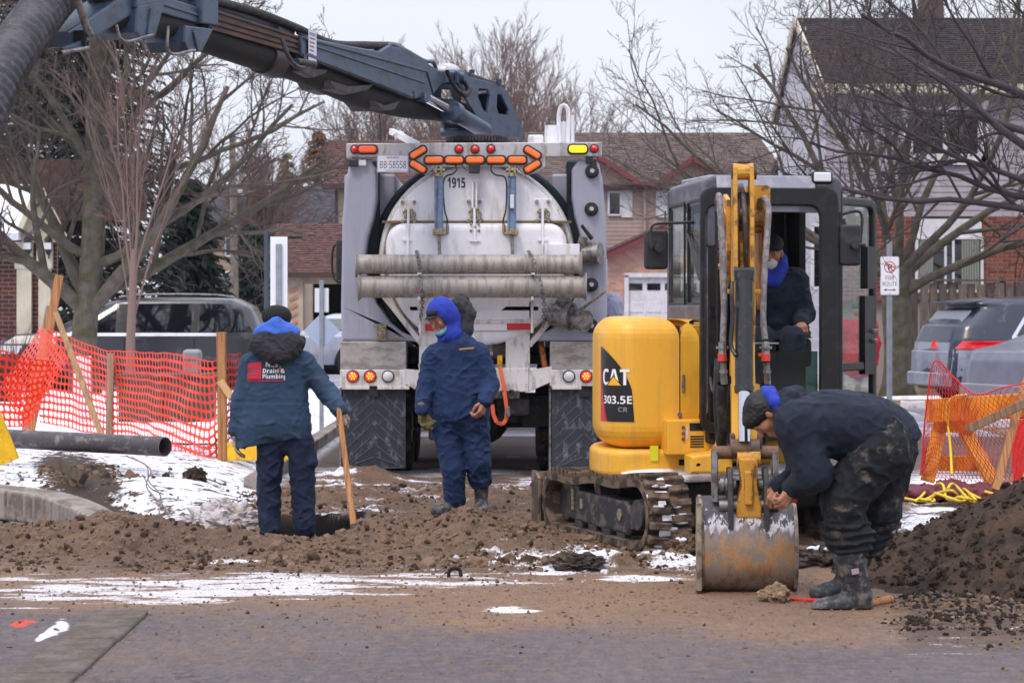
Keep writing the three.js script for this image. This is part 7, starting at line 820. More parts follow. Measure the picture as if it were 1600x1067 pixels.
{ // right house
  const D = 46, { o, x, y } = hloc(D, 1290), h = thing('house', 'two-storey house with charcoal shingle roof, pale siding and red brick below, behind the wooden fence', 'house', o), W = 9, XB = x(1290), sid = siding('#aaa2ad', 'lilac_siding');
  mesh('wall', clapboard(XB, W, y(338), y(140), 0, .125).geo(), sid, h);
  { const m = new MB(), yr = y(30, -4) - .05, n = 34; for (let i = 0; i < n; i++) { const yy0 = lerp(0, yr, i / n), t = clamp((yy0 - y(140)) / (yr - y(140))), z0 = lerp(0, 4, t), z1 = lerp(-8, -4, t); m.add(new THREE.BoxGeometry(.02, yr / n * .97, Math.max(.05, 8 - 8 * t)), T(.0, yy0 + yr / n / 2, -4, 0, 0, .1)); } mesh('gable_wall', m.geo(), siding('#cbc8d0', 'white_siding'), h); }
  const a = [XB - .1, y(133), .45], b = [W, y(133), .45], c = [W, y(28, -4), -4], d = [XB - .1, y(28, -4), -4], rm = roofMat('#3b3338', 'charcoal_shingle'); const roof = mesh('roof', new MB().add(quadSlab(a, b, c, d, .12)).add(quadSlab([W, y(133), -8.4], [XB - .1, y(133), -8.4], d, c, .12)).geo(), MAT('roof_deck', { color: '#2d282c', roughness: .95 }), h); stuff(mesh('shingles', shingles(a, b, c, d, 30, 34, 5), rm, roof));
  mesh('fascia', new MB().box(W - XB + .35, .2, .05, (W + XB) / 2 - .17, y(141), .42).box(W - XB + .3, .04, .45, (W + XB) / 2 - .15, y(148), .2).bar([XB - .13, y(135), .45], [XB - .13, y(30, -4), -4], .05, .2).bar([XB - .13, y(135), -8.4], [XB - .13, y(30, -4), -4], .05, .2).geo(), creamPaint, h);
  windowIn(h, x(1424), x(1530), y(243), y(170), .03, whitePaint, [.5], K.chassis); mesh('window_surround', new MB().box(.16, 1.35, .1, x(1416), y(206), .04).box(.16, 1.35, .1, x(1538), y(206), .04).box(1.9, .2, .1, x(1477), y(251), .04).box(.1, 1.1, .1, x(1477), y(206), .06).geo(), whitePaint, h);
  const bm = brickMats(['#8c4a3e', '#a05a48', '#7a4038', '#96584c'], 130), mort = MAT('mortar', { color: '#9b8f8a', roughness: .95 });
  bricks(h, x(1536), x(1640), y(470), y(338), .02, bm, mort, 1, .2, .07); bricks(h, x(1290), x(1428), y(470), y(338), .02, bm, mort, 2, .2, .07);
  mesh('ground_floor', new MB().box(W - XB, y(336), .2, (W + XB) / 2, y(336) / 2, -.25, 0, 0, 0, 0).geo(), mort, h);
  const w = windowIn(h, x(1432), x(1534), y(455), y(372), .05, whitePaint, [.44, .56]); const cm = new MB(); for (const [u, v] of [[1434, 1456], [1504, 1528]]) for (let i = 0; i < 7; i++) cm.cyl([lerp(x(u), x(v), i / 6), y(455), .075], [lerp(x(u), x(v), i / 6), y(374), .075], .025, .025, 8); put('curtain', cm.each(7), MAT('curtain', { color: '#8b8f88', roughness: .9 }), w);
  mesh('white_panel', new MB().box(x(1534) - x(1428), .4, .06, x(1481), y(357), .04).geo(), whitePaint, h); mesh('chimney', new MB().box(.5, .9, .5, x(1515), y(8, -4), -4.2).geo(), MAT('chimney_brick', { color: '#5d4a48', roughness: .9 }), h);
  windowIn(h, x(1270), x(1286), y(450), y(352), -.0, whitePaint);
}
{ // wooden fence
  const D = 42, { o, x, y } = hloc(D, 1500, .32), f = thing('wooden_fence', 'weathered grey wooden board fence in front of the right house', 'fence', o), r = rng(7), g = new MB().box(.16, 1.78, .022, 0, .9, 0, 0, 0, 0, .006).geo(), mats = ['#8d7f79', '#7d716d', '#9a8b82'].map((c, i) => bump(MAT('fence_board', { color: c, map: rep(TX.vary, 6, .6), roughness: .9 }), TX.grain, 4, .003));
  for (let i = 0; i < 24; i++) { const m = mesh('board', g, mats[Math.floor(r() * 3)], f); m.position.set(x(1398) + i * .185, (r() - .5) * .05, .03 + (i % 2) * .05); m.rotation.z = (r() - .5) * .015; } const m = new MB(); for (const yy of [.4, 1.45]) m.box(4.4, .09, .04, x(1398) + 2.1, yy, 0); m.box(4.45, .04, .13, x(1398) + 2.1, 1.85, .05); for (let i = 0; i < 3; i++) m.box(.1, 1.95, .1, x(1398) + .1 + i * 2, .95, -.03); mesh('fence_rail', m.geo(), mats[1], f);
}
{ // townhouse behind the truck and the cab
  const D = 74, { o, x, y } = hloc(D, 1000), h = thing('townhouse', 'tan townhouse with brown roof, red gable trim and white garage door behind the excavator', 'house', o), sid = siding('#b29a92', 'tan_siding'), trim = MAT('red_brown_trim', { color: '#77343a', roughness: .7 });
  mesh('wall', clapboard(x(860), x(1230), y(400), y(285), 0, .14).geo(), sid, h);
  const rm = roofMat('#75635f', 'brown_shingle'), a = [x(820), y(292), .4], b = [x(1240), y(292), .4], c = [x(1182, -4), y(207, -4), -4], d = [x(820, -4), y(207, -4), -4], roof = mesh('roof', new MB().add(quadSlab(a, b, c, d, .12)).geo(), MAT('roof_deck_brown', { color: '#5c4e4c', roughness: .95 }), h); stuff(mesh('shingles', shingles(a, b, c, d, 26, 30, 9), rm, roof));
  for (const [p0, q0, pa, qa, p1, q1] of [[880, 292, 932, 246, 996, 287], [1030, 287, 1080, 250, 1135, 278]]) { const g = new MB().ext([[x(p0), y(q0 + 6)], [x(p1), y(q1 + 6)], [x(pa), y(qa)]], .3, T(0, 0, .12), .01); mesh('gable', g.geo(), sid, h); mesh('gable_trim', new MB().bar([x(p0), y(q0), .5], [x(pa), y(qa), .5], .5, .16).bar([x(pa), y(qa), .5], [x(p1), y(q1), .5], .5, .16).geo(), trim, h); mesh('gable_roof', new MB().add(quadSlab([x(p0), y(q0) + .12, .7], [x(pa), y(qa) + .12, .7], [x(pa), y(qa) + .12, -3], [x(p0), y(q0) + .12, -3], .06)).add(quadSlab([x(pa), y(qa) + .12, .7], [x(p1), y(q1) + .12, .7], [x(p1), y(q1) + .12, -3], [x(pa), y(qa) + .12, -3], .06)).geo(), MAT('gable_shingle', { color: rm.color, map: rm.map, roughness: .95 }), h); }
  mesh('eave_gutter', new MB().box(x(1034) - x(992), .14, .14, x(1013), y(288), .5).geo(), trim, h); mesh('downpipe', new MB().box(.09, y(290) - y(372), .09, x(1007), (y(290) + y(372)) / 2, .15).geo(), sid, h);
  for (const [u, v] of [[951, 970], [1045, 1066]]) { windowIn(h, x(u), x(v), y(336), y(300), .05, whitePaint); } for (const [u, v] of [[971, 988], [1025, 1043], [1068, 1085]]) { const m = new MB(); for (let i = 0; i < 14; i++) m.box(x(v) - x(u), .05, .02, (x(u) + x(v)) / 2, lerp(y(340), y(297), (i + .5) / 14), .06, -.4, 0, 0, 0); m.box(x(v) - x(u), y(297) - y(340), .02, (x(u) + x(v)) / 2, (y(297) + y(340)) / 2, .04); mesh('shutter', m.geo(), whitePaint, h); }
  // projecting garage
  const gz = 2.5, X = (p) => x(p, gz), Y = (p) => y(p, gz); const salmon = bump(MAT('salmon_brick', { map: (() => { const t = tile(256, (u, v, P) => { const row = Math.floor(v * 16), s = (u * 8 + (row % 2) * .5) % 1, e = Math.min(s, 1 - s) < .03 || (v * 16) % 1 < .12; const id = noise(Math.floor(u * 8 + (row % 2) * .5) * 7.3, row * 3.1, 2) + .3 * P(30, 30); const b = lin('#b98d7c'), m = lin('#b3a8a4'); return e ? m : b.map((q, i) => q * (1 + id * (.45 - i * .06))); }); return rep(t, .6, .8); })(), roughness: .9 }), TX.grain, 4, .004);
  mesh('garage_wall', new MB().ext([[X(949), 0], [X(949), Y(400)], [X(1052), Y(352)], [X(1160), Y(400)], [X(1160), 0]], .3, T(0, 0, gz - .15), .01, [[[X(980), .02], [X(980), Y(432)], [X(1092), Y(432)], [X(1092), .02]]]).geo(), salmon, h);
  mesh('garage_trim', new MB().bar([X(942), Y(402), gz + .2], [X(1052), Y(350), gz + .2], .5, .22).bar([X(1052), Y(350), gz + .2], [X(1168), Y(402), gz + .2], .5, .22).geo(), trim, h); mesh('garage_roof', new MB().add(quadSlab([X(940), Y(400) + .15, gz + .5], [X(1052), Y(348) + .15, gz + .5], [X(1052), Y(348) + .15, 0], [X(940), Y(400) + .15, 0], .08)).geo(), MAT('garage_shingle', { color: rm.color, map: rm.map, roughness: .95 }), h);
  const gd_ = mesh('garage_door', new MB().box(X(1092) - X(980), Y(432), .06, X(1036), Y(432) / 2, gz - .12).geo(), whitePaint, h); for (let j = 0; j < 4; j++) for (let i = 0; i < 4; i++) { const u = X(980) + (X(1092) - X(980)) * (i + .5) / 4, v = Y(432) * (j + .5) / 4; if (j < 3) mesh('door_panel', new MB().box(.48, .34, .03, u, v, gz - .08, 0, 0, 0, .01).geo(), whitePaint, gd_); else { mesh('pane', new MB().box(.44, .22, .02, u, v, gz - .08, 0, 0, 0, 0).geo(), K.darkglass, gd_); } }
  mesh('door_casing', new MB().box(.14, Y(430), .1, X(979), Y(430) / 2, gz + .02).box(.14, Y(430), .1, X(1093), Y(430) / 2, gz + .02).box(X(1096) - X(976), .14, .1, X(1036), Y(430), gz + .02).geo(), whitePaint, h);
  { const s = new THREE.Shape(); s.absarc(0, 0, .4, 0, Math.PI, false); const w = mesh('arched_window', new MB().shape(s, .08, T(X(1112), Y(394), gz + .02), .01).geo(), whitePaint, h); const s2 = new THREE.Shape(); s2.absarc(0, .03, .31, 0, Math.PI, false); mesh('pane', new MB().shape(s2, .09, T(X(1112), Y(394), gz + .025), .005).geo(), K.darkglass, w); }
}
{ // brown-roofed garage house left of the truck
  const D = 62, { o, x, y } = hloc(D, 490), h = thing('garage_house', 'brown-roofed building with an open dark garage just left of the truck', 'house', o), rm = roofMat('#6d4a44', 'red_brown_shingle');
  const a = [x(425), y(427), .4], b = [x(640), y(427), .4], c = [x(640, -3.5), y(350, -3.5), -3.5], d = [x(432, -3.5), y(350, -3.5), -3.5], roof = mesh('roof', new MB().add(quadSlab(a, b, c, d, .12)).geo(), MAT('roof_deck_red', { color: '#57403c', roughness: .95 }), h); stuff(mesh('shingles', shingles(a, b, c, d, 22, 26, 15), rm, roof)); mesh('fascia', new MB().box(x(640) - x(425), .14, .08, x(532), y(429), .42).geo(), MAT('fascia_brown', { color: '#4d3a35', roughness: .8 }), h);
  const wl = MAT('beige_wall', { color: '#c2b2a0', map: rep(TX.vary2, .6), roughness: .85 }); mesh('wall', new MB().box(x(474) - x(448), y(428), .3, x(461), y(428) / 2, 0).box(x(560) - x(474), .35, .3, x(517), y(434), -.05).box(.3, y(428), 6, x(448), y(428) / 2, -3).geo(), wl, h);
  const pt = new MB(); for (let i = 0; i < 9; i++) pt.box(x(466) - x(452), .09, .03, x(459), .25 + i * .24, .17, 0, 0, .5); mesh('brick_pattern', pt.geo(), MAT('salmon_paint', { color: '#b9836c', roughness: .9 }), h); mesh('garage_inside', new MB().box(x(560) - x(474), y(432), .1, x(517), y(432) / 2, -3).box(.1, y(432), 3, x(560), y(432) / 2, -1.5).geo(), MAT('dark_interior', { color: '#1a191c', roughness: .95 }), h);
  const g2 = thing('townhouse', 'two-storey house with brown roof half hidden by the left side of the truck', 'house', [PX(600, 72), 0, -72]), L = hloc(72, 600); const a2 = [L.x(505), L.y(292), .4], b2 = [L.x(760), L.y(292), .4], c2 = [L.x(760, -3), L.y(219, -3), -3], d2 = [L.x(513, -3), L.y(219, -3), -3]; const r2 = mesh('roof', new MB().add(quadSlab(a2, b2, c2, d2, .12)).geo(), MAT('roof_deck_brick', { color: '#5a4440', roughness: .95 }), g2); stuff(mesh('shingles', shingles(a2, b2, c2, d2, 20, 22, 19), rm, r2)); mesh('wall', clapboard(L.x(524), L.x(760), 0, L.y(290), 0, .14).geo(), siding('#b9a996', 'beige_siding'), g2); mesh('gutter', new MB().box(L.x(760) - L.x(505), .14, .14, L.x(632), L.y(292), .45).box(.1, L.y(292), .1, L.x(526), L.y(292) / 2, .15).geo(), MAT('dark_gutter', { color: '#3b2f30', roughness: .6 }), g2);
}
{ // grey-roofed long house and the white outbuilding
  const D = 86, { o, x, y } = hloc(D, 420), h = thing('long_house', 'long house with dark grey shingle roof behind the utility pole', 'house', o), rm = roofMat('#55505a', 'grey_shingle'); const a = [x(255), y(365), .4], b = [x(560), y(365), .4], c = [x(560, -4), y(291, -4), -4], d = [x(290, -4), y(291, -4), -4], roof = mesh('roof', new MB().add(quadSlab(a, b, c, d, .12)).geo(), MAT('roof_deck_grey', { color: '#47434b', roughness: .95 }), h); stuff(mesh('shingles', shingles(a, b, c, d, 22, 30, 25), rm, roof)); mesh('wall', clapboard(x(300), x(560), 0, y(366), 0, .14).geo(), siding('#a59080', 'dull_tan_siding'), h); windowIn(h, x(352), x(366), y(400), y(372), .05, whitePaint); mesh('roof_vent', new MB().box(.5, .22, .4, x(357), y(294), -3.2).box(.6, .22, .4, x(412), y(295), -3.2).geo(), whitePaint, h);
  const L = hloc(68, 380), s = thing('outbuilding', 'low white outbuilding with snow on its roof behind the van', 'outbuilding', L.o); mesh('wall', clapboard(L.x(306), L.x(424), 0, L.y(438), 0, .12).geo(), siding('#d5cdc9', 'pale_siding'), s); mesh('roof', new MB().add(quadSlab([L.x(298), L.y(437), .4], [L.x(372), L.y(420), .4], [L.x(372), L.y(420), -4], [L.x(298), L.y(437), -4], .12)).add(quadSlab([L.x(372), L.y(420), .4], [L.x(432), L.y(436), .4], [L.x(432), L.y(436), -4], [L.x(372), L.y(420), -4], .12)).ext([[L.x(306), L.y(440)], [L.x(424), L.y(440)], [L.x(372), L.y(421)]], .2, T(0, 0, 0), .01).geo(), K.snow, s); windowIn(s, L.x(394), L.x(412), L.y(468), L.y(452), .05, whitePaint, [.5]);
}
{ // brick garage at the far left
  const D = 40, { o, x, y } = hloc(D, 40, .1), h = thing('brick_garage', 'brown brick garage with cream columns and snow on its roof at the far left', 'garage', o), bm = brickMats(['#5f3630', '#6d3f37', '#52302c'], 160), mort = MAT('pale_mortar', { color: '#8d807b', roughness: .95 });
  for (const [u, v, s] of [[-14, 27, 1], [50, 61, 2], [80, 88, 3]]) bricks(h, x(u), x(v), y(548), y(374), .02, bm, mort, s, .2, .066);
  for (const [u, v] of [[27, 50], [61, 80]]) { const m = new MB(); m.box(x(v) - x(u), y(420) - y(548), .22, (x(u) + x(v)) / 2, (y(420) + y(548)) / 2, 0).box(x(v) - x(u) + .06, y(378) - y(420), .28, (x(u) + x(v)) / 2, (y(378) + y(420)) / 2, .0); mesh('column', m.geo(), creamPaint, h); }
  mesh('beam', new MB().box(x(36) - x(-40), .16, .3, x(-2), y(369), .05).box(x(88) - x(36), .14, .3, x(62), y(373), .0).geo(), creamPaint, h);
  mesh('gable', new MB().ext([[x(34), y(372)], [x(90), y(372)], [x(86), y(345)], [x(64), y(300)]], .2, T(0, 0, -.02), .01).geo(), siding('#d3cbb2', 'cream_siding'), h); mesh('gable_trim', new MB().bar([x(64), y(296), .2], [x(104), y(378), .2], .3, .12).bar([x(64), y(296), .2], [x(34), y(364), .2], .3, .1).geo(), creamPaint, h);
  mesh('roof', new MB().add(quadSlab([x(-60), y(365), .5], [x(37), y(365), .5], [x(62, -3), y(288, -3), -3], [x(-60, -3), y(288, -3), -3], .14)).geo(), K.snow, h); mesh('back_roof', new MB().box(4, 1.2, .3, x(10), y(282), -3.3).geo(), roofMat('#5d4540', 'old_shingle'), h);
  for (const px of [46, 78]) { const m = new MB(), X = x(px), Y = y(385); m.box(.13, .16, .13, X, Y, .2).cyl([X, Y + .1, .2], [X, Y + .2, .2], .09, .02, 8).cyl([X, Y - .08, .2], [X, Y - .16, .2], .06, .03, 8).tube([[X, Y - .14, .15], [X, Y - .22, .16], [X, Y - .18, .05]], .012, 8, 5); const l = mesh('wall_lantern', m.geo(), K.blackplastic, h); mesh('lantern_glass', new MB().box(.135, .12, .135, X, Y, .2, 0, 0, 0, 0).geo(), K.clearlamp, l); }
}
// ---------- cars ----------
function car(label, cat, D, px, gy, ry, o, paint, len) { // rear or front at x = 0; o.l / o.r give the outline at each height, o.hw the half width
  const t = thing(o.name ?? 'car', label, cat, [PX(px, D), gy, -D], ry), n = 46, rows = 40, ps = [], ix = []; for (let j = 0; j <= rows; j++) { const y = lerp(o.y0, o.y1, j / rows), a = o.l(y), b = o.r(y), w = o.hw(y) * (j === rows ? .9 : 1); for (let i = 0; i < n; i++) { const q = i / n * 6.2832, c = Math.cos(q), s = Math.sin(q), e = .3; ps.push((a + b) / 2 + (b - a) / 2 * Math.sign(c) * Math.pow(Math.abs(c), e), y, w * Math.sign(s) * Math.pow(Math.abs(s), e)); if (j < rows) { const u = j * n + i, v = j * n + (i + 1) % n; ix.push(u, u + n, v, v, u + n, v + n); } } } const top = ps.length / 3; ps.push((o.l(o.y1) + o.r(o.y1)) / 2, o.y1 + .035, 0); for (let i = 0; i < n; i++) ix.push(rows * n + i, top, rows * n + (i + 1) % n);
  const g = new THREE.BufferGeometry(); g.setAttribute('position', new THREE.Float32BufferAttribute(ps, 3)); g.setIndex(ix); g.computeVertexNormals(); mesh('body', boxUV(g), paint, t);
  const patch = (name, x0a, x1a, y0, x0b, x1b, y1, mat, out = .006) => { const P = [], I = [], N = 8; for (let j = 0; j <= N; j++) { const y = lerp(y0, y1, j / N), a = lerp(x0a, x0b, j / N), b = lerp(x1a, x1b, j / N); for (let i = 0; i <= 6; i++) { const x = lerp(a, b, i / 6), l = o.l(y), r = o.r(y), q = clamp(Math.abs((x - (l + r) / 2) / ((r - l) / 2))), z = o.hw(y) * Math.pow(Math.max(0, 1 - Math.pow(q, 2 / .3)), .15) + out; P.push(x, y, z); if (i < 6 && j < N) { const u = j * 7 + i; I.push(u, u + 1, u + 8, u, u + 8, u + 7); } } } const gg = new THREE.BufferGeometry(); gg.setAttribute('position', new THREE.Float32BufferAttribute(P, 3)); gg.setIndex(I); gg.computeVertexNormals(); return mesh(name, boxUV(gg), mat, t); };
  const wg = new MB().lathe([[.17, -.1], [.3, -.11], [.345, -.08], [.345, .08], [.3, .11], [.17, .1]], T(0, 0, 0, Math.PI / 2), 28).geo(), rg = (() => { const m = new MB().cyl([0, 0, -.06], [0, 0, .06], .19, .19, 20); for (let i = 0; i < 5; i++) m.box(.06, .34, .02, Math.sin(i * 1.2566) * .1, Math.cos(i * 1.2566) * .1, .08, 0, 0, -i * 1.2566); return m.geo(); })();
  for (const x of o.wheels) { const s = new MB().cyl([x, .36, -o.hw(.5) + .02], [x, .36, o.hw(.5) + .004], .4, .4, 28); mesh('wheel_arch', s.geo(), K.chassis, t); for (const sd of [1, -1]) { const w = mesh('wheel', rg, K.steel, t); w.position.set(x, .34, sd * (o.hw(.5) - .09)); if (sd < 0) w.rotation.y = Math.PI; mesh('tyre', wg, K.tyre, w); } }
  return { t, patch };
}
const carPaint = (n, c, d, amt, seed) => MAT(n, { phys: 1, ...(seed < 175 ? { map: rep(dirty(c, d, amt, { seed, v: .05, max: .7 }), .5) } : { color: c, map: rep(TX.vary2, .5) }), roughness: .35, clearcoat: .7, clearcoatRoughness: .15 });
{
  const ps = (pts) => (y) => { for (let i = 1; i < pts.length; i++) if (y <= pts[i][0]) return lerp(pts[i - 1][1], pts[i][1], (y - pts[i - 1][0]) / (pts[i][0] - pts[i - 1][0])); return pts[pts.length - 1][1]; };
  const van = car('dark grey minivan dusted with snow parked broadside behind the orange net fence', 'van', 40.5, 2, .05, 0, { name: 'minivan', y0: .28, y1: 1.76, l: ps([[.28, .1], [.6, 0], [.95, .04], [1.1, .35], [1.16, 1.0], [1.7, 2.05], [1.76, 2.25]]), r: ps([[.28, 4.85], [.6, 5.0], [1.1, 4.98], [1.6, 4.72], [1.76, 4.4]]), hw: ps([[.28, .88], [.6, .96], [1.05, .96], [1.7, .72], [1.76, .66]]), wheels: [.95, 4.05] }, carPaint('dark_van_paint', '#25262e', '#5f5d61', .0, 171));
  for (const [a, b, c, d] of [[1.35, 2.28, 2.02, 2.28], [2.62, 3.66, 2.62, 3.66], [3.8, 4.78, 3.8, 4.5]]) van.patch('side_window', a, b, 1.14, c, d, 1.66, K.darkglass); for (const [a, b] of [[2.32, 2.58], [3.69, 3.77]]) van.patch('pillar', a, b, 1.14, a, b, 1.66, K.blackplastic, .004); van.patch('snow_strip', .4, 4.9, 1.07, 1.2, 4.85, 1.13, K.snow, .012); van.patch('hood_snow', .06, 1.2, .93, .3, 1.2, 1.08, MAT('salted_paint', { color: '#c9c5bf', roughness: .7 }), .008); van.patch('door_seam', 2.44, 2.46, .4, 2.44, 2.46, 1.08, K.chassis, .003); van.patch('door_seam', 3.71, 3.73, .4, 3.71, 3.73, 1.08, K.chassis, .003); van.patch('door_handle', 2.55, 2.8, .96, 2.55, 2.8, 1.0, K.blackplastic, .02); mesh('roof_rail', new MB().tube([[2.3, 1.78, .62], [2.6, 1.82, .62], [4.1, 1.82, .62], [4.4, 1.78, .62]], .02, 20, 6).geo(), K.steel, van.t); van.patch('head_lamp', .05, .5, .75, .1, .6, .9, K.clearlamp, .006);
  const suvP = carPaint('navy_suv_paint', '#1a2238', '#5d6272', -.12, 173), dustP = carPaint('salt_dusted_paint', '#8f93a3', '#6c7080', .4, 174);
  const suv = car('dark blue sport utility vehicle coated with grey road salt, parked by the wooden fence', 'suv', 36.2, 1450, .03, R(17), { name: 'suv', y0: .25, y1: 1.76, l: ps([[.25, .12], [.45, .0], [.8, .03], [1.05, .1], [1.3, .2], [1.62, .62], [1.7, .5], [1.76, .9]]), r: ps([[.25, 4.6], [.6, 4.75], [1.0, 4.6], [1.08, 3.7], [1.7, 2.7], [1.76, 2.4]]), hw: ps([[.25, .86], [.6, .94], [1.05, .94], [1.68, .72], [1.76, .64]]), wheels: [1.0, 3.75] }, suvP);
  suv.patch('side_window', 1.12, 2.05, 1.14, 1.5, 2.05, 1.56, K.darkglass); suv.patch('side_window', 2.15, 3.4, 1.14, 2.15, 2.8, 1.58, K.darkglass); suv.patch('window_trim', 1.05, 3.5, 1.1, 1.05, 3.5, 1.135, K.chrome, .01); suv.patch('window_trim', 1.05, 1.13, 1.13, 1.43, 1.5, 1.56, K.chrome, .01); suv.patch('tail_lamp', .03, .6, .93, .08, .95, 1.06, K.redlamp, .03); suv.patch('dusty_flank', .03, .62, .35, .1, .5, .92, dustP, .004);
  { const m = new MB(); m.box(.05, .5, 1.25, .04, .64, 0, 0, 0, -.04, .02).box(.04, .22, 1.2, .085, .92, 0, 0, 0, -.15, .02); mesh('tailgate', m.geo(), dustP, suv.t); mesh('rear_window', new MB().box(.03, .42, 1.15, .36, 1.4, 0, 0, 0, -.75, .01).geo(), MAT('salted_glass', { color: '#7d828e', roughness: .5 }), suv.t); mesh('spoiler', new MB().box(.42, .05, 1.2, .62, 1.7, 0, 0, 0, .08, .02).geo(), suvP, suv.t); mesh('bumper', new MB().box(.1, .24, 1.45, .03, .42, 0, 0, 0, 0, .04).geo(), dustP, suv.t); }
  const silver = car('salt-filmed silver car with bright red tail lamp at the right edge', 'car', 30.5, 1550, .03, R(24), { y0: .24, y1: 1.4, l: ps([[.24, .15], [.45, .0], [.85, .05], [1.0, .12], [1.06, .5], [1.35, 1.4], [1.4, 1.7]]), r: ps([[.24, 4.3], [.6, 4.4], [.9, 4.2], [.98, 3.4], [1.35, 2.6], [1.4, 2.4]]), hw: ps([[.24, .82], [.6, .9], [.95, .88], [1.35, .66], [1.4, .6]]), wheels: [.95, 3.5] }, carPaint('silver_paint', '#7d7f90', '#7c7c88', .3, 175)); silver.patch('tail_lamp', .12, .42, .78, .1, .46, .93, K.redlamp, .014); silver.patch('tail_lamp_inset', .3, .45, .8, .3, .48, .9, K.clearlamp, .02); silver.patch('side_window', .9, 2.8, 1.02, 1.4, 2.5, 1.3, K.darkglass); mesh('bumper', new MB().box(.1, .22, 1.5, .03, .42, 0, 0, 0, 0, .03).geo(), carPaint('silver_bumper', '#95959f', '#6f6f78', .4, 176), silver.t);
  const far = car('pale silver car parked far down the street beyond the diamond sign', 'car', 54, 462, 0, R(55), { y0: .24, y1: 1.5, l: ps([[.24, .1], [.5, 0], [.95, .1], [1.0, .9], [1.42, 1.7], [1.5, 2]]), r: ps([[.24, 4.4], [.6, 4.5], [1.0, 4.4], [1.42, 3.7], [1.5, 3.4]]), hw: ps([[.24, .84], [.6, .92], [1.0, .9], [1.42, .68], [1.5, .6]]), wheels: [.9, 3.6] }, carPaint('pale_paint', '#b4b6c4', '#8f909c', .3, 177)); far.patch('side_window', 1.3, 3.9, 1.04, 1.8, 3.5, 1.38, K.darkglass); mesh('windscreen', new MB().box(.03, .5, 1.2, 1.25, 1.22, 0, 0, 0, -.95).geo(), K.darkglass, far.t);
}
// ---------- nets, stakes, barricades ----------
// a plastic net between stations [px, topY, bottomY, depth]; holes are real openings
function netGeo(st, cell, hs, seed, holeW = .68, holeH = .62, wave = .05, slant = 0) {
  const tops = new THREE.CatmullRomCurve3(st.map(([x, t, b, d]) => at(x, t, d)), false, 'centripetal'), bots = new THREE.CatmullRomCurve3(st.map(([x, t, b, d, x2, d2]) => at(x2 ?? x, b, d2 ?? d)), false, 'centripetal'), n = Math.round(tops.getLength() / cell), m = hs;
  const TP = tops.getSpacedPoints(n * 4), BP = bots.getSpacedPoints(n * 4);
  const P = (u, v) => { const i = clamp(u / n * n * 4, 0, n * 4 - .001), k = Math.floor(i), f = i - k, a = TP[k].clone().lerp(TP[k + 1], f), b = BP[k].clone().lerp(BP[k + 1], f), p = a.lerp(b, v / m); const q = Math.sin(v / m * Math.PI); p.z += wave * (q * 1.2 + .3) * noise(u * .22 + seed, v * .25, seed) * 2; p.x += wave * .3 * noise(u * .3, v * .3 + seed, 4); p.y += .02 * noise(u * .25 + seed * 2, v * .1, 7); return p; };
  const ps = [], ix = []; for (let i = 0; i < n; i++) for (let j = 0; j < m; j++) { const o = ps.length / 3, hw = holeW * (.94 + .1 * noise(i * 3.3, j * 2.7, seed)), hh = holeH; for (const [a, b] of [[0, 0], [.5, 0], [1, 0], [1, .5], [1, 1], [.5, 1], [0, 1], [0, .5]]) { const p = P(i + a, j + b); ps.push(p.x, p.y, p.z); } for (const [a, b] of [[-.62, -.62], [0, -1], [.62, -.62], [1, 0], [.62, .62], [0, 1], [-.62, .62], [-1, 0]]) { const v = b * .5 * hh, p = P(i + .5 + a * .5 * hw * (Math.abs(a) === .62 ? 1.32 : 1) + v * slant, j + .5 + v * (Math.abs(b) === .62 ? 1.32 : 1)); ps.push(p.x, p.y, p.z); } for (let k = 0; k < 8; k++) { const k2 = (k + 1) % 8; ix.push(o + k, o + 8 + k, o + k2, o + k2, o + 8 + k, o + 8 + k2); } }
  const g = new THREE.BufferGeometry(); g.setAttribute('position', new THREE.Float32BufferAttribute(ps, 3)); g.setIndex(ix); g.computeVertexNormals(); return boxUV(g);
}
const placed = (name, label, cat, pos, geo, mat, group) => { geo.translate(-pos.x, -pos.y, -pos.z); const m = mesh(name, geo, mat); m.position.copy(pos); return tag(m, label, cat, group); };
const stick = (name, label, cat, a, b, w, h, mat, group) => { const pos = at(...b), m = new MB().bar(at(...a), at(...b), w, h, [0, .2, 1], .004); return placed(name, label, cat, pos, m.geo(), mat, group); };
placed('safety_net', 'long orange plastic safety net sagging between stakes left of the parka worker', 'safety net', at(345, 735, 21), netGeo([[62, 514, 660, 24.6], [100, 522, 668, 24.2], [160, 545, 680, 23.4], [215, 549, 690, 22.6], [280, 553, 718, 21.6, 268, 21.4], [340, 563, 738, 20.85, 330, 20.8], [352, 556, 700, 20.9], [376, 550, 690, 21.6]], .088, 13, 3, .8, .74, .05, .25), K.net);
placed('safety_net', 'loose orange net twisted over itself at the far left edge beside the yellow board', 'safety net', at(20, 670, 23.6), netGeo([[-50, 548, 660, 22.6], [0, 546, 668, 22.8], [40, 558, 664, 23.1], [85, 566, 640, 23.4, 62, 23.3]], .088, 10, 8, .76, .7, .06, .4), K.net);
placed('safety_net', 'folded flap of orange net hanging from the tallest stake on the left', 'safety net', at(60, 600, 24), netGeo([[64, 508, 606, 24.2, 0, 23.4], [84, 530, 640, 23.8, 20, 23.2], [106, 562, 676, 23.4, 36, 23.0]], .07, 13, 14, .7, .66, .03, .1), K.net);
stick('stake', 'thick lumber post at the right end of the orange net beside the parka worker', 'stake', [345, 519, 20.75], [348, 748, 20.75], .085, .085, K.wood);
stick('stake', 'tallest leaning lumber stake at the left end of the orange net', 'stake', [92, 430, 24.5], [47, 672, 24.5], .09, .06, K.wood);
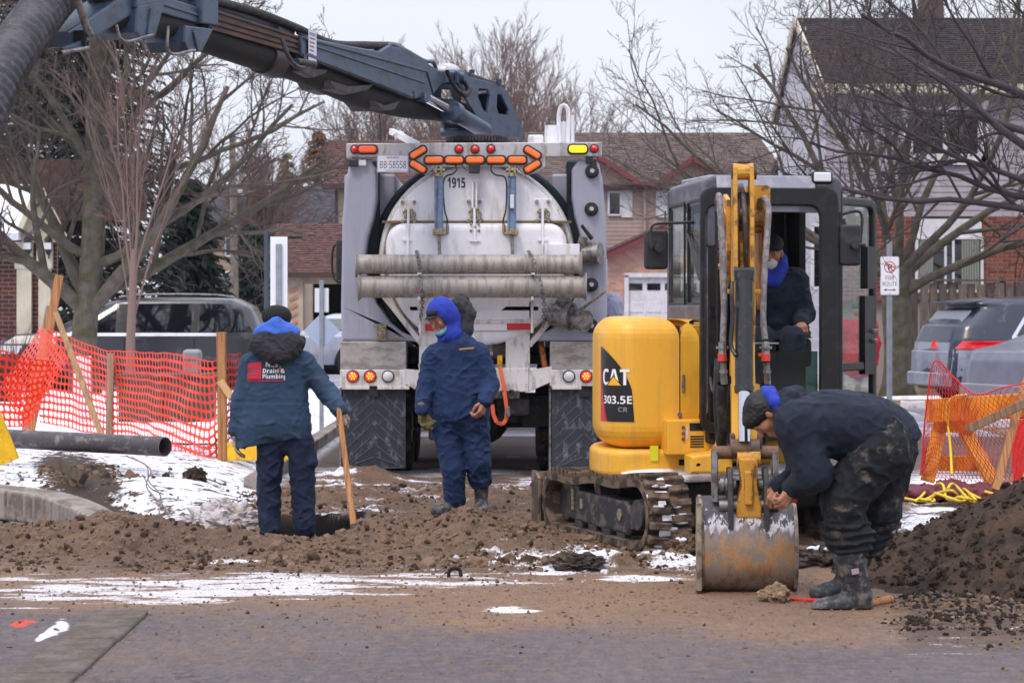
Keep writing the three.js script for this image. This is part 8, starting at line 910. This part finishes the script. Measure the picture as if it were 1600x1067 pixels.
stick('stake', 'thin pale lumber stick leaning across the orange net', 'stake', [86, 488, 23.6], [158, 680, 22.9], .06, .04, MAT('pale_lumber', { color: '#b5936b', map: rep(TX.vary, 4, 1), roughness: .85 }));
stick('stake', 'short weathered round-topped stake in the middle of the orange net', 'stake', [172, 552, 23.2], [170, 684, 23.2], .07, .06, K.greywood);
stick('stake', 'dark stick standing behind the lumber stake at the left end of the net', 'stake', [76, 478, 24.8], [34, 690, 24.8], .06, .05, K.greywood);
stick('wood_block', 'pale wooden offcut nailed to the side of the thick lumber post', 'offcut', [344, 596, 20.7], [362, 622, 20.6], .07, .05, MAT('pale_offcut', { color: '#c39a6c', map: rep(TX.vary2, 4), roughness: .85 }));
{ // black pipe
  const a = at(-30, 683, 19.9), b = at(257, 698, 18.6), p = thing('drain_pipe', 'dark grey plastic drain pipe lying across the snowy bank on the left', 'pipe', b), A = a.clone().sub(b), d = A.clone().normalize(), m = new MB().cyl(A, [0, 0, 0], .084, .084, 28, true).cyl(A, d.clone().multiplyScalar(.01).toArray(), .074, .074, 24, true); m.add(new THREE.RingGeometry(.074, .084, 28), new THREE.Matrix4().compose(new V3(), new THREE.Quaternion().setFromUnitVectors(new V3(0, 0, 1), d.clone().negate()), new V3(1, 1, 1))); mesh('pipe_body', m.geo(), MAT('dirty_black_pipe', { map: rep(dirty('#454145', '#8a7f7a', .12, { seed: 201, sx: 11, sy: 14, max: .7 }), .9), roughness: .6 }), p);
}
stick('timber', 'short dark rotten timber stuck in the snow below the pipe', 'timber', [86, 722, 18.2], [130, 748, 17.9], .09, .07, MAT('rotten_wood', { color: '#5a4c40', map: rep(TX.vary, 4, 1), roughness: .95 }));
{ const w = thing('loose_wire', 'tangle of thin bent wires rising from the snow beside the concrete chunk', 'wire', gPos(255, 16.9)), q = (pts) => new MB().tube(pts.map(([x, y, d]) => at(x, y, d).sub(w.position)), .006, 40, 5).geo(); mesh('strand', q([[196, 712, 17.8], [228, 728, 17.5], [232, 752, 17.2], [250, 775, 17], [246, 812, 16.8]]), K.steel, w); mesh('strand', q([[205, 714, 17.8], [235, 735, 17.4], [228, 760, 17.2], [262, 800, 16.9], [264, 822, 16.7]]), K.greywood, w); mesh('strand', q([[222, 742, 17.3], [238, 765, 17], [255, 772, 17]]), K.steel, w); }
// boards and barricades
{ const t = thing('yellow_barricade', 'bright yellow barricade leg leaning at the far left edge', 'barricade', at(0, 720, 18.2)); const m = new MB().bar(at(-24, 628, 18.2).sub(t.position), at(14, 722, 18.2).sub(t.position), .05, .17, [1, .45, 0], .006); mesh('board', m.geo(), K.yboard, t); mesh('board', new MB().bar(at(-40, 660, 18.5).sub(t.position), at(6, 690, 18.4).sub(t.position), .05, .16, [0, 1, 0], .006).geo(), K.yboard, t); }
{ const t = thing('low_barricade', 'low yellow barricade board behind the legs of the parka worker', 'barricade', at(390, 716, 20.4)); const m = new MB().bar(at(356, 706, 20.7).sub(t.position), at(466, 704, 20.2).sub(t.position), .04, .17, [0, 1, 0], .006); mesh('board', m.geo(), K.yboard, t); }
{ const D = 18.7, t = thing('barricade', 'orange wooden A-frame barricade behind red netting at the right', 'barricade', at(1500, 760, D)), q = (x, y, d = D) => at(x, y, d).sub(t.position), bd = (n, a, b, w, up, mat = K.barricade) => mesh(n, new MB().bar(q(...a), q(...b), .045, w, up, .005).geo(), mat, t);
  bd('top_board', [1448, 642, 18.6], [1625, 632, 18.2], .2, [0, 1, 0]); bd('leg', [1477, 632], [1450, 752, 18.5], .12, [1, .2, 0]); bd('leg', [1492, 640, 18.75], [1560, 768, 18.4], .13, [1, -.5, 0]); bd('leg', [1472, 640, 18.9], [1452, 742, 19.5], .1, [1, .2, 0]); bd('gusset', [1466, 662, 18.62], [1522, 664, 18.62], .14, [0, 1, 0]); bd('cross_board', [1468, 724, 18.66], [1530, 724, 18.6], .13, [0, 1, 0]); bd('leg', [1640, 632, 18.2], [1606, 765, 17.9], .12, [1, .2, 0]); }
stick('stick', 'pale lumber stick leaning on the orange barricade top at the right edge', 'stick', [1640, 614, 17.6], [1514, 670, 18.3], .07, .04, K.greywood);
stick('stick', 'long lumber stick standing behind the yellow rope, leaning right', 'stick', [1606, 590, 18.2], [1556, 766, 17.8], .06, .05, K.wood);
placed('safety_net', 'fine red plastic netting draped over the orange barricade at the right edge', 'safety net', at(1520, 745, 18.2), (() => { const st = [[1440, 742, 742, 18.4], [1448, 640, 748, 18.4], [1464, 562, 752, 18.35], [1490, 588, 755, 18.3], [1526, 616, 760, 18.2], [1570, 605, 760, 18.1], [1650, 590, 755, 17.9]]; const tops = new THREE.CatmullRomCurve3(st.map((s) => at(s[0], s[1], s[3])), false, 'centripetal'), bots = new THREE.CatmullRomCurve3(st.map((s, i) => at(1438 + i * 36, s[2], s[3] + .05)), false, 'centripetal'), m = new MB(), P = (u, v) => { const a = tops.getPoint(clamp(u)), b = bots.getPoint(clamp(u)); const p = a.lerp(b, clamp(v)); p.z += .09 * noise(u * 6, v * 4, 3) + .04 * noise(u * 15, v * 10, 5); return p; }; const n = 34, k = 24; for (const s of [1, -1]) for (let i = -k; i < n + k; i++) { const pts = []; for (let j = 0; j <= k; j++) { const u = (i + s * j * .5 + (s < 0 ? 0 : 0)) / n, v = j / k; if (u < 0 || u > 1) { if (pts.length > 1) m.add(new THREE.TubeGeometry(new THREE.CatmullRomCurve3(pts), pts.length, .003, 3)); pts.length = 0; continue; } pts.push(P(u, v)); } if (pts.length > 1) m.add(new THREE.TubeGeometry(new THREE.CatmullRomCurve3(pts.slice()), pts.length * 2, .003, 3)); } m.add(new THREE.TubeGeometry(tops, 60, .007, 4)); return m.geo(); })(), MAT('red_netting', { phys: 1, color: '#e8333a', roughness: .5, transmission: .2, thickness: 0 }));
{ const t = thing('yellow_rope', 'yellow rope hung over the orange barricade and heaped on the ground', 'rope', gPos(1490, 17.6)), q = (pts) => new MB().tube(pts.map(([x, y, d]) => at(x, y, d).sub(t.position)), .011, 90, 6).geo(); mesh('strand', q([[1488, 742, 18], [1486, 700, 18.3], [1481, 650, 18.4], [1482, 630, 18.4], [1492, 620, 18.42], [1512, 617, 18.44]]), K.rope, t);
  const r = rng(91); for (let k = 0; k < 4; k++) { const pts = []; for (let i = 0; i < 14; i++) { const px = 1425 + i * 13 + (r() - .5) * 30, d = 17.3 + r() * .9; pts.push([px, HZ + EYE * F / d - 8 - r() * 26 * Math.exp(-(((px - 1480) / 40) ** 2)), d]); } mesh('strand', q(pts), K.rope, t); } mesh('strand', q([[1540, 768, 17.6], [1570, 775, 17.4], [1600, 770, 17.3], [1650, 764, 17.2]]), K.rope, t); }
{ const p = gPos(1490, 18.1), f = new Field(.014); const r = rng(95); for (let i = 0; i < 16; i++) f.ell([(r() - .5) * .55, .03 + r() * .07, (r() - .5) * .3], [.1 + r() * .1, .05 + r() * .03, .09], .03); f.folds(creases(.03, 12, 9, 71)); const m = mesh('tarp', boxUV(f.geo()), MAT('maroon_tarp', { color: '#6b2f3c', roughness: .7 })); m.position.copy(p); tag(m, 'crumpled maroon tarp heaped under the orange barricade', 'tarp'); }
{ const p = at(1610, 752, 19.4), m = new MB().box(.32, .6, .06, 0, .26, 0, 0, 0, .04).box(.36, .04, .1, 0, -.05, 0); const o = mesh('red_panel', m.geo(), MAT('red_plastic', { color: '#e02a20', roughness: .5 })); o.position.copy(p); tag(o, 'solid bright red panel behind the barricade at the right edge', 'panel'); }
// chunks
const chunk = (name, label, cat, px, d, s, mat, seed, sq = .7, snow) => { const t = thing(name, label, cat, gPos(px, d), seed), g = rockGeo(seed, .5, 16).scale(s[0], s[1], s[2]); mesh(name.split('_').pop(), g, mat, t); t.children[0].position.y = s[1] * .35; if (snow) { const m = new MB(); const r = rng(seed); for (let i = 0; i < 12; i++) m.ball((r() - .5) * s[0] * 1.2, s[1] * (.8 + .2 * r()), (r() - .5) * s[2] * 1.2, s[0] * (.1 + .15 * r()), s[1] * .12, s[2] * (.1 + .15 * r()), 7); mesh('snow_cover', m.geo(), K.snow, t); } return t; };
chunk('concrete_chunk', 'large pale concrete chunk dusted with snow at the left side of the pit', 'concrete chunk', 350, 16.45, [.27, .21, .2], MAT('snowy_concrete', { map: rep(dirty('#c3bdc0', '#84705f', .4, { seed: 211, v: .2, sx: 8, sy: 8 }), 1.4), roughness: .95, bumpMap: rep(TX.grain, 4), bumpScale: .006 }), 3);
chunk('dirt_clod', 'dark earth clod lying on the snow above the pit', 'clod', 305, 18.6, [.11, .09, .09], K.darkmud, 5);
chunk('dirt_clod', 'brown earth clod on the concrete slab at the far left edge', 'clod', 4, 17.4, [.1, .09, .09], K.mud, 6);
chunk('asphalt_slab', 'frozen dirt lump with snowy top under the front of the track, left of the bucket', 'lump', 1070, 13.9, [.13, .12, .1], K.mud, 8, .7, 1);
chunk('asphalt_slab', 'broken asphalt slab between the bucket and the bending worker', 'asphalt slab', 1285, 13.6, [.2, .13, .16], K.asphaltchunk, 9, .7, 1);
chunk('asphalt_slab', 'broken dark asphalt slab behind the boots of the bending worker', 'asphalt slab', 1400, 13.4, [.2, .13, .16], K.asphaltchunk, 11, .7, 1);
chunk('asphalt_slab', 'dark asphalt lump in front of the track with snow on it', 'asphalt slab', 905, 13.35, [.17, .08, .12], K.asphaltchunk, 12, .7, 1);
chunk('asphalt_slab', 'snow-topped dirt slab under the right track, farther right', 'asphalt slab', 1470, 14.6, [.22, .12, .16], K.darkmud, 13, .7, 1);
chunk('tan_rock', 'tan broken rock on the ground in front of the bucket', 'rock', 1212, 11.95, [.085, .075, .07], MAT('tan_stone', { map: rep(dirty('#b39a7c', '#7d6850', .4, { seed: 213, v: .25 }), 3), roughness: .95, bumpMap: rep(TX.grain, 8), bumpScale: .006 }), 15);
{ const p = gPos(710, 13.0), t = thing('black_scrap', 'small curled black scrap on the snow streak in front of the mound', 'scrap', p); mesh('scrap', new MB().tube([[-.035, .0, 0], [-.03, .04, 0], [0, .055, .01], [.03, .045, 0], [.04, .01, .02]], .012, 16, 6).geo(), K.black, t); }
{ const t = thing('hand_tool', 'hand tool with red shaft and wooden grip under the boots of the bending worker', 'tool', gPos(1300, 11.8, .02)), q = (x, y, d) => at(x, y, d).sub(t.position); mesh('shaft', new MB().cyl(q(1234, 937, 12), q(1300, 939, 11.85), .014, .014, 12).geo(), MAT('red_shaft', { color: '#cf2632', roughness: .45 }), t); mesh('grip', new MB().cyl(q(1355, 944, 11.7), q(1392, 936, 11.9), .019, .023, 12).geo(), K.wood, t); }
// ---------- signs, poles ----------
{ const D = 33.2, t = thing('parking_sign', 'white no parking fire route sign on a grey metal post', 'sign', [PX(1391, D), 0, -D]), x = 0, Y = (p) => PY(p, D); mesh('post', new MB().box(.085, Y(375), .03, 0, Y(375) / 2, -.03, 0, 0, 0, .006).box(.03, Y(376), .045, 0, Y(376) / 2, -.03, 0, 0, 0, .004).geo(), K.galv, t); const w = .285, h = Y(401) - Y(461); mesh('sign_plate', new MB().shape(rrect(w, h, .03), .012, T(0, Y(431), .0), .003).geo(), MAT('sign_white', { color: '#e6e4ea', roughness: .4 }), t);
  decal('sign_print', w * .96, h * .97, canvasTex(256, 528, (c, W, H) => { c.fillStyle = '#eceaf0'; c.fillRect(0, 0, W, H); c.strokeStyle = '#c9c9d2'; c.lineWidth = 5; c.strokeRect(6, 6, W - 12, H - 12); c.fillStyle = '#17171c'; c.textAlign = 'center'; c.font = 'bold 130px sans-serif'; c.fillText('P', 130, 190); c.strokeStyle = '#c9222f'; c.lineWidth = 15; c.beginPath(); c.arc(128, 142, 76, 0, 7); c.stroke(); c.beginPath(); c.moveTo(74, 88); c.lineTo(182, 196); c.stroke(); c.font = '78px sans-serif'; c.save(); c.translate(128, 322); c.scale(.9, 1); c.fillText('FIRE', 0, 0); c.fillText('ROUTE', 0, 84); c.restore(); c.fillRect(70, 458, 116, 12); for (const s of [-1, 1]) { c.beginPath(); c.moveTo(128 + s * 92, 464); c.lineTo(128 + s * 52, 446); c.lineTo(128 + s * 52, 482); c.fill(); } }), T(0, Y(431), .009), t); mesh('bolt', new MB().cyl([0, Y(405), .006], [0, Y(405), .02], .008, .008, 8).cyl([0, Y(458), .006], [0, Y(458), .02], .008, .008, 8).geo(), K.galv, t); }
{ const D = 30, t = thing('sign_back', 'plain white back of a tall sign on a grey post behind the parka worker', 'sign', [PX(435, D), 0, -D]), Y = (p) => PY(p, D); mesh('sign_plate', new MB().box(.235, 1.1, .012, 0, Y(432), -.03, 0, 0, 0, .003).geo(), MAT('sign_back_white', { color: '#e4e6ee', roughness: .5 }), t); mesh('post', new MB().box(.08, Y(381), .04, 0, Y(381) / 2, .0, 0, 0, 0, .006).geo(), K.galv, t); }
{ const D = 28, t = thing('diamond_sign', 'pale back of a diamond sign with a small tab plate, right of the parka worker', 'sign', [PX(502, D), 0, -D]), Y = (p) => PY(p, D); mesh('sign_plate', new MB().box(.33, .33, .01, 0, Y(517), -.02, 0, 0, Math.PI / 4, .003).geo(), MAT('sign_back_blue', { color: '#a7b6cf', roughness: .45, metalness: .1 }), t); mesh('tab_plate', new MB().box(.18, .31, .01, 0, Y(469), -.03, 0, 0, 0, .003).geo(), MAT('tab_white', { color: '#dfe2ea', roughness: .5 }), t); mesh('post', new MB().box(.055, Y(438), .03, 0, Y(438) / 2, .0, 0, 0, 0, .005).geo(), K.galv, t); }
{ const D = 34, t = thing('street_name_post', 'dark post with a street name blade seen edge-on beside the white sign back', 'sign post', [PX(416, D), 0, -D]), Y = (p) => PY(p, D); mesh('post', new MB().cyl([0, 0, 0], [0, Y(360), 0], .04, .04, 14).geo(), MAT('dark_post', { color: '#3a4652', roughness: .5 }), t); mesh('blade', new MB().box(.52, .05, .03, .3, Y(371), 0, 0, .1, -.01, .006).geo(), K.cabblack, t); }
{ const D = 60, t = thing('utility_pole', 'slender wooden utility pole with pale cap behind the van', 'pole', [PX(368, D), 0, -D]), Y = (p) => PY(p, D); mesh('pole_shaft', new MB().cyl([0, 0, 0], [-.1, Y(212), 0], .12, .085, 14).geo(), MAT('pole_wood', { color: '#8d8076', map: rep(TX.vary, 2, .5), roughness: .9 }), t); mesh('pole_cap', new MB().box(.17, .16, .17, -.1, Y(206), 0, 0, 0, 0, .02).geo(), MAT('pale_cap', { color: '#ccd4de', roughness: .5 }), t); }
{ const t = thing('utility_box', 'dark green utility cabinet standing in the snow behind the orange net', 'cabinet', [PX(262, 27), .15, -27]); mesh('cabinet', new MB().box(1.1, .62, .8, 0, .31, 0, 0, 0, 0, .03).box(1.16, .05, .86, 0, .64, 0, 0, 0, 0, .015).geo(), MAT('green_cabinet', { color: '#39443d', roughness: .6 }), t); mesh('door_seam', new MB().box(.012, .54, .01, 0, .3, .402, 0, 0, 0, 0).geo(), K.chassis, t); const p = thing('grey_pedestal', 'grey utility pedestal with domed top behind the orange net', 'pedestal', [PX(300, 27.5), .2, -27.5]); mesh('pedestal', new MB().box(.2, .78, .2, 0, .4, 0, 0, 0, 0, .03).box(.23, .16, .23, 0, .82, 0, 0, 0, 0, .05).geo(), MAT('grey_pedestal_plastic', { color: '#8f8f94', roughness: .6 }), p); const q = thing('white_marker', 'white marker post in the snow behind the orange net, left of the cabinet', 'post', [PX(128, 27), .2, -27]); mesh('marker', new MB().box(.22, .85, .08, 0, .4, 0, 0, 0, 0, .02).geo(), whitePaint, q); }
scene.traverse((o) => { if (o.isMesh) { o.castShadow = true; o.receiveShadow = true; } });
camera.updateProjectionMatrix();
renderer.render(scene, camera);
